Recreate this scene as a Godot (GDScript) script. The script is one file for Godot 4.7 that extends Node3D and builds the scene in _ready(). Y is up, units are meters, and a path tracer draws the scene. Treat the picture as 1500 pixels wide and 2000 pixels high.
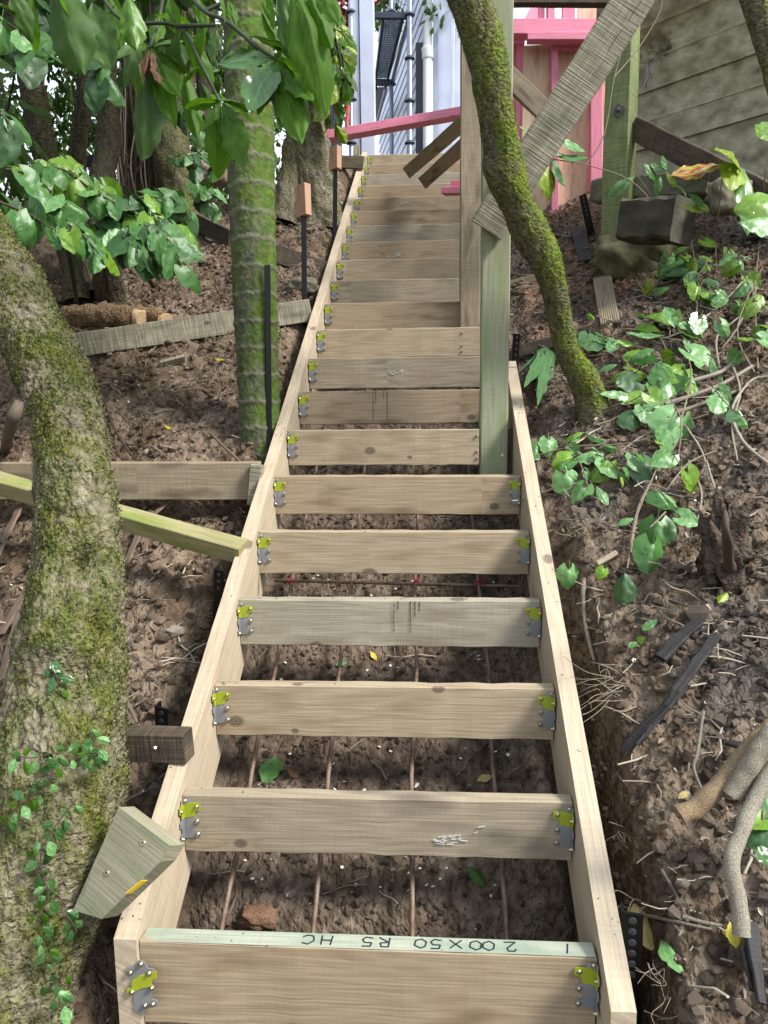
extends Node3D

# ---------------------------------------------------------------- helpers
var taken := {}
var M := {}
var rng := RandomNumberGenerator.new()
var fn := FastNoiseLite.new()
var fr := FastNoiseLite.new()

class Shape:
	var v := PackedVector3Array()
	var n := PackedVector3Array()
	var t := PackedVector2Array()
	var c := PackedColorArray()
	var i := PackedInt32Array()
	var tint := Color(1, 1, 1)

	func tri(a: int, b: int, d: int, towards: Vector3) -> void:
		if (v[b] - v[a]).cross(v[d] - v[a]).dot(towards) > 0.0:
			i.append_array(PackedInt32Array([a, d, b]))
		else:
			i.append_array(PackedInt32Array([a, b, d]))

	func put(p: Vector3, nn: Vector3, uv: Vector2) -> int:
		v.append(p); n.append(nn); t.append(uv); c.append(tint)
		return v.size() - 1

	func quad(a: Vector3, b: Vector3, d: Vector3, e: Vector3, out: Vector3, ua: Vector2, ub: Vector2, ud: Vector2, ue: Vector2) -> void:
		var nn := (d - a).cross(e - b).normalized()
		if nn.dot(out) < 0.0:
			nn = -nn
		var k := put(a, nn, ua)
		put(b, nn, ub); put(d, nn, ud); put(e, nn, ue)
		tri(k, k + 1, k + 2, nn)
		tri(k, k + 2, k + 3, nn)

	# a sawn timber, bar or plate from a to b with chamfered long edges; w is measured along side, h across it
	func beam(a: Vector3, b: Vector3, side: Vector3, w: float, h: float, ch := 0.003, uv0 := Vector2.ZERO, rough := 0.0, step := 0.3, noise: FastNoiseLite = null) -> void:
		var len := a.distance_to(b)
		var d := (b - a) / len
		var s := (side - d * side.dot(d)).normalized()
		var u := d.cross(s).normalized()
		var x := w / 2.0
		var y := h / 2.0
		var sec := [Vector2(-x + ch, -y), Vector2(x - ch, -y), Vector2(x, -y + ch), Vector2(x, y - ch), Vector2(x - ch, y), Vector2(-x + ch, y), Vector2(-x, y - ch), Vector2(-x, -y + ch)]
		var per := [0.0]
		for k in 8:
			per.append(per[k] + sec[k].distance_to(sec[(k + 1) % 8]))
		var segs := maxi(1, int(ceil(len / step))) if rough > 0.0 else 1
		var rows := []
		for r in segs + 1:
			var p := a + d * (len * r / segs)
			var row := []
			for k in 8:
				var q: Vector3 = p + s * sec[k].x + u * sec[k].y
				if rough > 0.0:
					q += (s * signf(sec[k].x) + u * signf(sec[k].y)) * rough * (noise.get_noise_3dv(q * 14.0) - 0.3)
				row.append(q)
			rows.append(row)
		for r in segs:
			for k in 8:
				var l := (k + 1) % 8
				var e: Vector2 = sec[l] - sec[k]
				var out: Vector3 = s * e.y - u * e.x
				var u0 := uv0.x + len * r / segs
				var u1 := uv0.x + len * (r + 1) / segs
				quad(rows[r][k], rows[r + 1][k], rows[r + 1][l], rows[r][l], out, Vector2(u0, uv0.y + per[k]), Vector2(u1, uv0.y + per[k]), Vector2(u1, uv0.y + per[k + 1]), Vector2(u0, uv0.y + per[k + 1]))
		for end in 2:
			var row: Array = rows[segs if end else 0]
			var out := d if end else -d
			var k0 := v.size()
			for k in 8:
				put(row[k], out, uv0 + Vector2(sec[k].y * 0.25, sec[k].x))
			for k in range(1, 7):
				tri(k0, k0 + k, k0 + k + 1, out)

	# a sheet or a closed tube of points, row by row, with smooth normals
	func grid(p: PackedVector3Array, nu: int, nv: int, closed: bool, out: Vector3, uvs: PackedVector2Array, cols := PackedColorArray()) -> void:
		var k0 := v.size()
		var flip := 0.0
		for r in nv:
			for q in nu:
				var l := q - 1
				var m := q + 1
				if closed:
					l = nu - 2 if q == 0 else l
					m = 1 if q == nu - 1 else m
				else:
					l = maxi(l, 0)
					m = mini(m, nu - 1)
				var du := p[r * nu + m] - p[r * nu + l]
				var dv := p[mini(r + 1, nv - 1) * nu + q] - p[maxi(r - 1, 0) * nu + q]
				var nn := du.cross(dv).normalized()
				if flip == 0.0 and nn != Vector3.ZERO:
					var o := out
					if closed:
						var mid := Vector3.ZERO
						for z in nu - 1:
							mid += p[r * nu + z]
						o = p[r * nu + q] - mid / (nu - 1)
					flip = 1.0 if nn.dot(o) >= 0.0 else -1.0
				if cols.size():
					tint = cols[r * nu + q]
				put(p[r * nu + q], nn * flip if nn != Vector3.ZERO else out, uvs[r * nu + q])
		for r in nv - 1:
			for q in nu - 1:
				var a := k0 + r * nu + q
				if flip > 0.0:
					i.append_array(PackedInt32Array([a, a + nu, a + 1, a + 1, a + nu, a + nu + 1]))
				else:
					i.append_array(PackedInt32Array([a, a + 1, a + nu, a + 1, a + nu + 1, a + nu]))

	# a round bar, root, branch or trunk through points
	func tube(path: Array, radii: Array, sides := 8, bump := 0.0, noise: FastNoiseLite = null, freq := 1.0, caps := true) -> void:
		var nv := path.size()
		var p := PackedVector3Array()
		var uvs := PackedVector2Array()
		var s := Vector3.ZERO
		var along := 0.0
		for r in nv:
			var d: Vector3 = (path[mini(r + 1, nv - 1)] - path[maxi(r - 1, 0)]).normalized()
			if s == Vector3.ZERO:
				s = d.cross(Vector3(0.3, 0.2, 1.0) if absf(d.z) < 0.9 else Vector3.UP).normalized()
			s = (s - d * s.dot(d)).normalized()
			var u := d.cross(s)
			if r > 0:
				along += path[r].distance_to(path[r - 1])
			for q in sides + 1:
				var an := TAU * (q % sides) / sides
				var dir := s * cos(an) + u * sin(an)
				var rad: float = radii[r]
				if noise:
					rad += rad * bump * noise.get_noise_3dv((path[r] + dir * rad) * freq)
				p.append(path[r] + dir * rad)
				uvs.append(Vector2(along, radii[r] * TAU * q / sides))
		grid(p, sides + 1, nv, true, Vector3.UP, uvs)
		if caps:
			for end in 2:
				var r := nv - 1 if end else 0
				var out: Vector3 = (path[r] - path[r - 1 if end else 1]).normalized()
				var k := put(path[r], out, Vector2.ZERO)
				for q in sides + 1:
					put(p[r * (sides + 1) + q], out, Vector2(cos(q), sin(q)) * 0.02)
				for q in sides:
					tri(k, k + 1 + q, k + 2 + q, out)

	# an outline given a thickness
	func plate(poly: PackedVector2Array, o: Vector3, x: Vector3, y: Vector3, thick: float) -> void:
		var z := x.cross(y).normalized()
		var f := Geometry2D.triangulate_polygon(poly)
		for end in 2:
			var out := z if end else -z
			var k := v.size()
			for q in poly:
				put(o + x * q.x + y * q.y + z * (thick if end else 0.0), out, q)
			for w in range(0, f.size(), 3):
				tri(k + f[w], k + f[w + 1], k + f[w + 2], out)
		var mid := Vector2.ZERO
		for q in poly:
			mid += q / poly.size()
		var turn := 1.0 if not Geometry2D.is_polygon_clockwise(poly) else -1.0
		for q in poly.size():
			var a := poly[q]
			var b := poly[(q + 1) % poly.size()]
			var e := (b - a) * turn
			var pa := o + x * a.x + y * a.y
			var pb := o + x * b.x + y * b.y
			var up := e.orthogonal().normalized() * thick
			quad(pa, pb, pb + z * thick, pa + z * thick, x * e.y - y * e.x, a, b, b + up, a + up)

	func mesh(off: Vector3, m: Material) -> ArrayMesh:
		var pts := v
		if off != Vector3.ZERO:
			pts = PackedVector3Array()
			pts.resize(v.size())
			for k in v.size():
				pts[k] = v[k] - off
		var a := []
		a.resize(Mesh.ARRAY_MAX)
		a[Mesh.ARRAY_VERTEX] = pts
		a[Mesh.ARRAY_NORMAL] = n
		a[Mesh.ARRAY_TEX_UV] = t
		a[Mesh.ARRAY_COLOR] = c
		a[Mesh.ARRAY_INDEX] = i
		var r := ArrayMesh.new()
		r.add_surface_from_arrays(Mesh.PRIMITIVE_TRIANGLES, a)
		r.surface_set_material(0, m)
		return r

func numbered(called: String) -> String:
	taken[called] = taken.get(called, -1) + 1
	return called if taken[called] == 0 else "%s_%03d" % [called, taken[called]]

func tag(o: Node3D, label: String, category: String, group := "", kind := "") -> Node3D:
	if label: o.set_meta("label", label)
	if category: o.set_meta("category", category)
	if group: o.set_meta("group", group)
	if kind: o.set_meta("kind", kind)
	return o

func thing(called: String, at: Vector3, label: String, category: String, group := "") -> Node3D:
	var o := Node3D.new()
	o.name = numbered(called)
	o.position = at
	add_child(o)
	return tag(o, label, category, group)

func origin(o: Node) -> Vector3:
	var p := Vector3.ZERO
	while o != self:
		p += (o as Node3D).position
		o = o.get_parent()
	return p

# one mesh, a part of its parent; shapes are in world places
func part(called: String, s: Shape, m: Material, parent: Node3D) -> MeshInstance3D:
	var o := MeshInstance3D.new()
	o.name = called
	o.mesh = s.mesh(origin(parent), m)
	parent.add_child(o, true)
	return o

# a thing that is one mesh
func single(called: String, s: Shape, m: Material, at: Vector3, label: String, category: String, group := "") -> MeshInstance3D:
	var o := MeshInstance3D.new()
	o.name = numbered(called)
	o.mesh = s.mesh(at, m)
	o.position = at
	add_child(o)
	tag(o, label, category, group)
	return o

func copies(called: String, mesh: Mesh, places: Array, parent: Node3D, tints := []) -> MultiMeshInstance3D:
	var mm := MultiMesh.new()
	mm.transform_format = MultiMesh.TRANSFORM_3D
	mm.use_colors = tints.size() > 0
	mm.mesh = mesh
	mm.instance_count = places.size()
	for k in places.size():
		mm.set_instance_transform(k, places[k])
		if tints.size():
			mm.set_instance_color(k, tints[k])
	var o := MultiMeshInstance3D.new()
	o.name = called if parent != self else numbered(called)
	o.multimesh = mm
	o.set_meta("kind", "stuff")
	parent.add_child(o, true)
	return o

func timber(a: Vector3, b: Vector3, side: Vector3, w: float, h: float, rough := 0.002) -> Shape:
	var s := Shape.new()
	s.beam(a, b, side, w, h, 0.003, Vector2(rng.randf() * 2.4, rng.randf() * 0.05), rough, 0.12, fn)
	return s

func stick(path: Array, r0: float, r1: float, sides := 7, bump := 0.25) -> Shape:
	var s := Shape.new()
	var fine := smooth_path(path, 5)
	var rad := []
	for k in fine.size():
		rad.append(lerpf(r0, r1, float(k) / (fine.size() - 1)))
	s.tube(fine, rad, sides, bump, fn, 9.0)
	return s

func smooth_path(p: Array, per: int) -> Array:
	if p.size() < 3:
		var two := []
		for k in per + 1:
			two.append(p[0].lerp(p[1], float(k) / per))
		return two
	var out := []
	for k in p.size() - 1:
		for q in per:
			var t := float(q) / per
			out.append(p[k].cubic_interpolate(p[k + 1], p[maxi(k - 1, 0)], p[mini(k + 2, p.size() - 1)], t))
	out.append(p[-1])
	return out

func smooth_radii(p: Array, per: int) -> Array:
	var out := []
	for k in p.size() - 1:
		for q in per:
			out.append(cubic_interpolate(p[k], p[k + 1], p[maxi(k - 1, 0)], p[mini(k + 2, p.size() - 1)], float(q) / per))
	out.append(p[-1])
	return out

func ss(a: float, b: float, x: float) -> float:
	var t := clampf((x - a) / (b - a), 0.0, 1.0)
	return t * t * (3.0 - 2.0 * t)

func slope(x: float, z: float) -> float:
	if z >= 0.0:
		return -0.45 * z / (1.0 + 0.4 * z)
	var k := ss(-1.5, -0.7, x)
	var cap := lerpf(2.7, 3.40, k)
	var s := -0.5355 * z
	if s > cap:
		s = cap - lerpf(0.22, 0.0, k) * minf(-z - cap / 0.5355, 8.0)
	return s

# height of the ground before clods and crumbs
func ground(x: float, z: float) -> float:
	var under := -0.38 - 0.16 * ss(-0.42, -0.2, z) * (1.0 - ss(-0.02, 0.05, z)) + 0.17 * ss(-0.02, 0.06, z)
	var lft := -0.19 + 0.14 * ss(-1.70, -1.76, z) + 0.10 * ss(-0.03, -0.12, z + 2.69 + 0.365 * (x + 1.73))
	var cut := -0.50 + 0.44 * ss(-0.65, -1.5, z)
	var bank := -0.02 + 0.30 * (minf(x, 2.8) - 0.7)
	var rgt := lerpf(cut, bank, ss(0.60, 0.685, x))
	lft = lerpf(lft - 0.12, lft, ss(-0.585, -0.68, x))
	var o := lerpf(under, lft, ss(-0.5, -0.60, x)) if x < 0.0 else lerpf(under, rgt, ss(0.5, 0.56, x))
	return slope(x, z) + o

func on_ground(x: float, z: float, up := 0.0) -> Vector3:
	return Vector3(x, ground(x, z) + up, z)

# stair line: height of the top front edge of the board at z
func stair_y(z: float) -> float:
	return -z * 0.5325 if z > -2.8917 else 1.5399 + (-z - 2.8917) * 0.5401

func riser_at(n: int) -> Vector2:   # (z, y) of board n, counted from 1
	var a := mini(n - 1, 9)
	var b := maxi(n - 10, 0)
	return Vector2(-0.3213 * a - 0.3279 * b, 0.1711 * a + 0.1771 * b)

# ---------------------------------------------------------------- materials
func noise(s: int, f: float, oct := 3) -> FastNoiseLite:
	var q := FastNoiseLite.new()
	q.seed = s
	q.frequency = f
	q.noise_type = FastNoiseLite.TYPE_SIMPLEX_SMOOTH
	q.fractal_octaves = oct
	return q

# growth rings, fibres, knots, saw marks and stains of one timber; 2.4 m along, 0.42 m round
func wood(s: int, dark: Color, mid: Color, light: Color, rings: float, saw: float, knots: int, stain: Color, stained: float, relief := 0.12, rough := 0.75) -> StandardMaterial3D:
	var w := 1024
	var h := 256
	var a := noise(s, 1.0, 2)
	var b := noise(s + 1, 1.0, 2)
	var d := noise(s + 2, 1.0, 3)
	var g := noise(s + 3, 1.0, 1)
	var r := RandomNumberGenerator.new()
	r.seed = s
	var kn := []
	for k in knots:
		kn.append(Vector3(r.randf() * 2.4, r.randf_range(0.03, 0.4), r.randf_range(0.008, 0.02)))
	var feathers := []   # bark pockets and drying checks
	for k in 3:
		feathers.append([r.randf() * 2.4, r.randf_range(0.16, 0.30), r.randf_range(-0.9, 0.9), r.randf_range(0.03, 0.07), r.randf_range(0.004, 0.010)])
	var checks := []
	for k in 4:
		checks.append([r.randf() * 2.0, r.randf_range(0.14, 0.32), r.randf_range(0.1, 0.4), r.randf_range(0.0009, 0.0018)])
	var im := Image.create_empty(w, h, false, Image.FORMAT_RGB8)
	var hi := Image.create_empty(w, h, false, Image.FORMAT_L8)
	for y in h:
		var v := y * 0.42 / h
		for x in w:
			var u := x * 2.4 / w
			var warp := a.get_noise_2d(u * 0.9, v * 4.0) * 0.05
			var knot := 0.0
			for k: Vector3 in kn:
				var du := (u - k.x) / (k.z * 5.0)
				var dv := (v - k.y) / (k.z * 1.6)
				var e := du * du + dv * dv
				if e < 6.0:
					warp += signf(dv) * exp(-e) * k.z * 1.1
					var q := Vector2((u - k.x) * 0.7, v - k.y).length() / k.z
					knot = maxf(knot, clampf((1.15 - q) * 3.0, 0.0, 1.0) * (0.75 + 0.25 * sin(q * 14.0)))
			var ph := fposmod((v + warp) * 48.0, 1.0)
			var ring := ph * ph * ph * rings * (0.6 + 0.5 * d.get_noise_2d(u * 2.0, v * 30.0))
			var fib := b.get_noise_2d(u * 3.5, v * 150.0)
			var st := d.get_noise_2d(u * 2.2 + 40.0, v * 9.0)
			var sw := g.get_noise_2d(u * 150.0, v * 5.0) * saw
			var col := mid.lerp(dark, clampf(ring, 0.0, 1.0)).lerp(light, clampf(0.3 + fib * 0.45 + st * 0.6, 0.0, 1.0))
			col = col.lerp(stain, clampf((st + fib * 0.15 - 0.08) * stained * 2.2, 0.0, 0.85))
			col = col.lerp(dark * 0.6, knot * 0.8)
			var cut := 0.0
			for k in feathers:
				var fu: float = u - k[0]
				var fv: float = v - k[1]
				if absf(fu) < 0.1 and absf(fv) < 0.1 and knots > 2:
					var al: float = fu * cos(k[2]) + fv * sin(k[2])
					var ac: float = (fv * cos(k[2]) - fu * sin(k[2])) + 0.004 * d.get_noise_2d(u * 40.0, v * 40.0)
					cut = maxf(cut, 0.75 * exp(-pow(al / k[3], 4.0) - pow(ac / (k[4] * (1.0 - 0.5 * al / k[3])), 2.0)))
			for k in checks:
				if u > k[0] and u < k[0] + k[2]:
					var cv: float = v - k[1] - 0.006 * a.get_noise_2d(u * 6.0, k[1] * 50.0)
					cut = maxf(cut, 0.9 * exp(-pow(cv / k[3], 2.0)) * clampf(0.4 + 1.5 * b.get_noise_2d(u * 9.0, k[1] * 90.0), 0.0, 1.0))
			col = col.lerp(dark * 0.55, cut)
			col = col * (1.0 + sw * 0.3 + fib * 0.06)
			col.a = 1.0
			im.set_pixel(x, y, col.clamp())
			var z := clampf(0.6 - ring * 0.2 + fib * 0.22 + sw * 0.35 - knot * 0.15 - cut * 0.4, 0.0, 1.0)
			hi.set_pixel(x, y, Color(z, z, z))
	var m := StandardMaterial3D.new()
	m.albedo_texture = ImageTexture.create_from_image(im)
	m.roughness = rough
	m.heightmap_enabled = true
	m.heightmap_texture = ImageTexture.create_from_image(hi)
	m.heightmap_scale = relief
	m.uv1_scale = Vector3(1.0 / 2.4, 1.0 / 0.42, 1.0)
	return m

func ramp(cols: Array) -> Gradient:
	var g := Gradient.new()
	var offs := PackedFloat32Array()
	for k in cols.size():
		offs.append(float(k) / (cols.size() - 1))
	g.offsets = offs
	g.colors = PackedColorArray(cols)
	return g

func cloud(s: int, f: float, oct: int, cols: Array, size := 512) -> NoiseTexture2D:
	var q := NoiseTexture2D.new()
	q.width = size
	q.height = size
	q.seamless = true
	q.noise = noise(s, f, oct)
	if cols.size():
		q.color_ramp = ramp(cols)
	return q

func flat(col: Color, rough := 0.8, metal := 0.0) -> StandardMaterial3D:
	var m := StandardMaterial3D.new()
	m.albedo_color = col
	m.roughness = rough
	m.metallic = metal
	return m

# a rough natural surface: tinted by vertex colour, grained by two noises laid in world or own axes
func rough_stuff(s: int, f: float, cols: Array, relief: float, scale: float, world := true, rough := 0.95) -> StandardMaterial3D:
	var m := StandardMaterial3D.new()
	m.vertex_color_use_as_albedo = true
	m.albedo_texture = cloud(s, f, 5, cols)
	m.roughness = rough
	m.heightmap_enabled = true
	m.heightmap_texture = cloud(s + 5, f * 1.6, 5, [])
	m.heightmap_scale = relief
	m.uv1_triplanar = true
	m.uv1_world_triplanar = world
	m.uv1_scale = Vector3.ONE * scale
	m.specular_mode = BaseMaterial3D.SPECULAR_SCHLICK_GGX
	m.metallic_specular = 0.3
	return m

# leaf blade with midrib, side veins, blotches and a few eaten holes
func leaf_mat(s: int, col: Color, vein: Color, blotch: Color, blotched: float, holes: int, rough: float, through: float, pinnate: bool) -> StandardMaterial3D:
	var w := 96
	var h := 160
	var im := Image.create_empty(w, h, false, Image.FORMAT_RGBA8)
	var q := noise(s, 1.0, 3)
	var r := RandomNumberGenerator.new()
	r.seed = s
	var hs := []
	for k in holes:
		hs.append(Vector3(r.randf_range(0.15, 0.85), r.randf_range(0.15, 0.85), r.randf_range(0.014, 0.026)))
	for y in h:
		for x in w:
			var u := float(x) / w * 2.0 - 1.0
			var v := float(y) / h
			var side := absf(u)
			var rib := exp(-pow(side / 0.045, 2.0))
			var f := 0.0
			if pinnate:
				f = absf(fposmod((v - side * 0.28) * 9.0 + signf(u) * 0.2, 1.0) - 0.5)
			else:
				var an := atan2(side, v + 0.05)
				f = absf(fposmod(an * 3.2, 1.0) - 0.5)
			rib = maxf(rib, exp(-pow(f / 0.09, 2.0)) * 0.55)
			var n := q.get_noise_2d(u * 2.2, v * 4.0)
			var c := col.lerp(vein, rib * 0.7)
			c = c * (1.0 + n * 0.22)
			c = c.lerp(blotch, clampf((n + 0.1) * 3.0, 0.0, 1.0) * blotched)
			c.a = 1.0
			for e: Vector3 in hs:
				var dd := Vector2(float(x) / w - e.x, (v - e.y) * 1.5).length() + 0.01 * q.get_noise_2d(u * 20.0, v * 20.0)
				if dd < e.z:
					c.a = 0.0
				elif dd < e.z + 0.007:
					c = Color(0.22, 0.20, 0.09, 1.0)
			im.set_pixel(x, y, c.clamp())
	var m := StandardMaterial3D.new()
	m.albedo_texture = ImageTexture.create_from_image(im)
	m.roughness = rough
	m.metallic_specular = 0.5
	m.backlight_enabled = through > 0.0
	m.backlight = Color(1, 1, 0.7) * through
	if holes:
		m.transparency = BaseMaterial3D.TRANSPARENCY_ALPHA_SCISSOR
		m.alpha_scissor_threshold = 0.5
	m.cull_mode = BaseMaterial3D.CULL_DISABLED
	return m

func make_materials() -> void:
	M.pine = []
	M.pine.append(wood(11, Color(0.42, 0.34, 0.25), Color(0.57, 0.505, 0.41), Color(0.66, 0.59, 0.48), 0.42, 0.06, 3, Color(0.36, 0.28, 0.20), 0.5))
	M.pine.append(wood(23, Color(0.42, 0.38, 0.31), Color(0.56, 0.53, 0.46), Color(0.65, 0.62, 0.55), 0.5, 0.10, 4, Color(0.42, 0.37, 0.30), 0.45))
	M.pine.append(wood(37, Color(0.44, 0.37, 0.28), Color(0.59, 0.53, 0.435), Color(0.68, 0.62, 0.52), 0.5, 0.04, 5, Color(0.38, 0.30, 0.21), 0.35))
	M.pine.append(wood(41, Color(0.41, 0.365, 0.295), Color(0.555, 0.505, 0.42), Color(0.64, 0.60, 0.515), 0.6, 0.08, 3, Color(0.33, 0.29, 0.25), 0.5))
	M.stringer = wood(53, Color(0.52, 0.45, 0.36), Color(0.65, 0.59, 0.50), Color(0.73, 0.68, 0.60), 0.5, 0.10, 3, Color(0.55, 0.50, 0.41), 0.4)
	M.treated = wood(61, Color(0.38, 0.39, 0.30), Color(0.51, 0.53, 0.42), Color(0.59, 0.60, 0.50), 0.4, 0.08, 3, Color(0.42, 0.48, 0.29), 0.5)
	M.grey = wood(71, Color(0.34, 0.32, 0.26), Color(0.50, 0.48, 0.41), Color(0.61, 0.59, 0.52), 0.3, 0.8, 2, Color(0.29, 0.29, 0.21), 0.5, 0.25, 0.85)
	M.old = wood(79, Color(0.16, 0.13, 0.10), Color(0.27, 0.23, 0.18), Color(0.40, 0.35, 0.29), 0.5, 0.8, 2, Color(0.13, 0.11, 0.09), 0.6, 0.2, 0.85)
	M.brown = wood(83, Color(0.35, 0.31, 0.24), Color(0.52, 0.47, 0.38), Color(0.62, 0.58, 0.48), 0.45, 0.2, 2, Color(0.28, 0.22, 0.16), 0.5)
	M.mossy = wood(89, Color(0.36, 0.35, 0.22), Color(0.52, 0.50, 0.34), Color(0.66, 0.62, 0.48), 0.4, 0.1, 2, Color(0.42, 0.47, 0.20), 0.8)
	M.pink = wood(97, Color(0.70, 0.37, 0.45), Color(0.85, 0.50, 0.60), Color(0.89, 0.58, 0.67), 0.35, 0.05, 2, Color(0.78, 0.44, 0.53), 0.4, 0.05, 0.6)
	M.ply = wood(101, Color(0.70, 0.58, 0.47), Color(0.82, 0.71, 0.60), Color(0.87, 0.77, 0.67), 0.35, 0.0, 1, Color(0.55, 0.42, 0.31), 0.4, 0.03)
	M.char = wood(103, Color(0.035, 0.03, 0.03), Color(0.075, 0.068, 0.066), Color(0.17, 0.155, 0.15), 0.5, 0.4, 0, Color(0.05, 0.045, 0.045), 0.4, 0.35, 0.7)
	M.soil = rough_stuff(7, 0.022, [Color(0.34, 0.32, 0.30), Color(0.66, 0.64, 0.61), Color(0.84, 0.82, 0.79), Color(1, 1, 1)], 2.2, 2.1)
	M.crumb = rough_stuff(9, 0.03, [Color(0.6, 0.58, 0.55), Color(0.9, 0.88, 0.86), Color(1, 1, 1)], 0.5, 9.0, false)
	M.bark = rough_stuff(13, 0.02, [Color(0.30, 0.29, 0.27), Color(0.66, 0.65, 0.62), Color(0.86, 0.85, 0.82), Color(1, 1, 1)], 1.4, 4.0)
	M.palm_bark = rough_stuff(15, 0.012, [Color(0.62, 0.62, 0.60), Color(0.85, 0.85, 0.83), Color(1, 1, 1)], 0.4, 4.0)
	M.litter = flat(Color.WHITE, 0.9)
	M.litter.vertex_color_use_as_albedo = true
	M.litter.cull_mode = BaseMaterial3D.CULL_DISABLED
	M.concrete = rough_stuff(17, 0.012, [Color(0.52, 0.52, 0.49), Color(0.74, 0.74, 0.70), Color(0.90, 0.90, 0.87), Color(1, 1, 1)], 0.6, 1.4)
	M.twig = rough_stuff(19, 0.03, [Color(0.55, 0.53, 0.5), Color(1, 1, 1)], 0.3, 12.0)
	M.galv = flat(Color(0.70, 0.71, 0.71), 0.42, 0.35)
	M.galv.albedo_texture = cloud(21, 0.03, 3, [Color(0.7, 0.7, 0.72), Color(1, 1, 1)], 128)
	M.lime = flat(Color(0.58, 0.62, 0.15), 0.5, 0.1)
	M.screw = flat(Color(0.72, 0.68, 0.58), 0.28, 0.9)
	M.rebar = flat(Color(0.47, 0.44, 0.42), 0.65, 0.2)
	M.rebar.albedo_texture = cloud(25, 0.02, 4, [Color(0.55, 0.50, 0.48), Color(0.90, 0.76, 0.64), Color(1, 1, 1)], 256)
	M.rebar.uv1_scale = Vector3(3, 8, 1)
	M.magenta = flat(Color(0.75, 0.10, 0.32), 0.6)
	M.black = flat(Color(0.035, 0.035, 0.04), 0.4, 0.2)
	M.ink = flat(Color(0.10, 0.12, 0.14), 0.6)
	M.yellow = flat(Color(0.92, 0.78, 0.06), 0.5)
	M.house = flat(Color(0.80, 0.83, 0.90), 0.45)
	M.house.albedo_texture = cloud(27, 0.006, 3, [Color(0.93, 0.93, 0.94), Color(1, 1, 1)], 256)
	M.steel = flat(Color(0.55, 0.59, 0.66), 0.4, 0.7)
	M.dark_steel = flat(Color(0.28, 0.30, 0.34), 0.5, 0.5)
	M.slate = flat(Color(0.17, 0.18, 0.24), 0.55)
	M.red = flat(Color(0.80, 0.10, 0.11), 0.45)
	M.white = flat(Color(0.86, 0.87, 0.86), 0.6)
	# leaves: heart shaped (h_) and pinnate (p_)
	M.h_dark = leaf_mat(31, Color(0.20, 0.34, 0.16), Color(0.24, 0.36, 0.20), Color(0.1, 0.2, 0.1), 0.2, 3, 0.46, 0.45, false)
	M.h_mid = leaf_mat(32, Color(0.27, 0.45, 0.20), Color(0.34, 0.47, 0.26), Color(0.17, 0.3, 0.12), 0.2, 4, 0.44, 0.5, false)
	M.h_pale = leaf_mat(33, Color(0.37, 0.54, 0.30), Color(0.50, 0.63, 0.43), Color(0.3, 0.45, 0.3), 0.2, 5, 0.42, 0.4, false)
	M.h_lime = leaf_mat(34, Color(0.40, 0.55, 0.16), Color(0.50, 0.60, 0.2), Color(0.34, 0.46, 0.1), 0.3, 3, 0.42, 0.6, false)
	M.p_dark = leaf_mat(35, Color(0.23, 0.36, 0.09), Color(0.28, 0.42, 0.13), Color(0.20, 0.31, 0.08), 0.3, 0, 0.6, 0.8, true)
	M.p_mid = leaf_mat(36, Color(0.36, 0.54, 0.12), Color(0.23, 0.37, 0.09), Color(0.28, 0.44, 0.10), 0.45, 1, 0.58, 1.1, true)
	M.p_blue = leaf_mat(37, Color(0.24, 0.38, 0.17), Color(0.40, 0.52, 0.30), Color(0.2, 0.33, 0.14), 0.3, 0, 0.26, 0.2, true)
	M.p_lime = leaf_mat(38, Color(0.47, 0.57, 0.15), Color(0.36, 0.46, 0.12), Color(0.56, 0.56, 0.16), 0.4, 2, 0.45, 0.6, true)
	M.p_red = leaf_mat(39, Color(0.62, 0.60, 0.14), Color(0.45, 0.42, 0.12), Color(0.52, 0.16, 0.07), 0.85, 0, 0.5, 0.5, true)
	M.p_dead = leaf_mat(40, Color(0.36, 0.24, 0.13), Color(0.28, 0.17, 0.09), Color(0.25, 0.15, 0.08), 0.5, 0, 0.7, 0.2, true)
	M.p_maple = leaf_mat(42, Color(0.60, 0.14, 0.08), Color(0.5, 0.1, 0.06), Color(0.66, 0.25, 0.10), 0.6, 0, 0.55, 0.5, true)
	M.p_gloss = leaf_mat(43, Color(0.20, 0.34, 0.16), Color(0.30, 0.43, 0.24), Color(0.2, 0.3, 0.15), 0.2, 0, 0.28, 0.3, true)
	M.p_lime2 = leaf_mat(44, Color(0.32, 0.48, 0.10), Color(0.22, 0.36, 0.09), Color(0.3, 0.44, 0.1), 0.3, 0, 0.42, 0.8, true)
	M.p_pale = leaf_mat(45, Color(0.36, 0.50, 0.26), Color(0.46, 0.58, 0.36), Color(0.32, 0.46, 0.22), 0.2, 0, 0.3, 0.2, true)
	M.p_yellow = leaf_mat(46, Color(0.66, 0.62, 0.14), Color(0.55, 0.5, 0.14), Color(0.6, 0.5, 0.12), 0.3, 0, 0.55, 0.4, true)
	M.p_yellow2 = leaf_mat(47, Color(0.66, 0.60, 0.38), Color(0.55, 0.5, 0.3), Color(0.6, 0.5, 0.3), 0.3, 0, 0.6, 0.3, true)
	M.h_white = leaf_mat(48, Color(0.40, 0.57, 0.34), Color(0.54, 0.66, 0.48), Color(0.36, 0.5, 0.3), 0.25, 6, 0.32, 0.35, false)
	M.h_strap = leaf_mat(49, Color(0.30, 0.46, 0.26), Color(0.40, 0.55, 0.36), Color(0.3, 0.4, 0.25), 0.2, 0, 0.35, 0.4, true)
	M.frond = flat(Color(0.20, 0.32, 0.10), 0.5)
	M.crumb_plain = flat(Color(0.36, 0.30, 0.25), 0.95)
	M.petal = flat(Color(0.88, 0.86, 0.80), 0.7)
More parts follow.
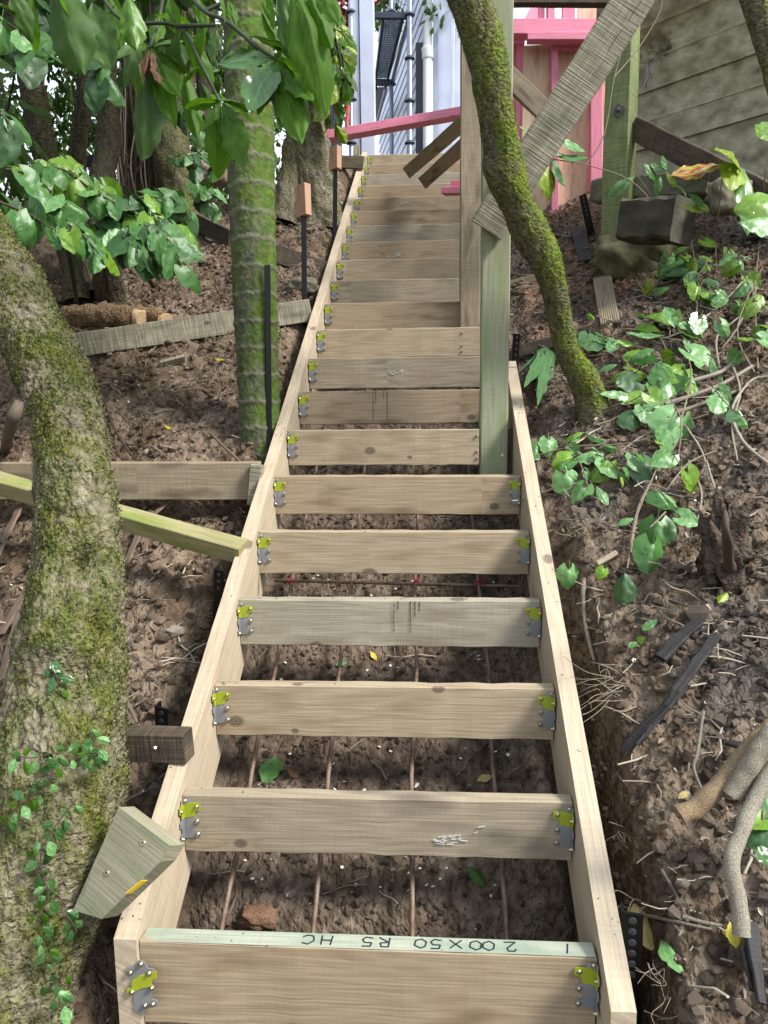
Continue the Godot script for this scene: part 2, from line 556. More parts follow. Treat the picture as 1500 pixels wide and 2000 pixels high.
	M.petal.cull_mode = BaseMaterial3D.CULL_DISABLED
	M.twig_dark = flat(Color(0.25, 0.21, 0.16), 0.85)
	M.stem_dark = flat(Color(0.17, 0.20, 0.11), 0.6)
	M.stem_brown = flat(Color(0.46, 0.40, 0.33), 0.7)
	M.dribble = flat(Color(0.20, 0.18, 0.15), 0.7)
	M.resin = flat(Color(0.72, 0.72, 0.70), 0.45)
	M.edge_green = wood(107, Color(0.43, 0.45, 0.39), Color(0.56, 0.58, 0.51), Color(0.65, 0.66, 0.60), 0.3, 0.08, 1, Color(0.47, 0.53, 0.46), 0.9, 0.05)
	M.cap = wood(109, Color(0.58, 0.42, 0.32), Color(0.70, 0.54, 0.43), Color(0.77, 0.63, 0.51), 0.4, 0.15, 1, Color(0.6, 0.45, 0.35), 0.3, 0.05)
	M.greygreen = wood(113, Color(0.38, 0.37, 0.29), Color(0.52, 0.50, 0.41), Color(0.62, 0.60, 0.51), 0.35, 0.08, 1, Color(0.36, 0.40, 0.29), 0.5)
	M.mossy_post = wood(127, Color(0.28, 0.32, 0.18), Color(0.42, 0.46, 0.29), Color(0.54, 0.56, 0.40), 0.35, 0.5, 1, Color(0.35, 0.42, 0.22), 0.8)
	M.galv_old = flat(Color(0.36, 0.35, 0.33), 0.6, 0.5)
	M.bark_strip = wood(131, Color(0.26, 0.20, 0.16), Color(0.40, 0.34, 0.29), Color(0.54, 0.47, 0.41), 0.7, 0.2, 0, Color(0.3, 0.22, 0.18), 0.5, 0.3, 0.9)
	M.rotten = wood(137, Color(0.13, 0.10, 0.085), Color(0.22, 0.18, 0.155), Color(0.33, 0.28, 0.24), 0.6, 0.2, 0, Color(0.17, 0.13, 0.11), 0.5, 0.4, 0.9)
	M.stem = flat(Color(0.27, 0.31, 0.15), 0.6)

# ---------------------------------------------------------------- leaves
# a blade one unit long along +y, facing +z: kinds heart, oval, lance, strap
func blade(kind: String, bend: float, fold: float, s: int) -> Shape:
	var nu := 9
	var nv := 13
	var q := noise(s, 1.0, 2)
	var p := PackedVector3Array()
	var uvs := PackedVector2Array()
	for r in nv:
		var v := float(r) / (nv - 1)
		for k in nu:
			var u := float(k) / (nu - 1) * 2.0 - 1.0
			var w := 0.0
			var y := v
			match kind:
				"heart":
					w = 0.52 * pow(sin(PI * pow(v * 0.985 + 0.015, 0.62)), 0.72)
					y = v - 0.20 * u * u * pow(1.0 - v, 2.0) * 2.0
				"oval":
					w = 0.27 * pow(sin(PI * clampf(v * 0.97 + 0.02, 0.0, 1.0)), 0.8)
				"lance":
					w = 0.20 * pow(sin(PI * pow(v * 0.98 + 0.012, 1.15)), 0.9) * (1.0 + 0.05 * sin(v * 44.0) * absf(u))
				"strap":
					w = 0.035 * (1.0 - pow(v, 3.0)) + 0.002
			w *= 1.0 + 0.20 * q.get_noise_2d(v * 3.5, signf(u) * 7.0 + s) + 0.07 * q.get_noise_2d(v * 14.0, signf(u) * 5.0 + s)
			var z := -fold * absf(u) * w * 2.0 - bend * v * v + 0.05 * q.get_noise_2d(u * 1.4, v * 2.6 + s) * minf(1.0, w * 6.0) + 0.012 * sin(v * 26.0 + s) * absf(u)
			p.append(Vector3(u * w, y * (1.0 - 0.18 * bend * v), z))
			uvs.append(Vector2(u * 0.5 + 0.5, v))
	var sh := Shape.new()
	sh.grid(p, nu, nv, false, Vector3(0, 0, 1), uvs)
	if kind == "heart" or kind == "oval":
		var l := 0.45 if kind == "heart" else 0.15
		for e in [Vector3(0.011, 0, 0), Vector3(0, 0, 0.011)]:
			var bk := Vector3(0, -l, l * 0.35)
			var o := Vector3(0, 0, 1) if e.x > 0.0 else Vector3(1, 0, 0)
			sh.quad(-e, e, e + bk, -e + bk, o, Vector2(0.5, 0.3), Vector2(0.5, 0.3), Vector2(0.5, 0.4), Vector2(0.5, 0.4))
	return sh

var blades := {}
func blade_mesh(kind: String, which: int, mat: String) -> Mesh:
	var key := kind + str(which) + mat
	if not blades.has(key):
		var b := [0.10, 0.28, 0.48, -0.08, 0.36, 0.18, 0.62]
		var f := [0.10, 0.32, 0.18, 0.05, 0.45, -0.12, 0.28]
		blades[key] = blade(kind, b[which], f[which], which * 7 + 3).mesh(Vector3.ZERO, M[mat])
	return blades[key]

# a leaf from its base to its tip, its face turned as near to «face» as it can
func leaf(parent: Node3D, kind: String, mat: String, base: Vector3, tip: Vector3, face: Vector3, wide := 1.0, called := "leaf") -> MeshInstance3D:
	var o := MeshInstance3D.new()
	o.name = called
	o.mesh = blade_mesh(kind, rng.randi() % 7, mat)
	var y := tip - base
	var len := y.length()
	y /= len
	var z := (face - y * face.dot(y)).normalized()
	var x := y.cross(z)
	o.transform = Transform3D(Basis(x * len * wide, y * len, z * len), base - origin(parent))
	parent.add_child(o, true)
	return o

func wander(v: Vector3, k: float) -> Vector3:
	return v + Vector3(rng.randf_range(-k, k), rng.randf_range(-k, k), rng.randf_range(-k, k))

# leaves set alternately along a branch
func leafy_branch(t: Node3D, path: Array, r0: float, kind: String, mats: Array, size: float, gap: float, up: Vector3, wide := 1.0, droop := 0.5) -> void:
	var fine := smooth_path(path, 6)
	part("stem", stick(path, r0, r0 * 0.4, 6), M.twig_dark, t)
	var run := rng.randf() * gap
	var side := 1.0
	for k in range(1, fine.size()):
		var d: Vector3 = fine[k] - fine[k - 1]
		run += d.length()
		while run > gap:
			run -= gap
			side = -side
			var dir := d.normalized()
			var across := dir.cross(up).normalized() * side
			var b: Vector3 = fine[k] + across * size * 0.22
			var l := size * rng.randf_range(0.65, 1.25)
			var go := (across * rng.randf_range(0.3, 0.9) + dir * rng.randf_range(0.0, 0.7) + Vector3.DOWN * droop * rng.randf_range(0.3, 1.3) + wander(Vector3.ZERO, 0.35)).normalized()
			leaf(t, kind, mats[rng.randi() % mats.size()], b, b + go * l, wander(up, 0.55).normalized(), wide)

# many small leaves through a rounded volume, joined; centres and radii of clumps
func foliage(called: String, t: Node3D, clumps: Array, count: int, size: float, kind: String, mat: String, hang := 0.6) -> void:
	var m := blade_mesh(kind, 1, mat)
	var places := []
	var o := origin(t)
	for k in count:
		var c: Array = clumps[rng.randi() % clumps.size()]
		var dir := Vector3(rng.randfn(), rng.randfn(), rng.randfn()).normalized()
		var p: Vector3 = c[0] + dir * pow(rng.randf(), 0.5) * c[1]
		var y := (dir * 0.6 + Vector3.DOWN * hang + wander(Vector3.ZERO, 0.6)).normalized()
		var z := wander(Vector3(0.2, 0.9, 0.3), 0.7)
		z = (z - y * z.dot(y)).normalized()
		var l := size * rng.randf_range(0.6, 1.3)
		places.append(Transform3D(Basis(y.cross(z) * l, y * l, z * l), p - o))
	copies(called, m, places, t)

# ---------------------------------------------------------------- the scene
func _ready() -> void:
	rng.seed = 20240
	fn.seed = 5
	fn.frequency = 1.0
	fn.fractal_octaves = 2
	fr.seed = 8
	fr.frequency = 1.0
	fr.fractal_type = FastNoiseLite.FRACTAL_RIDGED
	fr.fractal_octaves = 3
	var cam := Camera3D.new()
	cam.name = "camera"
	cam.position = Vector3(0.1544, 1.1952, 1.493)
	cam.rotation = Vector3(-0.156, 0.0663, -0.0122)
	cam.fov = 67.31
	cam.near = 0.05
	cam.far = 400.0
	add_child(cam)
	var sky_look := ProceduralSkyMaterial.new()
	sky_look.sky_top_color = Color(0.88, 0.93, 1.0)
	sky_look.sky_horizon_color = Color(0.97, 0.98, 1.0)
	sky_look.sky_curve = 0.2
	sky_look.ground_horizon_color = Color(0.5, 0.48, 0.44)
	sky_look.ground_bottom_color = Color(0.18, 0.15, 0.12)
	sky_look.sky_energy_multiplier = 0.65
	sky_look.sun_angle_max = 20.0
	var env := Environment.new()
	env.background_mode = Environment.BG_SKY
	env.sky = Sky.new()
	env.sky.sky_material = sky_look
	env.tonemap_mode = Environment.TONE_MAPPER_LINEAR
	env.tonemap_exposure = 4.5
	env.sdfgi_enabled = true
	env.ssao_enabled = true
	env.ssil_enabled = true
	var we := WorldEnvironment.new()
	we.name = "sky"
	we.environment = env
	add_child(we)
	var sun := DirectionalLight3D.new()
	sun.name = "sun"
	sun.light_color = Color(1.0, 0.985, 0.96)
	sun.light_energy = 0.5
	sun.light_angular_distance = 15.0
	sun.shadow_enabled = true
	sun.look_at_from_position(Vector3(5.0, 5.6, 2.2), Vector3.ZERO)
	add_child(sun)
	make_materials()
	make_ground()
	make_house()
	make_pink_frame()
	make_right_structures()
	make_stairs()
	make_posts()
	make_boards()
	make_trees()
	make_background_trees()
	make_left_shrubs()
	make_overhanging_branch()
	make_right_plants()
	make_sticks()
	make_litter()

# ---------------------------------------------------------------- ground
func spread(a: float, b: float, step: float, far_a: float, far_b: float) -> PackedFloat32Array:
	var o := PackedFloat32Array()
	var w := []
	var x := a
	var d := step
	while x > far_a:
		d *= 1.3
		x -= d
		w.append(x)
	w.reverse()
	for k in w: o.append(k)
	x = a
	while x < b:
		o.append(x)
		x += step
	o.append(b)
	x = b
	d = step
	while x < far_b:
		d *= 1.3
		x += d
		o.append(x)
	return o

var lump := FastNoiseLite.new()
var crumbs := FastNoiseLite.new()
func clods(x: float, z: float) -> float:
	var inside := ss(0.56, 0.50, absf(x)) * ss(0.1, -0.1, z)
	var k := 1.0 - 0.55 * inside
	var far := 1.0 - ss(3.0, 8.0, absf(x)) * 0.8
	var r := lump.get_noise_2d(x, z)
	var c := crumbs.get_noise_2d(x, z)
	return (r * 0.06 + maxf(0.0, c + 0.2) * 0.06 - 0.018 + fn.get_noise_2d(x * 34.0, z * 34.0) * 0.018 + fn.get_noise_2d(x * 12.0 + 50.0, z * 12.0) * 0.028) * k * far

func soil_height(x: float, z: float) -> float:
	return ground(x, z) + clods(x, z)

func make_ground() -> void:
	lump.seed = 3
	lump.frequency = 2.6
	lump.fractal_octaves = 3
	crumbs.seed = 4
	crumbs.noise_type = FastNoiseLite.TYPE_CELLULAR
	crumbs.cellular_return_type = FastNoiseLite.RETURN_DISTANCE2_SUB
	crumbs.frequency = 11.0
	crumbs.fractal_octaves = 2
	var xs := spread(-2.6, 2.3, 0.016, -120.0, 120.0)
	var zs := spread(-6.6, 0.7, 0.016, -160.0, 60.0)
	var nu := xs.size()
	var nv := zs.size()
	var p := PackedVector3Array()
	var uvs := PackedVector2Array()
	var cols := PackedColorArray()
	p.resize(nu * nv)
	uvs.resize(nu * nv)
	cols.resize(nu * nv)
	for r in nv:
		var z := zs[r]
		for q in nu:
			var x := xs[q]
			var k := r * nu + q
			p[k] = Vector3(x, soil_height(x, z), z)
			uvs[k] = Vector2(x, z)
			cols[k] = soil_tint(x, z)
	var s := Shape.new()
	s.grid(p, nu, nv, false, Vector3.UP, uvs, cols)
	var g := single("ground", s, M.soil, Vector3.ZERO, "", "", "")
	g.set_meta("kind", "structure")

func soil_tint(x: float, z: float) -> Color:
	var a := lump.get_noise_2d(x * 0.7 + 9.0, z * 0.7)
	var b := fn.get_noise_2d(x * 9.0 + 3.0, z * 9.0)
	var c := Color(0.175, 0.126, 0.090).lerp(Color(0.36, 0.288, 0.222), clampf(0.45 + a * 0.9 + b * 0.7, 0.0, 1.0))
	if x > 0.69:   # the drier bank: grey mould, some of it red subsoil
		c = c.lerp(Color(0.30, 0.25, 0.20), clampf(0.3 + b, 0.0, 0.9))
		c = c.lerp(Color(0.36, 0.23, 0.16), ss(-2.3, -2.9, z) * (1.0 - ss(1.2, 1.6, x)) * 0.8)
		c = c.lerp(Color(0.13, 0.118, 0.112), ss(0.05, 0.3, a) * 0.8)
	elif x > -0.56:  # freshly dug, damp clay; dark tone also paints shade on right trench wall
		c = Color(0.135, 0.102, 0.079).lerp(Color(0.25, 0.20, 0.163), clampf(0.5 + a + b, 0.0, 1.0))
	return c

# ---------------------------------------------------------------- stairs
const TABS := [[0, -10], [20, -6], [25, -19], [44, -20], [46, -34], [31, -40], [28, -56], [43, -61], [44, -74], [30, -79], [29, -93], [45, -98], [44, -110], [20, -115], [0, -117]]

func tab_poly(cut0: int, cut1: int, k := 1.0) -> PackedVector2Array:
	var o := PackedVector2Array()
	for q in TABS.slice(cut0, cut1):
		o.append(Vector2(q[0], q[1]) * 0.001 * Vector2(k, 1.0))
	return o

func hanger_meshes(sx: float) -> Array:
	var x := Vector3(sx, 0, 0)
	var y := Vector3.UP
	var z := Vector3(0, 0, 1)
	var p := Shape.new()
	p.plate(tab_poly(0, 15), Vector3(0, 0, 0.0015), x, y, 0.002 * sx)
	p.plate(tab_poly(0, 15, 0.75), Vector3(sx * 0.0015, 0, 0), z, y, 0.002 * -sx)
	var b := Shape.new()
	var band := PackedVector2Array([Vector2(0, -0.022), Vector2(0.025, -0.017), Vector2(0.046, -0.018), Vector2(0.048, -0.034), Vector2(0.032, -0.041), Vector2(0.031, -0.054), Vector2(0, -0.06)])
	b.plate(band, Vector3(sx * 0.001, 0, 0.0030), x, y, 0.0022 * sx)
	var side := PackedVector2Array()
	for q in band:
		side.append(Vector2(q.x * 0.75, q.y))
	b.plate(side, Vector3(sx * 0.0030, 0, 0.001), z, y, 0.0022 * -sx)
	var out := [p.mesh(Vector3.ZERO, M.galv), b.mesh(Vector3.ZERO, M.lime)]
	var w := Shape.new()
	w.tube([Vector3.ZERO, Vector3(0, 0, 0.003), Vector3(0, 0, 0.0031), Vector3(0, 0, 0.007)], [0.006, 0.006, 0.0038, 0.0034], 6)
	out.append(w.mesh(Vector3.ZERO, M.screw))
	return out

func hanger(stairs: Node3D, meshes: Array, corner: Vector3, sx: float) -> void:
	var h := MeshInstance3D.new()
	h.name = "joist_hanger"
	h.mesh = meshes[0]
	h.position = corner - stairs.position
	stairs.add_child(h, true)
	var b := MeshInstance3D.new()
	b.name = "coloured_band"
	b.mesh = meshes[1]
	h.add_child(b, true)
	for q in [[38, -27], [37, -68], [38, -104], [8, -12]]:
		var s := MeshInstance3D.new()
		s.name = "screw"
		s.mesh = meshes[2]
		s.position = Vector3(sx * q[0] * 0.001, q[1] * 0.001, 0.0042)
		h.add_child(s, true)
	for q in [[28, -30], [28, -106]]:
		var s := MeshInstance3D.new()
		s.name = "screw"
		s.mesh = meshes[2]
		s.transform = Transform3D(Basis(Vector3.UP, PI / 2 * sx), Vector3(sx * 0.0042, q[1] * 0.001, q[0] * 0.001))
		h.add_child(s, true)

func stringer_poly(x: float, za: float, zb: float, offa: float, offb: float, depth: float, plumb: bool) -> Shape:
	var a := Vector3(x, stair_y(za) + offa, za)
	var b := Vector3(x, stair_y(zb) + offb, zb)
	var d := (b - a).normalized()
	var u := Vector3(0, d.z * -1.0, d.y)   # square to the slope, upwards
	var len := a.distance_to(b)
	var q := u * depth
	# the lower end is cut plumb
	var back := 0.0
	if plumb:
		back = depth * d.y / d.z
	var pts := PackedVector2Array()
	var n := 26
	for k in n + 1:
		pts.append(Vector2(len * k / n, fn.get_noise_2d(x * 50.0, k * 3.1) * 0.0035))
	for k in n + 1:
		pts.append(Vector2(lerpf(len, back, float(k) / n), -depth + fn.get_noise_2d(x * 30.0, k * 2.3) * 0.003))
	var s := Shape.new()
	s.plate(pts, a, d, u, 0.05)
	return s

func make_stairs() -> void:
	var st := thing("timber_staircase", Vector3(0, -0.2, 0), "long flight of raw timber stair boxing with open risers climbing the slope", "staircase")
	part("stringer", stringer_poly(-0.55, 0.014, -1.655, 0.022, 0.024, 0.25, true), M.stringer, st)
	part("stringer", stringer_poly(-0.552, -1.657, -6.56, 0.016, 0.018, 0.24, false), M.stringer, st)
	part("stringer", stringer_poly(0.502, 0.115, -2.36, 0.035, 0.075, 0.25, true), M.stringer, st)
	part("stringer", stringer_poly(0.503, -2.9, -6.56, 0.0, 0.0, 0.22, false), M.stringer, st)
	var lh := hanger_meshes(1.0)
	var rh := hanger_meshes(-1.0)
	var pick := [0, 3, 2, 1, 2, 0, 2, 0, 3, 2, 0, 3, 2, 0, 1, 0, 2, 0, 1, 0, 2]
	for n in range(1, 22):
		var zy := riser_at(n)
		var h := 0.205 if n == 1 else 0.16
		var r := 0.498 if n != 7 else 0.352
		var tilt := rng.randf_range(-0.002, 0.002)
		var c := Vector3(0, zy.y - h / 2, zy.x - 0.0225)
		var s := Shape.new()
		s.beam(Vector3(-0.498, c.y + tilt, c.z), Vector3(r, c.y - tilt, c.z), Vector3.UP, h, 0.045, 0.003, Vector2(rng.randf() * 2.4, 0.14 + rng.randf() * 0.03), 0.003, 0.06, fn)
		var o := part("riser_board", s, M.pine[pick[n - 1]], st)
		if n == 1:
			o.set_meta("label", "bottom riser board with pen writing on its greenish top edge")
			pen_marks(o)
		if n == 4 or n == 8:
			var dr := Shape.new()
			var xs := [0.02, 0.034, 0.075, 0.09, 0.105] if n == 4 else [-0.14, -0.128, -0.09, -0.072]
			var hs := [0.105, 0.03, 0.105, 0.055, 0.03] if n == 4 else [0.14, 0.05, 0.03, 0.14]
			for k in xs.size():
				var x0: float = xs[k]
				var y0: float = zy.y - 0.003
				while y0 > zy.y - hs[k]:
					var y1: float = y0 - rng.randf_range(0.004, 0.012)
					var w := rng.randf_range(0.0012, 0.0035)
					dr.beam(Vector3(x0, y0, zy.x + 0.0012), Vector3(x0 + rng.randf_range(-0.001, 0.001), y1, zy.x + 0.0012), Vector3.RIGHT, w, 0.0008, 0.0001)
					y0 = y1 - rng.randf_range(0.0, 0.004)
			part("drip_stain", dr, M.dribble, o).set_meta("kind", "stuff")
		if n == 2 or n == 9 or n == 14 or n == 17:
			resin(o, Vector3([0.19, -0.04, -0.12, -0.05][[2, 9, 14, 17].find(n)], zy.y - [0.105, 0.075, 0.10, 0.045][[2, 9, 14, 17].find(n)], zy.x + 0.0015))
		if n > 1:
			hanger(st, lh, Vector3(-0.4985, zy.y - 0.004, zy.x), 1.0)
		if n <= 6:
			hanger(st, rh, Vector3(0.4985, zy.y - 0.004, zy.x), -1.0)
		if n == 7 or n == 10:
			for k in 3:
				var sc := MeshInstance3D.new()
				sc.name = "screw"
				sc.mesh = lh[2]
				sc.position = Vector3(0.342 if n == 7 else 0.31, zy.y - [0.03, 0.10, 0.13][k], zy.x + 0.001) - st.position
				st.add_child(sc, true)
	# the bottom connector lies flat over stringer end and board
	var f := Shape.new()
	var full := PackedVector2Array()
	for q in [[-30, -72], [-30, -92], [-17, -96], [-19, -108], [-22, -118], [-30, -120], [-30, -136], [-18, -140], [-17, -178], [0, -186], [4, -188], [6, -172], [24, -166], [36, -166], [36, -150], [24, -146], [24, -130], [30, -126], [30, -114], [22, -108], [24, -92], [33, -86], [33, -72], [18, -70], [12, -56], [0, -50], [-10, -66]]:
		full.append(Vector2(q[0], q[1]) * 0.001)
	f.plate(full, Vector3(-0.494, 0.02, 0.0165), Vector3.RIGHT, Vector3.UP, 0.002)
	var fp := part("joist_hanger", f, M.galv, st)
	var fb := Shape.new()
	var bp := PackedVector2Array()
	for q in [[-32, -137], [-31, -122], [-20, -118], [-18, -100], [0, -88], [14, -84], [38, -74], [38, -92], [25, -97], [25, -112], [3, -118], [-12, -126], [-20, -138]]:
		bp.append(Vector2(q[0], q[1]) * 0.001)
	fb.plate(bp, Vector3(-0.494, 0.02, 0.0185), Vector3.RIGHT, Vector3.UP, 0.003)
	part("coloured_band", fb, M.lime, fp)
	for q in [[5, -58], [-20, -80], [22, -80], [26, -116], [-20, -128], [26, -156], [8, -160]]:
		var sc := MeshInstance3D.new()
		sc.name = "screw"
		sc.mesh = lh[2]
		sc.position = Vector3(-0.494 + q[0] * 0.001, 0.02 + q[1] * 0.001, 0.021) - origin(fp)
		fp.add_child(sc, true)
	# reinforcing bars lying on ties under the flight
	var mesh_bars := thing("reinforcing_mesh", Vector3(0, 0.2, -1.0), "rusty ribbed reinforcing bars tied in a grid beneath the open stair boards", "rebar")
	var k := 0
	for x in [-0.39, -0.16, 0.095, 0.335]:
		var pts := []
		var rad := []
		var z := -0.03
		while z > -2.5:
			var wob := fn.get_noise_2d(x * 20.0, z * 1.4) * 0.012
			pts.append(Vector3(x + wob + z * 0.008, stair_y(z) - 0.285 - (0.06 * ss(-0.5, 0.0, z)), z))
			rad.append(0.0064 + 0.0012 * (int(pts.size()) % 2))
			z -= 0.0055
		var s := Shape.new()
		s.tube(pts, rad, 7)
		part("bar", s, M.rebar, mesh_bars)
	for z in [-1.40, -1.80]:
		var s := Shape.new()
		var pts := []
		var rad := []
		for q in 180:
			pts.append(Vector3(-0.47 + q * 0.0053, stair_y(z) - 0.275 - q * 0.00012, z))
			rad.append(0.0064 + 0.0012 * (q % 2))
		s.tube(pts, rad, 7)
		part("bar", s, M.rebar, mesh_bars)
		for x in [-0.39, -0.16, 0.095, 0.335]:
			if rng.randf() < 0.7:
				var t := Shape.new()
				var p := Vector3(x + z * 0.008, stair_y(z) - 0.278, z)
				t.tube([p + Vector3(-0.010, 0.0, 0.012), p + Vector3(-0.002, 0.007, 0.004), p + Vector3(0.008, 0.001, -0.010), p + Vector3(0.012, -0.006, 0.0)], [0.003, 0.0055, 0.005, 0.003], 7, 0.3, fn, 90.0)
				part("painted_tie", t, M.magenta, mesh_bars)
	for x in [-0.165, 0.088]:
		var t := Shape.new()
		t.tube([Vector3(x, stair_y(-0.12) - 0.325, -0.12), Vector3(x + 0.001, stair_y(-0.03) - 0.345, -0.03)], [0.0086, 0.0086], 8)
		part("paint_mark", t, M.magenta, mesh_bars)

func resin(o: Node3D, at: Vector3) -> void:
	var s := Shape.new()
	for k in 26:
		var p := at + Vector3(rng.randfn() * 0.035, rng.randfn() * 0.008, 0)
		p.y += (p.x - at.x) * 0.25
		s.beam(p, p + Vector3(rng.randf_range(0.004, 0.02), rng.randf_range(-0.001, 0.004), 0), Vector3.UP, rng.randf_range(0.001, 0.004), 0.0012, 0.0002)
	part("resin_smear", s, M.resin, o).set_meta("kind", "stuff")

# handwriting on the top edge of the bottom board, written from the far side
func pen_marks(o: Node3D) -> void:
	var g := {
		"1": [[0.4, 0, 0.6, 1]], "2": [[0.05, 0.75, 0.2, 1, 0.7, 1, 0.8, 0.7, 0.05, 0, 1, 0.05]], "0": [[0.5, 1, 0.1, 0.8, 0, 0.3, 0.4, 0, 0.9, 0.2, 1, 0.7, 0.5, 1]],
		"x": [[0, 0, 1, 0.9], [0, 0.9, 1, 0]], "5": [[0.9, 1, 0.2, 1, 0.1, 0.6, 0.7, 0.6, 0.9, 0.3, 0.6, 0, 0, 0.1]], "R": [[0, 0, 0.1, 1, 0.7, 1, 0.8, 0.6, 0.1, 0.5, 0.9, 0]],
		"H": [[0, 0, 0.1, 1], [0.9, 0, 0.9, 1], [0.05, 0.5, 0.9, 0.5]], "C": [[1, 0.85, 0.5, 1, 0, 0.6, 0.1, 0.1, 0.6, 0, 1, 0.2]]}
	var text := [["1", 0.452], ["2", 0.33], ["0", 0.283], ["0", 0.255], ["x", 0.212], ["5", 0.168], ["0", 0.135], ["R", 0.055], ["5", 0.018], ["H", -0.072], ["C", -0.112]]
	for c in text:
		var s := Shape.new()
		for line in g[c[0]]:
			for k in range(0, line.size() - 2, 2):
				var a := Vector3(c[1] - line[k] * 0.026, 0.0016, -0.036 + (1.0 - (1.0 - line[k + 1])) * 0.0 + line[k + 1] * 0.028)
				var b := Vector3(c[1] - line[k + 2] * 0.026, 0.0016, -0.036 + line[k + 3] * 0.028)
				s.beam(a, b, Vector3(0, 1, 0), 0.0012, 0.0034, 0.0003)
		part("letter", s, M.ink, o)
	# copper-green treatment left on the top edge
	var e := Shape.new()
	e.beam(Vector3(-0.495, 0.0005, -0.0225), Vector3(0.495, 0.0005, -0.0225), Vector3.UP, 0.0012, 0.0425, 0.0004)
	part("treated_top_edge", e, M.edge_green, o)

# ---------------------------------------------------------------- posts, braces, boards
func upright(called: String, at: Vector3, top: float, wx: float, wz: float, turn: float, m: Material, label: String) -> Node3D:
	var t := thing(called, at, label, "post")
	var s := Shape.new()
	var side := Vector3(cos(turn), 0, -sin(turn))
	s.beam(at + Vector3(0, -0.35, 0), Vector3(at.x, top, at.z), side, wx, wz, 0.005, Vector2(rng.randf(), 0), 0.003, 0.15, fn)
	part("shaft", s, m, t)
	return t

func make_posts() -> void:
	upright("fence_post", Vector3(0.418, ground(0.418, -1.99), -1.99), 3.3, 0.122, 0.12, 0.0, M.treated, "green treated square post standing against the seventh stair board")
	upright("fence_post", Vector3(0.365, ground(0.365, -3.21), -3.21), 3.42, 0.12, 0.11, 0.0, M.brown, "brown weathered square post just behind the green stair post")
	var b := Shape.new()
	# broad sawn brace nailed across the posts
	var d1 := Vector3(0.395, 1.892, -1.900)
	var d2 := Vector3(0.969, 2.743, -1.800)
	b.beam(d1 + (d1 - d2).normalized() * 0.04, d2, Vector3(0, 0, 1), 0.045, 0.152, 0.004, Vector2(0.3, 0.0), 0.004, 0.08, fn)
	single("timber_brace", b, M.grey, d1, "broad grey sawn plank rising diagonally from the green stair post", "brace")
	var c := Shape.new()
	c.beam(Vector3(0.515, 3.129, -3.503), Vector3(0.851, 2.804, -3.474), Vector3(0, 0, 1), 0.045, 0.115, 0.003, Vector2(1.1, 0.1), 0.003, 0.1, fn)
	single("timber_brace", c, M.brown, Vector3(0.683, 2.981, -3.490), "narrow brown brace sloping down behind the broad sawn plank", "brace")
	# two planks leaning over the upper stairs
	for q in [[Vector3(-0.070, 3.003, -5.321), Vector3(0.389, 3.007, -4.084), "upper of two old planks leaning over the top stairs"], [Vector3(0.067, 2.850, -5.052), Vector3(0.430, 2.838, -3.857), "lower of two old planks leaning over the top stairs"]]:
		var s := Shape.new()
		s.beam(q[0], q[1], Vector3(-0.6, 0.8, 0.1), 0.10, 0.025, 0.003, Vector2(rng.randf() * 2, 0.05), 0.003, 0.1, fn)
		single("leaning_plank", s, M.brown, q[0], q[2], "plank", "planks leaning over the top stairs")
	var pk := Shape.new()
	pk.beam(Vector3(0.223, 2.613, -4.366), Vector3(0.454, 2.591, -4.276), Vector3.UP, 0.045, 0.09, 0.003, Vector2(0.2, 0.1), 0.001, 0.1, fn)
	single("pink_offcut", pk, M.pink, Vector3(0.274, 2.596, -4.316), "pink timber offcut lying lower on an upper stair by the brown post", "offcut", "pink offcuts on the stairs")
	var pk2 := Shape.new()
	pk2.beam(Vector3(0.291, 2.676, -4.431), Vector3(0.475, 2.655, -4.338), Vector3.UP, 0.04, 0.06, 0.003, Vector2(0.9, 0.1), 0.001, 0.1, fn)
	single("pink_offcut", pk2, M.pink, Vector3(0.312, 2.655, -4.378), "smaller pink offcut set on top of the other pink offcut", "offcut", "pink offcuts on the stairs")
	var rail := Shape.new()
	rail.beam(Vector3(-0.703, 3.153, -4.846), Vector3(0.480, 3.312, -4.848), Vector3.UP, 0.062, 0.13, 0.003, Vector2(0.2, 0.0), 0.001, 0.2, fn)
	single("pink_rail", rail, M.pink, Vector3(-0.679, 3.157, -4.848), "long pink timber rail slung across the head of the stairs", "rail")
	# grooved packing block with two screws between post and stringer
	var pb := thing("packing_block", Vector3(0.512, 0.93, -2.0), "short grooved dark block with two screws beside the green post", "block")
	grooved(pb, Vector3(0.467, 1.022, -1.970), Vector3(0.480, 0.822, -1.980), Vector3(1, 0, 0.1), 0.062, 0.03, 6, M.old)
	for q in [Vector3(0.462, 0.992, -1.935), Vector3(0.454, 0.909, -1.931)]:
		screw(pb, q, Vector3(0, 0.1, 1))

func screw(t: Node3D, at: Vector3, out: Vector3, r := 0.0065) -> void:
	var s := Shape.new()
	s.tube([at - out.normalized() * 0.004, at + out.normalized() * 0.001, at + out.normalized() * 0.002], [r, r, r * 0.85], 10)
	var h := part("screw", s, M.screw, t)
	var d := Shape.new()
	d.tube([at + out.normalized() * 0.0018, at + out.normalized() * 0.0026], [r * 0.38, r * 0.3], 6)
	part("recess", d, M.black, h)

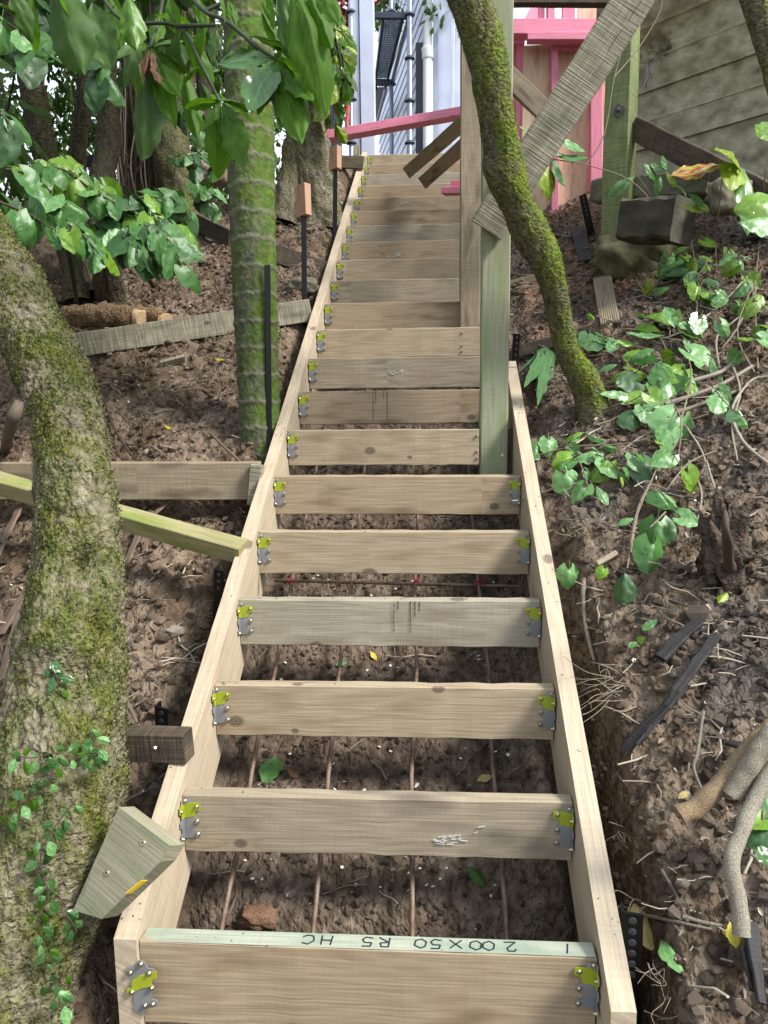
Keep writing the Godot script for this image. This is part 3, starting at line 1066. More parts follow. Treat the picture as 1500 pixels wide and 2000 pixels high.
# a decking offcut: a board with ribs along it
func grooved(t: Node3D, a: Vector3, b: Vector3, side: Vector3, w: float, h: float, ribs: int, m: Material) -> void:
	var s := Shape.new()
	s.beam(a, b, side, w, h * 0.8, 0.002, Vector2(rng.randf() * 2.0, 0.1), 0.001, 0.1, fn)
	part("board", s, m, t)
	var d := (b - a).normalized()
	var x := (side - d * side.dot(d)).normalized()
	var u := d.cross(x)
	if u.z < 0.0:
		u = -u
	for k in ribs:
		var o := x * w * ((k + 0.5) / ribs - 0.5) * 0.96 + u * h * 0.45
		var r := Shape.new()
		r.beam(a + o, b + o, x, w / ribs * 0.6, h * 0.2, 0.0008, Vector2(rng.randf() * 2.0, 0.1), 0.0, 0.3, fn)
		part("rib", r, m, t)

# black punched steel ground peg
func peg(a: Vector3, b: Vector3, w: float, label: String) -> void:
	var t := thing("steel_peg", b, label, "peg", "black steel ground pegs")
	var s := Shape.new()
	var d := (a - b).normalized()
	var x := (Vector3(1, 0, 0.25) - d * Vector3(1, 0, 0.25).dot(d)).normalized()
	var y := x.cross(d)
	s.beam(b - d * 0.15, a, x, w, 0.006, 0.001)
	s.beam(b - d * 0.15 - x * w * 0.5 + y * -0.012, a - x * w * 0.5 + y * -0.012, y, 0.03, 0.006, 0.001)
	part("shaft", s, M.black, t)
	var n := int(a.distance_to(b) / 0.028)
	var face := 1.0 if y.z > 0.0 else -1.0
	for k in n:
		var p := a - d * (0.018 + k * 0.028)
		var h := Shape.new()
		h.tube([p + y * 0.0025 * face, p + y * 0.0042 * face, p + y * 0.0043 * face], [w * 0.2, w * 0.2, w * 0.12], 9)
		part("hole_rim", h, M.dark_steel, t)

func make_boards() -> void:
	# board held across the bank left of the fifth stairs, with its end block
	var t := thing("retaining_board", Vector3(-0.884, 0.750, -1.614), "horizontal weathered board across the bank, its pale top edge lit", "board", "boards holding the terraces")
	var a := Vector3(-0.565, 0.828, -1.600)
	part("board", timber(Vector3(a.x, a.y + 0.008, a.z - 0.03), Vector3(-2.9, a.y + 0.018, a.z - 0.03), Vector3.UP, 0.155, 0.065), M.brown, t)
	part("end_block", timber(Vector3(-0.563, 0.905, -1.585), Vector3(-0.582, 0.743, -1.585), Vector3.RIGHT, 0.052, 0.05), M.grey, t)
	var bb := timber(Vector3(-1.686, 0.886, -1.430), Vector3(-0.526, 0.633, -1.163), Vector3(0, 1, 0.35), 0.068, 0.075)
	single("mossy_rail", bb, M.mossy, Vector3(-0.903, 0.679, -1.298), "yellow-green mossy timber lying diagonally behind the big trunk", "timber")
	var c := timber(Vector3(-1.80, ground(-1.80, -2.66) + 0.085, -2.67), Vector3(-0.57, ground(-0.75, -3.05) + 0.085, -3.115), Vector3.UP, 0.13, 0.045)
	single("retaining_board", c, M.grey, Vector3(-1.417, 1.505, -2.830), "long grey stained plank edging the terrace behind the palm trunk", "board", "boards holding the terraces")
	var d := timber(Vector3(-1.596, 2.395, -4.360) + Vector3(0, 0.05, 0), Vector3(-1.249, 2.198, -3.990) + Vector3(0, 0.05, 0), Vector3.UP, 0.12, 0.04)
	single("retaining_board", d, M.old, Vector3(-1.458, 2.350, -4.275), "short dark board in the upper bank left of the palm", "board", "boards holding the terraces")
	var e := timber(Vector3(-0.898, 2.050, -3.713) + Vector3(0, 0.05, 0), Vector3(-0.563, 1.948, -3.855) + Vector3(0, 0.05, 0), Vector3.UP, 0.12, 0.04)
	single("retaining_board", e, M.old, Vector3(-0.702, 2.020, -3.658), "dark board between the palm and the stair stringer, under the stakes", "board", "boards holding the terraces")
	# stubby block nailed on the stringer beside the big trunk
	var k := thing("nailed_block", Vector3(-0.580, 0.277, -0.393), "dark timber block butted onto the stringer, a bent nail in its face", "block")
	part("block", timber(Vector3(-0.726, 0.258, -0.421), Vector3(-0.500, 0.270, -0.397), Vector3.UP, 0.082, 0.06), M.old, k)
	var nail := Shape.new()
	nail.tube([Vector3(-0.606, 0.249, -0.357), Vector3(-0.553, 0.309, -0.299)], [0.0032, 0.0032], 6)
	part("nail", nail, M.screw, k)
	# offcut screwed to the foot of the stringer
	var o := thing("screwed_offcut", Vector3(-0.518, 0.180, 0.014), "slanted green-grey timber offcut with two screws and a yellow tag", "offcut")
	var oz := Vector3(-0.543, 0.294, -0.043)
	var pts := [Vector3(-0.543, 0.294, -0.043), Vector3(-0.395, 0.266, 0.053), Vector3(-0.566, 0.079, 0.094), Vector3(-0.635, 0.083, 0.016)]
	var s := Shape.new()
	var x := ((pts[1] as Vector3) - (pts[0] as Vector3)).normalized()
	var nrm := x.cross((pts[3] as Vector3) - (pts[0] as Vector3)).normalized()
	if nrm.z < 0.0:
		nrm = -nrm
	var y := nrm.cross(x)
	var poly := PackedVector2Array()
	for p: Vector3 in [Vector3(-0.543, 0.294, -0.043), Vector3(-0.397, 0.266, 0.053), Vector3(-0.417, 0.233, 0.059), Vector3(-0.571, 0.112, 0.089), Vector3(-0.635, 0.083, 0.016)]:
		poly.append(Vector2((p - oz).dot(x), (p - oz).dot(y)))
	s.plate(poly, oz - nrm * 0.045, x, y, 0.045)
	var face := part("block", s, M.greygreen, o)
	for q: Vector3 in [Vector3(-0.465, 0.250, 0.019), Vector3(-0.561, 0.180, 0.027)]:
		screw(o, q - nrm * (q - oz).dot(nrm), nrm, 0.0075)
	var lo := Vector3(Vector3(-0.417, 0.233, 0.059))
	var l2 := Vector3(Vector3(-0.571, 0.112, 0.089))
	var ed := (l2 - lo).normalized()
	var outn := ed.cross(nrm).normalized()
	if outn.y > 0.0:
		outn = -outn
	var ym := Shape.new()
	var yc := lo.lerp(l2, 0.42) - nrm * 0.02 + outn * 0.002
	ym.beam(yc - ed * 0.022, yc + ed * 0.022, nrm, 0.02, 0.0012, 0.0003)
	part("paper_tag", ym, M.yellow, o)
	# stakes with timber caps
	for q in [[Vector3(-0.614, 1.540, -3.113), Vector3(-0.612, 2.221, -3.234), Vector3(-0.620, 2.403, -3.262), "black steel stake capped with a pale timber block, nearer the palm"], [Vector3(-0.588, 2.304, -4.432), Vector3(-0.561, 2.790, -4.392), Vector3(-0.561, 2.952, -4.418), "black steel stake capped with a pale timber block, beside the upper stairs"]]:
		var sk := thing("capped_stake", q[0], q[3], "stake", "steel stakes with timber caps")
		part("rod", timber(q[0] - Vector3(0, 0.3, 0), q[1] + Vector3(0, 0.03, 0), Vector3.RIGHT, 0.032, 0.012, 0.0), M.black, sk)
		var cap := Shape.new()
		cap.beam(q[1], q[2], Vector3(0.8, 0, 0.6), 0.085, 0.05, 0.003, Vector2(0.4, 0.1), 0.0015, 0.1, fn)
		part("cap_block", cap, M.cap, sk)
	var rod := thing("bare_stake", Vector3(-0.601, 0.878, -1.941), "bare black steel stake standing in front of the palm trunk", "stake")
	part("rod", timber(Vector3(-0.595, 0.880, -1.924) - Vector3(0, 0.3, 0), Vector3(-0.572, 1.744, -1.954), Vector3.RIGHT, 0.026, 0.012, 0.0), M.black, rod)
	peg(Vector3(0.590, 0.049, -0.080), Vector3(0.597, -0.140, -0.091), 0.045, "black punched steel peg beside the foot of the stair stringer")
	peg(Vector3(0.558, 1.463, -2.380), Vector3(0.553, 1.292, -2.404), 0.032, "black punched steel peg beside the top of the nearer stringer")
	peg(Vector3(-0.643, 0.288, -0.594), Vector3(-0.652, 0.212, -0.612), 0.04, "black punched steel peg poking up behind the nailed block")
	peg(Vector3(-0.586, 0.593, -1.051), Vector3(-0.602, 0.490, -1.085), 0.034, "black punched steel peg beside the stringer below the mossy rail")
	peg(Vector3(1.120, 2.441, -3.840), Vector3(1.163, 2.307, -3.873), 0.045, "black punched steel peg leaning at the foot of the plywood")
	# loose boards on the right bank
	var db := thing("grooved_board", Vector3(1.073, 1.563, -2.727), "brown grooved decking offcut standing in the bank with one screw", "board")
	grooved(db, Vector3(1.066, 1.516, -2.663), Vector3(1.109, 1.810, -3.106), Vector3(1, 0.1, 0.2), 0.10, 0.03, 9, M.brown)
	screw(db, Vector3(1.059, 1.518, -2.620), Vector3(0, 0.3, 1), 0.006)
	single("dark_board", timber(Vector3(1.086, 1.963, -3.487), Vector3(1.112, 2.254, -3.953), Vector3(1, 0, 0.3), 0.09, 0.03), M.char, Vector3(1.090, 2.015, -3.582), "blackened short board stuck in the red bank below the plywood", "board")
	single("lying_batten", timber(Vector3(0.592, 1.829, -3.504), Vector3(0.808, 1.879, -3.451), Vector3.UP, 0.05, 0.03), M.brown, Vector3(0.699, 1.854, -3.474), "thin brown batten lying on the red soil behind the green post", "batten")
	single("lying_batten", timber(Vector3(0.560, 1.382, -2.636), Vector3(0.999, 1.498, -2.616), Vector3.UP, 0.06, 0.035), M.old, Vector3(0.771, 1.444, -2.644), "dark batten lying across the bank behind the curved trunk", "batten")
	single("wood_scrap", timber(Vector3(-1.306, 1.349, -2.604), Vector3(-1.194, 1.383, -2.666), Vector3(0, 0.6, 0.8), 0.05, 0.02), M.grey, Vector3(-1.255, 1.366, -2.635), "small flat wood scrap on the soil below the grey plank", "scrap")
	single("wood_scrap", timber(Vector3(0.705, 0.599, -1.107), Vector3(0.774, 0.633, -1.131), Vector3(0, 0.6, 0.8), 0.045, 0.02), M.brown, Vector3(0.741, 0.614, -1.116), "small sawn scrap on the bank beside the middle stairs", "scrap")
	# squared log halves on the terrace
	for q in [[Vector3(-1.946, 1.630, -2.935), Vector3(-1.479, 1.597, -2.838), 0.075, "split brown log with a pale cut end on the terrace"], [Vector3(-1.561, 1.635, -2.935), Vector3(-1.352, 1.597, -2.871), 0.055, "smaller split log lying behind the pale-ended log"]]:
		var lg := thing("split_log", q[0], q[3], "log", "split logs on the terrace")
		var ls := Shape.new()
		ls.tint = Color(0.36, 0.24, 0.15)
		var pth := smooth_path([q[0], (q[0] as Vector3).lerp(q[1], 0.5) + Vector3(0, 0.015, 0), q[1]], 12)
		var rr := []
		for z in pth.size():
			rr.append(q[2] * (1.0 - 0.15 * float(z) / pth.size()))
		ls.tube(pth, rr, 26, 0.3, fn, 11.0, false)
		part("bark", ls, M.bark, lg)
		var en := Shape.new()
		var dd: Vector3 = (q[1] - q[0]).normalized()
		en.tint = Color(0.62, 0.47, 0.30)
		en.tube([q[1] - dd * 0.02, q[1] + dd * 0.004, q[1] + dd * 0.008], [q[2] * 0.92, q[2] * 0.9, q[2] * 0.8], 18, 0.25, fn, 9.0)
		part("cut_end", en, M.crumb, lg)

# ---------------------------------------------------------------- concrete, upper posts and beams
func make_right_structures() -> void:
	var a := Vector3(1.437, 2.742, -4.162)
	var b := Vector3(2.215, 2.602, -3.279)
	var al := Vector3(b.x - a.x, 0, b.z - a.z).normalized()
	var up := Vector3.UP
	var out := Vector3(-al.z, 0, al.x)
	if out.z < 0.0:
		out = -out
	var w := thing("concrete_wall", Vector3(a.x, a.y - 0.3, a.z), "mouldy grey board-marked concrete wall with two broken pockets", "wall")
	var s := Shape.new()
	var len := 2.4
	var y0 := a.y - 0.5
	var y1: float = Vector3(1.548, 3.684, -4.267).y + 0.05
	# each lift of boxing left its own slightly stepped band
	var rows := [y0, a.y + 0.02, a.y + 0.185, a.y + 0.37, a.y + 0.56, a.y + 0.76, y1]
	var nu := 110
	for k in rows.size() - 1:
		var p := PackedVector3Array()
		var uvs := PackedVector2Array()
		var cols := PackedColorArray()
		var nv := 18
		var step := (k % 2) * 0.006 + k * 0.002
		for r in nv:
			for q in nu:
				var u := len * q / (nu - 1)
				var v: float = lerpf(rows[k] - 0.001, rows[k + 1] + 0.001, float(r) / (nv - 1))
				var dd: float = step + fn.get_noise_2d(u * 3.0, v * 5.0) * 0.004
				for h in [[0.20, a.y + 0.62, 0.16], [1.02, a.y + 0.56, 0.15]]:
					var e := Vector2((u - h[0]) * 1.0, (v - h[1]) * 1.5).length() + fn.get_noise_2d(u * 16.0, v * 16.0) * 0.05
					dd -= 0.07 * ss(h[2], h[2] * 0.55, e) * (0.75 + 0.6 * fn.get_noise_2d(u * 40.0, v * 40.0))
				p.append(a + al * u + out * dd + up * (v - a.y))
				uvs.append(Vector2(u, v))
				var n := fn.get_noise_2d(u * 2.0, v * 4.0)
				var n2 := fn.get_noise_2d(u * 14.0, v * 14.0)
				cols.append(Color(0.58, 0.55, 0.44).lerp(Color(0.42, 0.40, 0.28), clampf(0.45 + n * 0.6 + n2 * 0.25 + fn.get_noise_2d(u * 60.0, v * 60.0) * 0.5, 0.0, 1.0)).lerp(Color(0.60, 0.58, 0.49), clampf(n2 * 0.8 + fn.get_noise_2d(u * 90.0, v * 25.0) * 0.8, 0.0, 0.7)))
		var bs := Shape.new()
		bs.grid(p, nu, nv, false, out, uvs, cols)
		part("cast_band", bs, M.concrete, w)
		if k:
			var fin := Shape.new()
			fin.tint = Color(0.62, 0.60, 0.50)
			fin.beam(a + up * (rows[k] - a.y) + out * (step + 0.005), a + al * len + up * (rows[k] - a.y) + out * (step + 0.005), up, 0.006, 0.012, 0.001, Vector2.ZERO, 0.003, 0.03, fn)
			part("cast_ridge", fin, M.concrete, w)
	var core := Shape.new()
	core.tint = Color(0.25, 0.24, 0.18)
	core.beam(a + up * (y0 - a.y) - out * 0.16 + al * 1.2, a + up * (y1 - a.y) - out * 0.16 + al * 1.2, al, len, 0.12)
	part("core", core, M.concrete, w)
	var drip := Shape.new()
	for k in 26:
		var p := a + al * (0.20 + rng.randfn() * 0.02) + up * (0.56 - rng.randf() * 0.12) + out * 0.01
		drip.tint = Color(0.6, 0.6, 0.58)
		drip.tube([p, p + Vector3(rng.randfn() * 0.006, -0.03, 0), p + Vector3(rng.randfn() * 0.01, -0.06, 0)], [0.004, 0.007, 0.002], 5, 0.4, fn, 60.0)
	part("lime_drip", drip, M.crumb, w)
	# beams at the top of the picture
	var tb := Shape.new()
	var b1 := Vector3(1.239, 3.582, -4.079)
	tb.beam(b1 + up * 0.06, b1 + al * 2.2 + up * 0.06 + up * 0.02, up, 0.16, 0.06, 0.004, Vector2(0.1, 0.0), 0.003, 0.1, fn)
	single("top_plate", tb, M.brown, b1, "weathered timber plate along the top of the concrete wall", "beam")
	var tb2 := Shape.new()
	tb2.beam(Vector3(0.415, 3.592, -3.670), Vector3(1.352, 3.575, -3.730), up, 0.14, 0.07, 0.004, Vector2(0.9, 0.0), 0.003, 0.1, fn)
	single("cross_beam", tb2, M.old, Vector3(0.633, 3.562, -3.680), "dark timber beam running level above the pink framing", "beam")
	# mossy corner post with washer plate
	var pb := Vector3(1.238, 2.207, -3.355)
	var pp := upright("fence_post", pb, pb.y + 1.55, 0.15, 0.15, -0.55, M.mossy_post, "mossy square post with a bolted washer plate, against the concrete")
	var wc := Vector3(1.218, 2.755, -3.287)
	var ws := Shape.new()
	ws.beam(wc, wc + Vector3(-0.01, 0, 0.006), Vector3(0.35, 1, 0.2), 0.055, 0.055, 0.002)
	var wn := Vector3(-0.5, 0.05, 0.86)
	wc += wn * 0.025
	var ws2 := Shape.new()
	ws2.beam(wc, wc + wn * 0.006, Vector3(0.5, 0.8, 0.3), 0.056, 0.056, 0.002)
	var wp := part("washer", ws2, M.galv_old, pp)
	var bo := Shape.new()
	bo.tube([wc + wn * 0.005, wc + wn * 0.022, wc + wn * 0.024], [0.012, 0.012, 0.009], 6)
	part("bolt", bo, M.dark_steel, wp)
	# dark weathered brace running down to the right
	var br := Shape.new()
	br.beam(Vector3(1.310, 2.681, -3.333), Vector3(1.880, 2.056, -2.562), Vector3(0, 1, 0), 0.125, 0.05, 0.004, Vector2(0.2, 0.0), 0.005, 0.08, fn)
	single("timber_brace", br, M.old, Vector3(1.448, 2.516, -3.164), "dark weathered beam sloping down to the right from the mossy post", "brace")
	# broken footing and the block under it
	var f := thing("concrete_footing", Vector3(1.418, 2.292, -3.025), "rough broken concrete ledge beneath the mossy post", "footing")
	part("slab", slab(Vector3(1.220, 2.402, -3.587), Vector3(1.752, 2.310, -3.050), 0.14, 0.30, Color(0.27, 0.26, 0.20)), M.concrete, f)
	var bk := thing("concrete_block", Vector3(1.357, 2.029, -2.776), "dark square concrete block sunk in the bank below the ledge", "block")
	part("body", slab(Vector3(1.200, 2.074, -2.824), Vector3(1.427, 2.035, -2.630), 0.22, 0.26, Color(0.11, 0.105, 0.09)), M.concrete, bk)
	single("bank_stone", boulder(Vector3(1.651, 2.146, -2.713), Vector3(0.10, 0.085, 0.08), Color(0.24, 0.22, 0.17), 0.25, 2), M.concrete, Vector3(1.651, 2.133, -2.711), "rounded pale stone wedged under the dark sloping beam", "stone")
	single("bank_stone", boulder(Vector3(1.308, 1.916, -3.185), Vector3(0.22, 0.13, 0.13), Color(0.15, 0.145, 0.09), 0.35, 9), M.concrete, Vector3(1.319, 1.894, -3.227), "mossy brown boulder in the bank below the dark concrete block", "stone")
	single("bank_stone", boulder(Vector3(-0.653, 1.833, -3.337), Vector3(0.09, 0.05, 0.06), Color(0.22, 0.20, 0.16), 0.3, 12), M.concrete, Vector3(-0.654, 1.819, -3.343), "flat stone in the bank between palm and stringer", "stone")
	single("bank_stone", boulder(Vector3(-0.323, -0.206, -0.367), Vector3(0.045, 0.025, 0.03), Color(0.24, 0.15, 0.10), 0.3, 14), M.crumb, Vector3(-0.323, -0.206, -0.367), "reddish stone in the trench between the two lowest boards", "stone")

func boulder(c: Vector3, r: Vector3, tint: Color, lumpy: float, s: int) -> Shape:
	var nu := 29
	var nv := 18
	var p := PackedVector3Array()
	var uvs := PackedVector2Array()
	for k in nv:
		var th := PI * k / (nv - 1)
		for q in nu:
			var ph := TAU * (q % (nu - 1)) / (nu - 1)
			var d := Vector3(sin(th) * cos(ph), cos(th), sin(th) * sin(ph))
			# pulled towards a box, then broken up
			var m := maxf(absf(d.x), maxf(absf(d.y), absf(d.z)))
			var e := d.lerp(d / m, 0.55) * (1.0 + lumpy * fn.get_noise_3d(d.x * 1.6 + s, d.y * 1.6, d.z * 1.6) + lumpy * 0.3 * fr.get_noise_3d(d.x * 4.0 + s, d.y * 4.0, d.z * 4.0))
			p.append(c + e * r)
			uvs.append(Vector2(ph, th))
	var sh := Shape.new()
	sh.tint = tint
	sh.grid(p, nu, nv, true, Vector3.UP, uvs)
	return sh

# a broken slab of concrete: a box whose skin is chipped
func slab(a: Vector3, b: Vector3, h: float, d: float, tint: Color) -> Shape:
	var s := Shape.new()
	s.tint = tint
	s.beam(a - Vector3(0, 0, d * 0.3), b - Vector3(0, 0, d * 0.3), Vector3.UP, h, d, h * 0.08, Vector2.ZERO, h * 0.09, 0.06, fn)
	return s

# ---------------------------------------------------------------- pink wall framing
func make_pink_frame() -> void:
	var t := thing("pink_wall_frame", Vector3(1.119, 2.441, -4.601), "bright pink timber wall framing with plywood sheets between the studs", "wall frame")
	var z0: float = Vector3(1.119, 2.441, -4.601).z
	var x := Vector3.RIGHT
	var up := Vector3.UP
	var st := func(pa: Vector3, pb: Vector3, w: float, d: float, m: Material) -> void:
		var s := Shape.new()
		s.beam(pa, pb, x if absf(pa.y - pb.y) > absf(pa.x - pb.x) else up, w, d, 0.003, Vector2(rng.randf() * 2, 0.05), 0.0008, 0.3, fn)
		part("stud" if absf(pa.y - pb.y) > absf(pa.x - pb.x) else "rail", s, m, t)
	# sheets
	for q in [[1022, 90, 1082, 430, 0.03], [1082, 85, 1200, 436, 0.05], [1128, 14, 1240, 60, 0.05]]:
		var a: Vector3 = at_z(q[0], q[1], z0 - q[4])
		var b: Vector3 = at_z(q[2], q[3], z0 - q[4])
		var s := Shape.new()
		s.beam(Vector3((a.x + b.x) / 2, b.y, a.z), Vector3((a.x + b.x) / 2, a.y, a.z), x, absf(b.x - a.x), 0.018, 0.001, Vector2(rng.randf(), 0.0), 0.0, 0.3, fn)
		part("plywood_sheet", s, M.ply, t)
	st.call(at_z(1082, 428, z0), at_z(1082, 84, z0), 0.05, 0.09, M.pink)
	st.call(at_z(1163, 425, z0), at_z(1163, 60, z0), 0.085, 0.09, M.pink)
	st.call(at_z(1014, 428, z0 - 0.1), at_z(1014, 92, z0 - 0.1), 0.055, 0.09, M.pink)
	st.call(at_z(1000, 428, z0 - 0.14), at_z(1000, 92, z0 - 0.14), 0.05, 0.09, M.pink)
	st.call(at_z(1110, 66, z0 + 0.02), at_z(1110, 8, z0 + 0.02), 0.09, 0.05, M.pink)
	st.call(at_z(1075, 46, z0 - 0.02), at_z(1075, -30, z0 - 0.02), 0.05, 0.09, M.pink)
	st.call(at_z(1057, 46, z0 - 0.05), at_z(1057, -30, z0 - 0.05), 0.04, 0.09, M.pink)
	st.call(at_z(940, 58, z0 + 0.05), at_z(1240, 58, z0 + 0.05), 0.10, 0.12, M.pink)
	st.call(at_z(940, 82, z0 - 0.08), at_z(1024, 82, z0 - 0.08), 0.06, 0.09, M.pink)
	st.call(at_z(1030, 75, z0 + 0.12), at_z(1240, 75, z0 + 0.12), 0.05, 0.09, M.pink)
	st.call(at_z(1086, 92, z0 + 0.01), at_z(1160, 92, z0 + 0.01), 0.05, 0.07, M.pink)
	st.call(at_z(1045, 430, z0 + 0.05), at_z(1190, 432, z0 + 0.05), 0.05, 0.12, M.cap)
	var dg := Shape.new()
	dg.beam(Vector3(0.849, 3.905, -4.966), Vector3(1.006, 4.183, -5.020), Vector3(0, 0, 1), 0.05, 0.09, 0.003, Vector2.ZERO, 0.001, 0.3, fn)
	part("brace", dg, M.pink, t)

func at_z(px: float, py: float, z: float) -> Vector3:
	var r := Basis.from_euler(Vector3(-0.156, 0.0663, -0.0122)) * Vector3((px - 750.0) / 1502.0, -(py - 1000.0) / 1502.0, -1.0)
	var c := Vector3(0.1544, 1.1952, 1.493)
	return c + r * ((z - c.z) / r.z)

# ---------------------------------------------------------------- house and scaffold
func make_house() -> void:
	var base := 3.35
	var h := thing("weatherboard_house", Vector3(-0.159, 4.241, -9.111), "pale blue-white weatherboard house wall seen end on beyond the stairs", "house")
	# wall receding to the far left, boards lapped one over the next
	var a := Vector3(0.087, 4.358, -8.335)
	var b := Vector3(-0.788, 5.757, -12.860)
	a.y = base
	b.y = base
	var al := (b - a).normalized()
	var out := Vector3(al.z, 0, -al.x)
	if out.x > 0.0:
		out = -out
	for k in 40:
		var y := base - 0.1 + k * 0.15
		var s := Shape.new()
		s.plate(PackedVector2Array([Vector2(0, 0), Vector2(0.022, 0.0), Vector2(0.010, 0.165), Vector2(0, 0.165)]), a + Vector3(0, y - base, 0) + (al * a.distance_to(b)) * 0.0, out, Vector3.UP, a.distance_to(b) * (1.0 if out.cross(Vector3.UP).dot(al) > 0.0 else -1.0))
		part("weatherboard", s, M.house, h)
	# end panels facing the stairs
	var pan := func(x0: float, x1: float, d: float, thick: float, called: String, m: Material, top := -80.0) -> void:
		var p0: Vector3 = at_depth(x0, 300, d)
		var p1: Vector3 = at_depth(x1, 300, d)
		var c := (p0 + p1) / 2
		var s := Shape.new()
		s.beam(Vector3(c.x, base - 0.3, c.z), Vector3(c.x, at_depth(x0, top, d).y, c.z), Vector3(1, 0, 0.066), p0.distance_to(p1), thick, 0.004)
		part(called, s, m, h)
	pan.call(856, 930, 9.0, 0.05, "corner_board", M.house)
	pan.call(880, 887, 8.9, 0.03, "corner_board", M.house)
	pan.call(846, 857, 9.3, 0.04, "corner_board", M.house)
	var g := thing("garage_wall_end", Vector3(-0.618, 3.821, -7.594), "tall white boarded wall end with one open joint, beside the stair head", "wall")
	var pl := func(x0: float, x1: float, d: float, thick: float, m: Material) -> void:
		var p0: Vector3 = at_depth(x0, 300, d)
		var p1: Vector3 = at_depth(x1, 300, d)
		var c := (p0 + p1) / 2
		var s := Shape.new()
		s.beam(Vector3(c.x, 3.0, c.z), Vector3(c.x, at_depth(x0, -80, d).y, c.z), Vector3(1, 0, 0.066), p0.distance_to(p1), thick, 0.004)
		part("vertical_board", s, m, g)
	pl.call(688.5, 705.0, 8.62, 0.06, M.house)
	pl.call(707.0, 734.0, 8.6, 0.09, M.house)
	pl.call(690, 730, 8.75, 0.05, M.slate)
	# downpipe with a collar, dark pipe beside it
	var dp := thing("downpipe", Vector3(0.082, 3.903, -7.958), "white downpipe with a thick collar on the house corner", "pipe")
	var ds := Shape.new()
	ds.tube([Vector3(0.082, 3.845, -7.949), Vector3(0.092, 6.011, -8.291)], [0.052, 0.052], 16)
	part("pipe", ds, M.white, dp)
	var dc := Shape.new()
	dc.tube([Vector3(0.090, 4.969, -8.127), Vector3(0.090, 4.986, -8.130), Vector3(0.090, 5.074, -8.143), Vector3(0.090, 5.097, -8.147), Vector3(0.091, 5.109, -8.149)], [0.054, 0.072, 0.072, 0.078, 0.054], 16)
	part("collar", dc, M.white, dp)
	var bp := Shape.new()
	bp.beam(Vector3(-0.014, 3.829, -8.042), Vector3(-0.012, 5.202, -8.258), Vector3.RIGHT, 0.085, 0.06, 0.012)
	single("dark_pipe", bp, M.slate, Vector3(-0.014, 3.935, -8.058), "dark square pipe standing beside the white downpipe", "pipe")
	# scaffold
	var sc := thing("scaffold", Vector3(-0.199, 4.029, -8.365), "steel scaffold bay with a punched deck seen from below", "scaffold")
	for q in [[800, 318, 800, -40, 8.9, 0.034], [765, 318, 764, 160, 10.3, 0.030], [764, 28, 764, -40, 9.1, 0.026], [686, 318, 685, -40, 8.4, 0.026]]:
		var s := Shape.new()
		s.tube([at_depth(q[0], q[1], q[4]), at_depth(q[2], q[3], q[4])], [q[5], q[5]], 12)
		var o := part("standard", s, M.steel, sc)
		for y in ([115, 198, 280, 30] if q[0] == 800 else [165] if q[0] == 765 else [25] if q[0] == 764 else [25, 110, 195, 280]):
			var r := Shape.new()
			var c: Vector3 = at_depth(q[0], y, q[4])
			r.tube([c - Vector3(0, 0.012, 0), c - Vector3(0, 0.004, 0), c + Vector3(0, 0.004, 0), c + Vector3(0, 0.03, 0)], [0.04, 0.062, 0.062, 0.036], 12)
			part("rosette", r, M.dark_steel, o)
	var lg := Shape.new()
	lg.beam(Vector3(-0.567, 5.534, -8.274), Vector3(-0.123, 5.505, -8.248), Vector3.UP, 0.07, 0.05, 0.006)
	part("transom", lg, M.dark_steel, sc)
	var lg2 := Shape.new()
	lg2.beam(Vector3(-0.695, 5.327, -9.653), Vector3(-0.399, 5.270, -9.562), Vector3.UP, 0.08, 0.05, 0.006)
	part("transom", lg2, M.dark_steel, sc)
	for q in [[Vector3(-0.161, 5.417, -8.282), Vector3(-0.405, 5.337, -9.674)], [Vector3(-0.502, 5.242, -9.652), Vector3(-0.805, 5.709, -12.344)], [Vector3(-0.135, 5.487, -8.244), Vector3(-0.399, 5.270, -9.562)]]:
		var s := Shape.new()
		s.tube([q[0], q[1]], [0.022, 0.022], 8)
		part("ledger", s, M.steel, sc)
	for q in [[Vector3(-0.437, 5.512, -8.299), Vector3(-0.209, 5.500, -8.292), Vector3(-0.467, 5.379, -9.676), Vector3(-0.626, 5.381, -9.666)], [Vector3(-0.623, 5.277, -9.701), Vector3(-0.491, 5.275, -9.709), Vector3(-0.780, 5.708, -12.244), Vector3(-0.892, 5.709, -12.236)]]:
		deck(sc, q[0], q[1], q[2], q[3])
	# red barrier pipe and dark fence post by the old stump
	var rp := Shape.new()
	rp.tube(smooth_path([Vector3(-0.689, 4.590, -7.305), Vector3(-0.733, 4.520, -7.291), Vector3(-0.750, 4.294, -7.254), Vector3(-0.778, 3.906, -7.191)], 5), [0.02, 0.021, 0.021, 0.021, 0.021, 0.021, 0.021, 0.021, 0.021, 0.021, 0.021, 0.021, 0.021, 0.021, 0.021, 0.021], 10)
	single("red_pipe", rp, M.red, Vector3(-0.767, 3.970, -7.202), "bent red pipe beside the white wall end", "pipe")
	var fp := Shape.new()
	fp.beam(Vector3(-0.831, 3.494, -6.514), Vector3(-0.840, 4.319, -6.644), Vector3.RIGHT, 0.16, 0.10, 0.006)
	single("dark_post", fp, M.slate, Vector3(-0.831, 3.519, -6.518), "dark grey post standing behind the old stump", "post")
	var sl := timber(Vector3(-0.752, 3.291, -5.980), Vector3(-0.474, 3.249, -5.891), Vector3.UP, 0.11, 0.05)
	single("landing_board", sl, M.brown, Vector3(-0.629, 3.266, -5.934), "short level board at the landing left of the stair head", "board")
	var s2 := timber(Vector3(-0.579, 3.401, -6.212), Vector3(-0.569, 3.497, -6.228), Vector3.RIGHT, 0.05, 0.05)
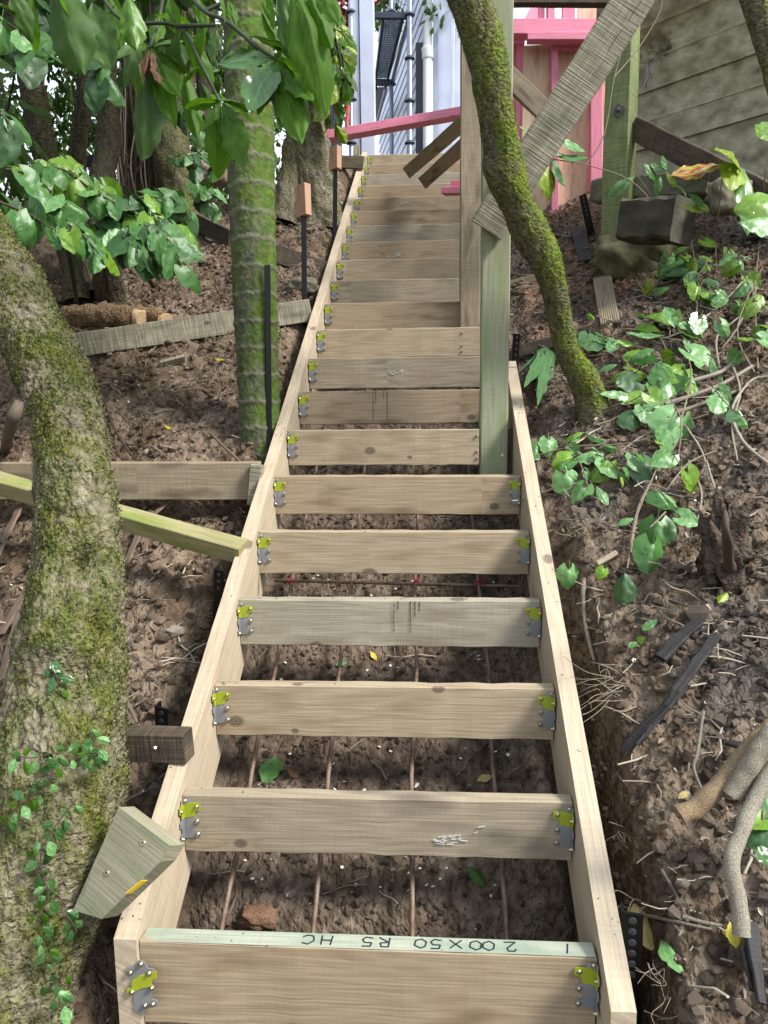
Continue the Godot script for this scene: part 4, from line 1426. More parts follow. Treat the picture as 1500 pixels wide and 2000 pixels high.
	single("landing_peg", s2, M.brown, Vector3(-0.574, 3.425, -6.216), "small timber peg beside the stair head landing", "peg")
	# sack half hidden behind the palm
	var sk := boulder(Vector3(-1.591, 2.887, -4.643), Vector3(0.16, 0.11, 0.12), Color(0.62, 0.50, 0.44), 0.22, 21)
	single("rubble_sack", sk, M.crumb, Vector3(-1.591, 2.817, -4.632), "pale crumpled sack lying on the slope beside the palm", "sack")

func at_depth(px: float, py: float, d: float) -> Vector3:
	return Vector3(0.1544, 1.1952, 1.493) + Basis.from_euler(Vector3(-0.156, 0.0663, -0.0122)) * Vector3((px - 750.0) / 1502.0, -(py - 1000.0) / 1502.0, -1.0) * d

# a perforated deck: rows of cross bars on side channels
func deck(t: Node3D, a: Vector3, b: Vector3, c: Vector3, d: Vector3) -> void:
	var n := 34
	var s := Shape.new()
	for k in n:
		var u := (k + 0.5) / n
		var p := a.lerp(d, u)
		var q := b.lerp(c, u)
		for j in 6:
			var e := p.lerp(q, (j + 0.04) / 6.0)
			var f := p.lerp(q, (j + 0.96) / 6.0)
			var m := (e + f) / 2 + (d - a) * (0.35 / n)
			s.beam(e, m, Vector3.UP, 0.008, 0.030, 0.001)
			s.beam(m, f, Vector3.UP, 0.008, 0.030, 0.001)
	part("deck", s, M.steel, t)
	for q in [[a, d], [b, c]]:
		var r := Shape.new()
		r.beam(q[0], q[1], Vector3.UP, 0.08, 0.03, 0.003)
		part("deck_channel", r, M.dark_steel, t)

# ---------------------------------------------------------------- trees
# a trunk as one skin: bark lumps and hollows in shape, moss in patches of colour
func trunk_skin(path: Array, rad: Array, sides: int, per: int, lumps: float, fine: float, bark: Color, moss: Color, mossed: float, moss_dir: Vector3, s: int, rings := 0.0, dents := []) -> Shape:
	var q := noise(s, 1.0, 3)
	var pts := smooth_path(path, per)
	var rr := smooth_radii(rad, per)
	var nv := pts.size()
	var p := PackedVector3Array()
	var uvs := PackedVector2Array()
	var cols := PackedColorArray()
	var a := Vector3.ZERO
	var along := 0.0
	for r in nv:
		var d: Vector3 = (pts[mini(r + 1, nv - 1)] - pts[maxi(r - 1, 0)]).normalized()
		if a == Vector3.ZERO:
			a = d.cross(Vector3(0, 0, 1)).normalized()
		a = (a - d * a.dot(d)).normalized()
		var b := d.cross(a)
		if r > 0:
			along += pts[r].distance_to(pts[r - 1])
		for k in sides + 1:
			var an := TAU * (k % sides) / sides
			var dir := a * cos(an) + b * sin(an)
			var c: Vector3 = pts[r] + dir * rr[r]
			var big := q.get_noise_3d(c.x * 4.0, c.y * 2.2, c.z * 4.0)
			var rid := fr.get_noise_3d(c.x * 9.0, c.y * 3.0, c.z * 9.0)
			var fis := fr.get_noise_3d(c.x * 26.0, c.y * 7.0, c.z * 26.0 + 3.0)
			var sm := fn.get_noise_3d(c.x * 45.0, c.y * 22.0, c.z * 45.0)
			var m := clampf(mossed + 0.75 * q.get_noise_3d(c.x * 7.0 + 9.0, c.y * 3.5, c.z * 7.0) + 0.55 * q.get_noise_3d(c.x * 24.0, c.y * 15.0, c.z * 24.0) + 0.5 * fn.get_noise_3d(c.x * 75.0, c.y * 45.0, c.z * 75.0) + 0.35 * dir.dot(moss_dir), 0.0, 1.0)
			var dis := big * lumps + rid * lumps * 0.35 + fis * fine * 1.3 + sm * fine + m * fine * 1.2 * (0.6 + fn.get_noise_3d(c.x * 120.0, c.y * 120.0, c.z * 120.0))
			for e in dents:
				dis -= e[2] * exp(-(c + dir * dis).distance_squared_to(e[0]) / (e[1] * e[1]))
			if rings > 0.0:
				var ph := fposmod(along + 0.012 * q.get_noise_2d(an * 2.0, along * 4.0), rings) / rings
				dis += 0.005 * exp(-pow((ph - 0.5) / 0.07, 2.0))
				if absf(ph - 0.5) < 0.09:
					m *= 0.2
			p.append(c + dir * dis)
			uvs.append(Vector2(an, along))
			var bk := bark * (1.0 + 0.55 * q.get_noise_3d(c.x * 30.0, c.y * 9.0, c.z * 30.0) + 0.35 * q.get_noise_3d(c.x * 70.0 + 4.0, c.y * 40.0, c.z * 70.0))
			if rings > 0.0:
				var ph2 := fposmod(along + 0.012 * q.get_noise_2d(an * 2.0, along * 4.0), rings) / rings
				bk = bk.lerp(Color(0.27, 0.26, 0.19), exp(-pow((ph2 - 0.5) / 0.07, 2.0)) * 0.7)
			var mo := moss.lerp(Color(moss.r * 1.2, moss.g * 1.06, moss.b * 0.9), clampf(0.5 + q.get_noise_3d(c.x * 9.0, c.y * 9.0, c.z * 9.0 + 5.0) * 1.6, 0.0, 1.0))
			var co := bk.lerp(mo, m)
			co.a = 1.0
			cols.append(co.clamp())
	var sh := Shape.new()
	sh.grid(p, sides + 1, nv, true, Vector3.UP, uvs, cols)
	return sh

# tufts of moss standing off a skin: tiny tapered blades where the skin is green
func moss_tufts(t: Node3D, skin: Shape, count: int, size: float, col: Color) -> void:
	var b := Shape.new()
	for k in 4:
		var an := k * 1.7
		var d := Vector3(cos(an), 1.1, sin(an)).normalized()
		var o := d.cross(Vector3(0.2, 0.1, 1)).normalized() * 0.16
		var k0 := b.put(o, d, Vector2.ZERO)
		b.put(-o, d, Vector2.ZERO)
		b.put(d * 1.0, d, Vector2.ZERO)
		b.tri(k0, k0 + 1, k0 + 2, o.cross(d))
	var mesh := b.mesh(Vector3.ZERO, M.litter)
	var places := []
	var tints := []
	var o := origin(t)
	var tries := 0
	while places.size() < count and tries < count * 8:
		tries += 1
		var k := rng.randi() % skin.v.size()
		var c := skin.c[k]
		if c.g < c.r * 0.98:
			continue
		var y := skin.n[k]
		var x := y.cross(Vector3(0.3, 0.2, 0.9)).normalized().rotated(y, rng.randf() * TAU)
		var l := size * rng.randf_range(0.5, 1.4)
		places.append(Transform3D(Basis(x * l, y * l, x.cross(y) * l), wander(skin.v[k], 0.006) - y * 0.001 - o))
		var f := rng.randf_range(0.75, 1.35)
		tints.append(Color(c.r * f, c.g * f, c.b * f * 0.9))
	copies("moss", mesh, places, t, tints)

func make_trees() -> void:
	# big mossy trunk at the left
	var base := Vector3(-0.815, -0.211, -0.047)
	var big := thing("mossy_tree", base, "massive leaning tree trunk thick with yellow-green moss, left of the stairs", "tree")
	var path := [Vector3(-0.846, -0.367, 0.030), Vector3(-0.822, -0.152, -0.026), Vector3(-0.783, 0.073, -0.094), Vector3(-0.762, 0.297, -0.181), Vector3(-0.758, 0.464, -0.279), Vector3(-0.775, 0.634, -0.376), Vector3(-0.808, 0.855, -0.500), Vector3(-0.865, 1.055, -0.609), Vector3(-0.931, 1.212, -0.690), Vector3(-1.040, 1.380, -0.790), Vector3(-1.173, 1.544, -0.888), Vector3(-1.345, 1.735, -0.988), Vector3(-1.569, 1.958, -1.100), Vector3(-1.918, 2.288, -1.230)]
	var px := [190.0, 146.0, 150.0, 138.0, 113.0, 98.0, 82.0, 80.0, 76.0, 72.0, 72.0, 76.0, 78.0, 78.0]
	var dep := [1.75, 1.77, 1.80, 1.85, 1.92, 1.99, 2.08, 2.16, 2.22, 2.30, 2.38, 2.46, 2.55, 2.65]
	var rad := []
	for k in px.size():
		rad.append(px[k] * dep[k] / 1502.0 * (0.90 if k < 7 else 0.80))
	var skin := trunk_skin(path, rad, 200, 32, 0.020, 0.0055, Color(0.33, 0.29, 0.225), Color(0.155, 0.195, 0.05), 0.50, Vector3(0.15, 0.3, 0.15), 61, 0.0, [[Vector3(-0.718, 0.796, -0.344), 0.030, 0.05], [Vector3(-0.751, 0.748, -0.355), 0.035, 0.03], [Vector3(-0.780, 1.111, -0.542), 0.026, 0.045], [Vector3(-0.756, 0.616, -0.263), 0.07, -0.03], [Vector3(-0.669, 0.627, -0.270), 0.028, 0.035], [Vector3(-0.625, 0.441, -0.102), 0.05, -0.035], [Vector3(-0.682, 0.534, -0.173), 0.05, 0.03], [Vector3(-0.675, 0.768, -0.383), 0.02, 0.03], [Vector3(-0.785, 1.500, -0.725), 0.06, -0.03]])
	part("trunk", skin, M.bark, big)
	moss_tufts(big, skin, 70000, 0.0055, Color(0.2, 0.24, 0.05))
	# palm with leaf scars
	var palm := thing("palm_tree", Vector3(-0.655, 0.872, -2.004), "straight ringed palm trunk, bright green moss on its sunny side", "palm")
	var pp := [Vector3(-0.660, 0.740, -2.013), Vector3(-0.653, 0.872, -2.004), Vector3(-0.646, 1.118, -2.013), Vector3(-0.648, 1.349, -2.029), Vector3(-0.652, 1.577, -2.044), Vector3(-0.656, 1.848, -2.066), Vector3(-0.662, 2.184, -2.099), Vector3(-0.663, 2.515, -2.130), Vector3(-0.665, 2.865, -2.165), Vector3(-0.664, 3.234, -2.203), Vector3(-0.647, 3.945, -2.235)]
	var pr := []
	for q in [46, 43, 42, 43, 45, 46, 48, 49, 49, 48, 46]:
		pr.append(q * 3.48 / 1502.0 * 0.93)
	var ps := trunk_skin(pp, pr, 96, 40, 0.002, 0.0012, Color(0.145, 0.145, 0.10), Color(0.10, 0.175, 0.032), 0.46, Vector3(1.3, 0.2, 0.1), 67, 0.118)
	part("trunk", ps, M.palm_bark, palm)
	moss_tufts(palm, ps, 14000, 0.0028, Color(0.2, 0.3, 0.05))
	# its crown, above the picture
	for k in 9:
		var an := TAU * k / 9.0
		var top: Vector3 = pp[-1]
		var dir := Vector3(cos(an), 0, sin(an))
		var fr_path := [top, top + dir * 0.6 + Vector3(0, 0.9, 0), top + dir * 1.5 + Vector3(0, 1.2, 0), top + dir * 2.3 + Vector3(0, 0.7, 0)]
		var f := Shape.new()
		var rib := smooth_path(fr_path, 10)
		var rr := []
		for q in rib.size():
			rr.append(0.018 * (1.0 - 0.85 * q / rib.size()))
		f.tube(rib, rr, 6)
		for q in range(4, rib.size()):
			for side in [-1.0, 1.0]:
				var across: Vector3 = (rib[q] - rib[q - 1]).normalized().cross(Vector3.UP).normalized() * side
				f.beam(rib[q], rib[q] + across * 0.42 + Vector3(0, -0.14, 0) + dir * 0.15, Vector3.UP, 0.002, 0.03, 0.0005)
		part("frond", f, M.frond, palm)
	# curved mossy trunk on the right
	var cv := thing("curved_tree", Vector3(0.852, 1.135, -2.073), "slim curved tree with moss on its upper side, bending across the posts", "tree")
	var cp := [Vector3(0.874, 0.990, -1.992), Vector3(0.854, 1.125, -1.992), Vector3(0.813, 1.226, -1.975), Vector3(0.741, 1.325, -1.935), Vector3(0.700, 1.431, -1.898), Vector3(0.670, 1.533, -1.861), Vector3(0.635, 1.633, -1.824), Vector3(0.593, 1.729, -1.785), Vector3(0.529, 1.822, -1.745), Vector3(0.481, 1.911, -1.705), Vector3(0.432, 2.017, -1.668), Vector3(0.412, 2.119, -1.632), Vector3(0.379, 2.251, -1.590), Vector3(0.341, 2.413, -1.552), Vector3(0.277, 2.568, -1.511), Vector3(0.193, 2.733, -1.471), Vector3(0.144, 3.012, -1.430)]
	var cr := []
	var cpx := [34.0, 30.0, 29.0, 23.0, 21.5, 22.0, 24.0, 30.0, 34.0, 31.0, 38.0, 35.0, 34.0, 39.0, 37.0, 37.0, 36.0]
	for k in cpx.size():
		cr.append(cpx[k] * (3.42 - 0.05 * k) / 1502.0)
	var cs := trunk_skin(cp, cr, 80, 20, 0.010, 0.0025, Color(0.19, 0.17, 0.125), Color(0.19, 0.275, 0.04), 0.42, Vector3(0.6, 0.5, 0.2), 71, 0.0, [[Vector3(0.378, 1.978, -1.547), 0.022, 0.03], [Vector3(0.352, 2.018, -1.592), 0.05, -0.02], [Vector3(0.644, 1.664, -1.738), 0.012, 0.014]])
	part("trunk", cs, M.bark, cv)
	moss_tufts(cv, cs, 14000, 0.0040, Color(0.2, 0.26, 0.05))
	var cl := []
	for k in 16:
		cl.append([Vector3(0.3, 7.0, 1.0) + Vector3(rng.randfn() * 1.1, rng.randfn() * 0.5, rng.randfn() * 0.9), rng.randf_range(0.35, 0.7)])
	foliage("crown", cv, cl, 500, 0.13, "lance", "p_dark")
	# old gnarled stump behind the palm
	var stp := thing("old_stump", Vector3(-0.825, 2.569, -4.704), "tall gnarled grey stump with a broken top behind the palm", "stump")
	var sp := [Vector3(-0.792, 2.401, -4.721), Vector3(-0.805, 2.633, -4.737), Vector3(-0.815, 2.900, -4.748), Vector3(-0.818, 3.164, -4.759), Vector3(-0.790, 3.428, -4.782), Vector3(-0.763, 3.614, -4.793), Vector3(-0.736, 3.713, -4.790)]
	var sr := []
	for q in [62, 56, 44, 40, 34, 27, 14]:
		sr.append(q * 5.9 / 1502.0)
	var sk := trunk_skin(sp, sr, 90, 16, 0.055, 0.006, Color(0.36, 0.335, 0.27), Color(0.26, 0.28, 0.13), 0.22, Vector3(0.2, 0.3, 0.2), 73)
	part("trunk", sk, M.bark, stp)
	var leg := trunk_skin([Vector3(-0.969, 2.439, -4.513), Vector3(-0.933, 2.749, -4.584), Vector3(-0.897, 3.035, -4.693), Vector3(-0.853, 3.313, -4.760)], [0.10, 0.085, 0.075, 0.06], 48, 14, 0.03, 0.006, Color(0.33, 0.305, 0.245), Color(0.24, 0.26, 0.12), 0.22, Vector3.UP, 75)
	part("root", leg, M.bark, stp)
	# dark trunk cutting the top right corner
	var ct := thing("corner_trunk", Vector3(1.476, 2.447, -1.836), "dark leaning trunk cutting across the top of the concrete wall", "tree")
	part("trunk", trunk_skin([Vector3(1.545, 2.209, -1.803), Vector3(1.476, 2.467, -1.839), Vector3(1.407, 2.685, -1.868), Vector3(1.318, 2.962, -1.906)], [0.05, 0.05, 0.052, 0.055], 40, 14, 0.008, 0.002, Color(0.20, 0.18, 0.13), Color(0.25, 0.30, 0.065), 0.35, Vector3(0.6, 0.6, 0), 77), M.bark, ct)

func back_tree(called: String, label: String, path: Array, r0: float, r1: float, bark: Color, moss: Color, mossed: float, s: int) -> Node3D:
	var t := thing(called, path[0], label, "tree", "dark trees behind the kawakawa")
	var rad := []
	for k in path.size():
		rad.append(lerpf(r0, r1, float(k) / (path.size() - 1)))
	part("trunk", trunk_skin(path, rad, 44, 14, r0 * 0.25, 0.005, bark, moss, mossed, Vector3(0.4, 0.3, 0.2), s), M.bark, t)
	return t

func make_background_trees() -> void:
	var dk := Color(0.17, 0.145, 0.115)
	var gm := Color(0.15, 0.17, 0.07)
	var t1 := back_tree("dark_tree", "dark leaning trunk nearest the big mossy tree, at the edge of the picture", [Vector3(-1.957, 1.738, -3.073), Vector3(-2.038, 2.107, -3.172), Vector3(-2.139, 2.710, -3.159), Vector3(-2.175, 3.141, -3.123), Vector3(-2.206, 3.663, -3.102)], 0.06, 0.07, dk, gm, 0.2, 81)
	var t2 := back_tree("dark_tree", "slim dark trunk splitting upward behind the heart-leaved shrub", [Vector3(-1.876, 1.773, -3.141), Vector3(-2.129, 2.218, -3.589), Vector3(-2.162, 2.678, -3.660), Vector3(-2.094, 3.237, -3.752), Vector3(-2.026, 3.926, -3.865)], 0.055, 0.05, dk, gm, 0.1, 83)
	var t3 := back_tree("dark_tree", "thick stringy trunk hung with aerial roots above the heart-leaved shrub", [Vector3(-2.142, 2.538, -4.856), Vector3(-2.182, 2.865, -4.905), Vector3(-2.195, 3.256, -4.915), Vector3(-2.135, 3.640, -4.929), Vector3(-2.061, 4.040, -4.997), Vector3(-1.984, 4.546, -4.980)], 0.19, 0.13, Color(0.20, 0.155, 0.12), gm, 0.1, 85)
	for k in 34:
		var x := rng.randf_range(228.0, 325.0)
		var y := rng.randf_range(-30.0, 120.0)
		var d := rng.randf_range(5.85, 6.05)
		var s := Shape.new()
		var pth := [at_depth(x, y, d), at_depth(x + rng.randf_range(-12, 8), y + 130, d - 0.04), at_depth(x + rng.randf_range(-16, 16), y + 250, d - 0.06), at_depth(x + rng.randf_range(-22, 22), minf(400.0, y + rng.randf_range(280, 380)), d)]
		var fine := smooth_path(pth, 7)
		var rr := []
		for q in fine.size():
			rr.append(rng.randf_range(0.0045, 0.006) * (1.6 if k % 5 == 0 else 1.0))
		s.tint = Color(0.20, 0.155, 0.125).lerp(Color(0.34, 0.285, 0.235), rng.randf())
		s.tube(fine, rr, 6)
		part("aerial_root", s, M.twig, t3)
	var t4 := back_tree("dark_tree", "mossy grey-green trunk standing between the aerial roots and the palm", [Vector3(-1.749, 2.431, -4.561), Vector3(-1.787, 2.703, -4.601), Vector3(-1.853, 3.092, -4.658), Vector3(-1.813, 3.479, -4.722), Vector3(-1.768, 3.921, -4.744), Vector3(-1.759, 4.432, -4.774)], 0.17, 0.10, Color(0.24, 0.22, 0.165), Color(0.19, 0.22, 0.09), 0.45, 87)
	var t5 := back_tree("dark_tree", "thin grey trunk rising right beside the palm", [Vector3(-1.799, 2.706, -5.311), Vector3(-1.815, 3.444, -5.427), Vector3(-1.790, 4.073, -5.477), Vector3(-1.739, 4.734, -5.534)], 0.07, 0.06, Color(0.24, 0.205, 0.165), gm, 0.1, 89)
	var t6 := back_tree("dark_tree", "blackish trunk standing in deep shade under the shrub", [Vector3(-1.821, 1.783, -3.237), Vector3(-1.724, 2.064, -2.983), Vector3(-1.793, 2.351, -3.125), Vector3(-1.829, 2.803, -3.397), Vector3(-1.892, 3.311, -3.574)], 0.085, 0.05, dk, gm, 0.0, 91)
	var rail := timber(Vector3(-3.078, 3.164, -5.299), Vector3(-2.491, 3.124, -5.128), Vector3.UP, 0.09, 0.05)
	single("old_fence_rail", rail, M.char, Vector3(-2.770, 3.139, -5.214), "dark fence rail crossing the bright gap between the trunks", "rail")
	# crowns overhead and the leafy screen behind
	for q in [[t1, -2.3, 4.0, -3.1, 0.8], [t2, -2.9, 4.8, -4.4, 0.9], [t3, -2.9, 5.4, -5.2, 0.7], [t4, -2.4, 5.6, -4.9, 0.6]]:
		var cl := []
		for k in 18:
			cl.append([Vector3(q[1], q[2], q[3]) + Vector3(rng.randfn() * q[4], rng.randfn() * 0.45, rng.randfn() * q[4]), rng.randf_range(0.25, 0.55)])
		foliage("crown", q[0], cl, 1900, 0.12, "oval", "p_dark")
	for q in [[-7.4, 3.0, -7.2, "ragged shrub at the far left edge of the bright gap"], [-6.0, 3.4, -8.2, "ragged shrub in the bright gap farthest from the stairs"], [-4.4, 3.0, -8.6, "ragged dark shrub in the bright gap beside the stringy trunk"], [-3.1, 3.2, -9.0, "leafy dark shrub filling the gap behind the aerial roots"], [-2.1, 3.4, -9.2, "leafy shrub behind the palm and its neighbour trunks"]]:
		var b := thing("screen_shrub", Vector3(q[0], q[1] - 2.4, q[2]), q[3], "shrub", "shrubs closing the view behind the trunks")
		var cl := []
		for k in 34:
			cl.append([Vector3(q[0], q[1], q[2]) + Vector3(rng.randfn() * 0.8, rng.randf_range(-2.2, 2.6), rng.randfn() * 0.5), rng.randf_range(0.2, 0.5)])
		foliage("crown", b, cl, 3000, 0.08, "oval", "p_dark")
		foliage("crown", b, cl, 900, 0.08, "oval", "p_mid")
		for k in 7:
			var x0: float = q[0] + rng.randfn() * 0.5
			part("stem", stick([Vector3(x0, q[1] - 2.6, q[2]), Vector3(x0 + rng.randfn() * 0.3, q[1], q[2]), Vector3(x0 + rng.randfn() * 0.8, q[1] + 2.6, q[2])], 0.035, 0.015), M.twig_dark, b)
	for q in [[-3.6, 2.9, -5.6, "dim understorey bush between the two leaning dark trunks"], [-2.7, 3.3, -6.4, "dim understorey bush behind the stringy trunk"], [-4.4, 2.6, -4.4, "dim understorey bush at the picture edge behind the shrub"], [-1.9, 3.6, -6.6, "dim understorey bush between the mossy trunk and the palm"]]:
		var b := thing("understorey_bush", Vector3(q[0], ground(q[0], q[2]), q[2]), q[3], "bush", "understorey bushes under the dark trees")
		var cl := []
		for k in 26:
			cl.append([Vector3(q[0], q[1], q[2]) + Vector3(rng.randfn() * 0.5, rng.randf_range(-0.9, 1.7), rng.randfn() * 0.4), rng.randf_range(0.12, 0.36)])
		foliage("crown", b, cl, 1300, 0.085, "oval", "p_dark")
		for k in 4:
			var x0: float = q[0] + rng.randfn() * 0.3
			part("stem", stick([on_ground(x0, q[2], -0.05), Vector3(x0 + rng.randfn() * 0.2, q[1], q[2]), Vector3(x0 + rng.randfn() * 0.5, q[1] + 1.6, q[2])], 0.02, 0.008), M.twig_dark, b)
	for q in [[-3.8, 2.4, -1.0, 0.8, "bushy tree crowding the left side of the slope above the mossy trunk"], [-3.6, 3.2, 1.2, 1.0, "bushy tree at the left of the viewer"], [-4.0, 3.0, -3.0, 0.9, "bushy tree at the left edge behind the leaning trunk"]]:
		var b := thing("bushy_tree", Vector3(q[0], ground(q[0], q[2]), q[2]), q[4], "tree", "bush closing in on the left")
		part("trunk", stick([on_ground(q[0] - 0.6, q[2]), Vector3(q[0] - 0.4, q[1] * 0.5, q[2]), Vector3(q[0], q[1], q[2])], 0.12, 0.05, 14), M.twig_dark, b)
		var cl := []
		for k in 26:
			cl.append([Vector3(q[0], q[1], q[2]) + Vector3(rng.randfn() * q[3] * 0.6, rng.randf_range(-1.6, 1.8), rng.randfn() * q[3]), rng.randf_range(0.3, 0.6)])
		foliage("crown", b, cl, 2600, 0.17, "oval", "p_dark")
	# climber on the stump, red maple spray at the top
	var cl2 := thing("stump_climber", Vector3(-0.592, 3.313, -4.574), "bright green leafy climber spilling off the old stump toward the scaffold", "climber")
	for q in [[Vector3(-0.796, 4.039, -4.776), Vector3(-0.578, 3.791, -4.549), Vector3(-0.485, 3.419, -4.395)], [Vector3(-0.835, 3.887, -4.750), Vector3(-0.615, 3.608, -4.518), Vector3(-0.514, 3.365, -4.384)], [Vector3(-0.719, 4.076, -4.787), Vector3(-0.572, 3.913, -4.670), Vector3(-0.481, 3.643, -4.532)], [Vector3(-0.629, 3.426, -4.589), Vector3(-0.571, 3.276, -4.468), Vector3(-0.579, 3.110, -4.441)], [Vector3(-0.780, 3.690, -4.621), Vector3(-0.837, 3.841, -4.641), Vector3(-0.875, 3.906, -4.547)], [Vector3(-0.932, 3.580, -4.593), Vector3(-0.801, 3.610, -4.506), Vector3(-0.656, 3.493, -4.395)]]:
		leafy_branch(cl2, q, 0.008, "oval", ["p_mid", "p_mid", "p_lime", "p_dark"], 0.13, 0.022, Vector3(0.2, 0.6, 0.8), 1.1, 0.9)
	var bk := []
	for k in 20:
		bk.append([at_depth(rng.randf_range(545, 640), rng.randf_range(-60, 110), rng.randf_range(5.9, 6.5)), rng.randf_range(0.12, 0.22)])
	foliage("leaves", cl2, bk, 700, 0.09, "oval", "p_mid")
	var mp := thing("red_maple", Vector3(-1.024, 5.849, -8.800), "sprays of red-orange maple leaves above the stump and scaffold", "tree")
	var mc := []
	for k in 12:
		mc.append([at_depth(rng.randf_range(625, 690), rng.randf_range(-50, 50), rng.randf_range(9.4, 9.9)), 0.2])
	for k in 4:
		mc.append([at_depth(rng.randf_range(735, 765), rng.randf_range(-30, 12), 11.8), 0.12])
	foliage("leaves", mp, mc, 620, 0.12, "lance", "p_maple", 0.3)
	part("limb", stick([Vector3(-1.417, 6.597, -8.993), Vector3(-1.100, 6.025, -8.924), Vector3(-0.834, 5.784, -8.803)], 0.03, 0.01), M.twig_dark, mp)

# ---------------------------------------------------------------- heart-leaved shrub at the left
func make_left_shrubs() -> void:
	var t := thing("heart_leaved_shrub", Vector3(-1.951, 1.806, -3.279), "bushy shrub of glossy holed heart leaves under the dark trunks", "shrub")
	var mats := ["h_mid", "h_pale", "h_mid", "h_dark", "h_lime", "h_mid"]
	var up := Vector3(0.35, 0.75, 0.55)
	var roots := [
		[Vector3(-1.514, 2.069, -1.577), Vector3(-1.461, 2.062, -1.631), Vector3(-1.395, 2.014, -1.678), Vector3(-1.323, 1.932, -1.670)],
		[Vector3(-1.624, 2.184, -1.994), Vector3(-1.488, 2.182, -2.003), Vector3(-1.353, 2.091, -1.998), Vector3(-1.240, 2.023, -1.994)],
		[Vector3(-1.585, 2.311, -2.220), Vector3(-1.489, 2.215, -2.211), Vector3(-1.316, 2.082, -2.100), Vector3(-1.258, 1.955, -2.084)],
		[Vector3(-1.351, 1.979, -2.081), Vector3(-1.235, 2.058, -2.102), Vector3(-1.118, 2.080, -2.113), Vector3(-1.014, 2.044, -2.114)],
		[Vector3(-1.442, 1.978, -2.177), Vector3(-1.258, 1.978, -2.087), Vector3(-1.100, 1.988, -2.049), Vector3(-0.969, 1.885, -1.991)],
		[Vector3(-1.538, 1.979, -2.171), Vector3(-1.351, 1.933, -2.074), Vector3(-1.173, 1.865, -1.974), Vector3(-1.064, 1.766, -1.915)],
		[Vector3(-1.484, 1.958, -1.866), Vector3(-1.328, 1.871, -1.762), Vector3(-1.265, 1.807, -1.756), Vector3(-1.212, 1.743, -1.749)],
		[Vector3(-1.305, 1.932, -2.077), Vector3(-1.127, 1.932, -1.987), Vector3(-0.980, 1.844, -1.882), Vector3(-0.926, 1.735, -1.868)],
		[Vector3(-1.478, 1.916, -1.454), Vector3(-1.389, 1.878, -1.505), Vector3(-1.315, 1.830, -1.553), Vector3(-1.236, 1.829, -1.558)],
		[Vector3(-1.339, 2.047, -2.296), Vector3(-1.191, 2.094, -2.313), Vector3(-1.101, 2.166, -2.432), Vector3(-1.051, 2.016, -2.412)],
		[Vector3(-1.240, 1.889, -1.973), Vector3(-1.112, 1.824, -1.870), Vector3(-1.079, 1.737, -1.858)]]
	for p in roots:
		leafy_branch(t, p, 0.006, "heart", mats, 0.105, 0.036, up, 0.95, 0.75)
	for p in [[Vector3(-1.498, 1.709, -2.435), Vector3(-1.437, 1.853, -2.259), Vector3(-1.442, 1.978, -2.177)], [Vector3(-1.607, 1.648, -2.317), Vector3(-1.514, 1.866, -2.053), Vector3(-1.484, 1.958, -1.866)], [Vector3(-1.301, 1.746, -2.555), Vector3(-1.314, 1.876, -2.271), Vector3(-1.351, 1.933, -2.074)]]:
		part("stem", stick(p, 0.012, 0.007), M.twig_dark, t)
	var u := thing("heart_leaved_shrub", Vector3(-1.431, 2.735, -3.717), "smaller heart-leaved sprig growing up the mossy trunk beside the palm", "shrub")
	for p in [[Vector3(-1.564, 2.671, -3.698), Vector3(-1.432, 2.705, -3.611), Vector3(-1.350, 2.607, -3.601)], [Vector3(-1.497, 2.933, -3.744), Vector3(-1.397, 2.965, -3.756), Vector3(-1.331, 2.866, -3.744)], [Vector3(-1.463, 2.598, -3.795), Vector3(-1.361, 2.564, -3.796), Vector3(-1.277, 2.462, -3.786)], [Vector3(-1.598, 2.696, -3.903), Vector3(-1.420, 2.826, -4.037), Vector3(-1.315, 2.721, -4.027)], [Vector3(-1.460, 2.455, -3.874), Vector3(-1.357, 2.470, -3.883), Vector3(-1.288, 2.384, -3.874)]]:
		leafy_branch(u, p, 0.004, "heart", ["h_mid", "h_pale", "h_dark"], 0.10, 0.05, up, 0.95, 0.6)
	# leaves hanging in the shade at the top
	var v := thing("heart_leaved_shrub", Vector3(-1.518, 2.610, -1.865), "shaded heart-leaved branches hanging at the top beside the bright gaps", "shrub")
	for p in [[Vector3(-1.731, 2.781, -1.878), Vector3(-1.561, 2.694, -1.876), Vector3(-1.412, 2.566, -1.866)], [Vector3(-1.826, 2.790, -2.076), Vector3(-1.691, 2.721, -2.074), Vector3(-1.600, 2.653, -2.070)], [Vector3(-1.727, 3.071, -2.330), Vector3(-1.584, 2.880, -2.309), Vector3(-1.417, 2.759, -2.301), Vector3(-1.381, 2.593, -2.278)], [Vector3(-1.613, 2.326, -1.611), Vector3(-1.514, 2.266, -1.609), Vector3(-1.474, 2.187, -1.599)], [Vector3(-1.680, 3.223, -2.560), Vector3(-1.529, 3.021, -2.538), Vector3(-1.403, 2.970, -2.539)]]:
		leafy_branch(v, p, 0.005, "heart", ["h_dark", "h_mid", "h_dark", "h_pale"], 0.12, 0.05, up, 0.95, 0.9)
	# climbing fig on the big trunk
	var c := thing("trunk_climber", Vector3(-0.672, 0.335, -0.001), "little glossy oval-leaved climber creeping over the mossy trunk", "climber")
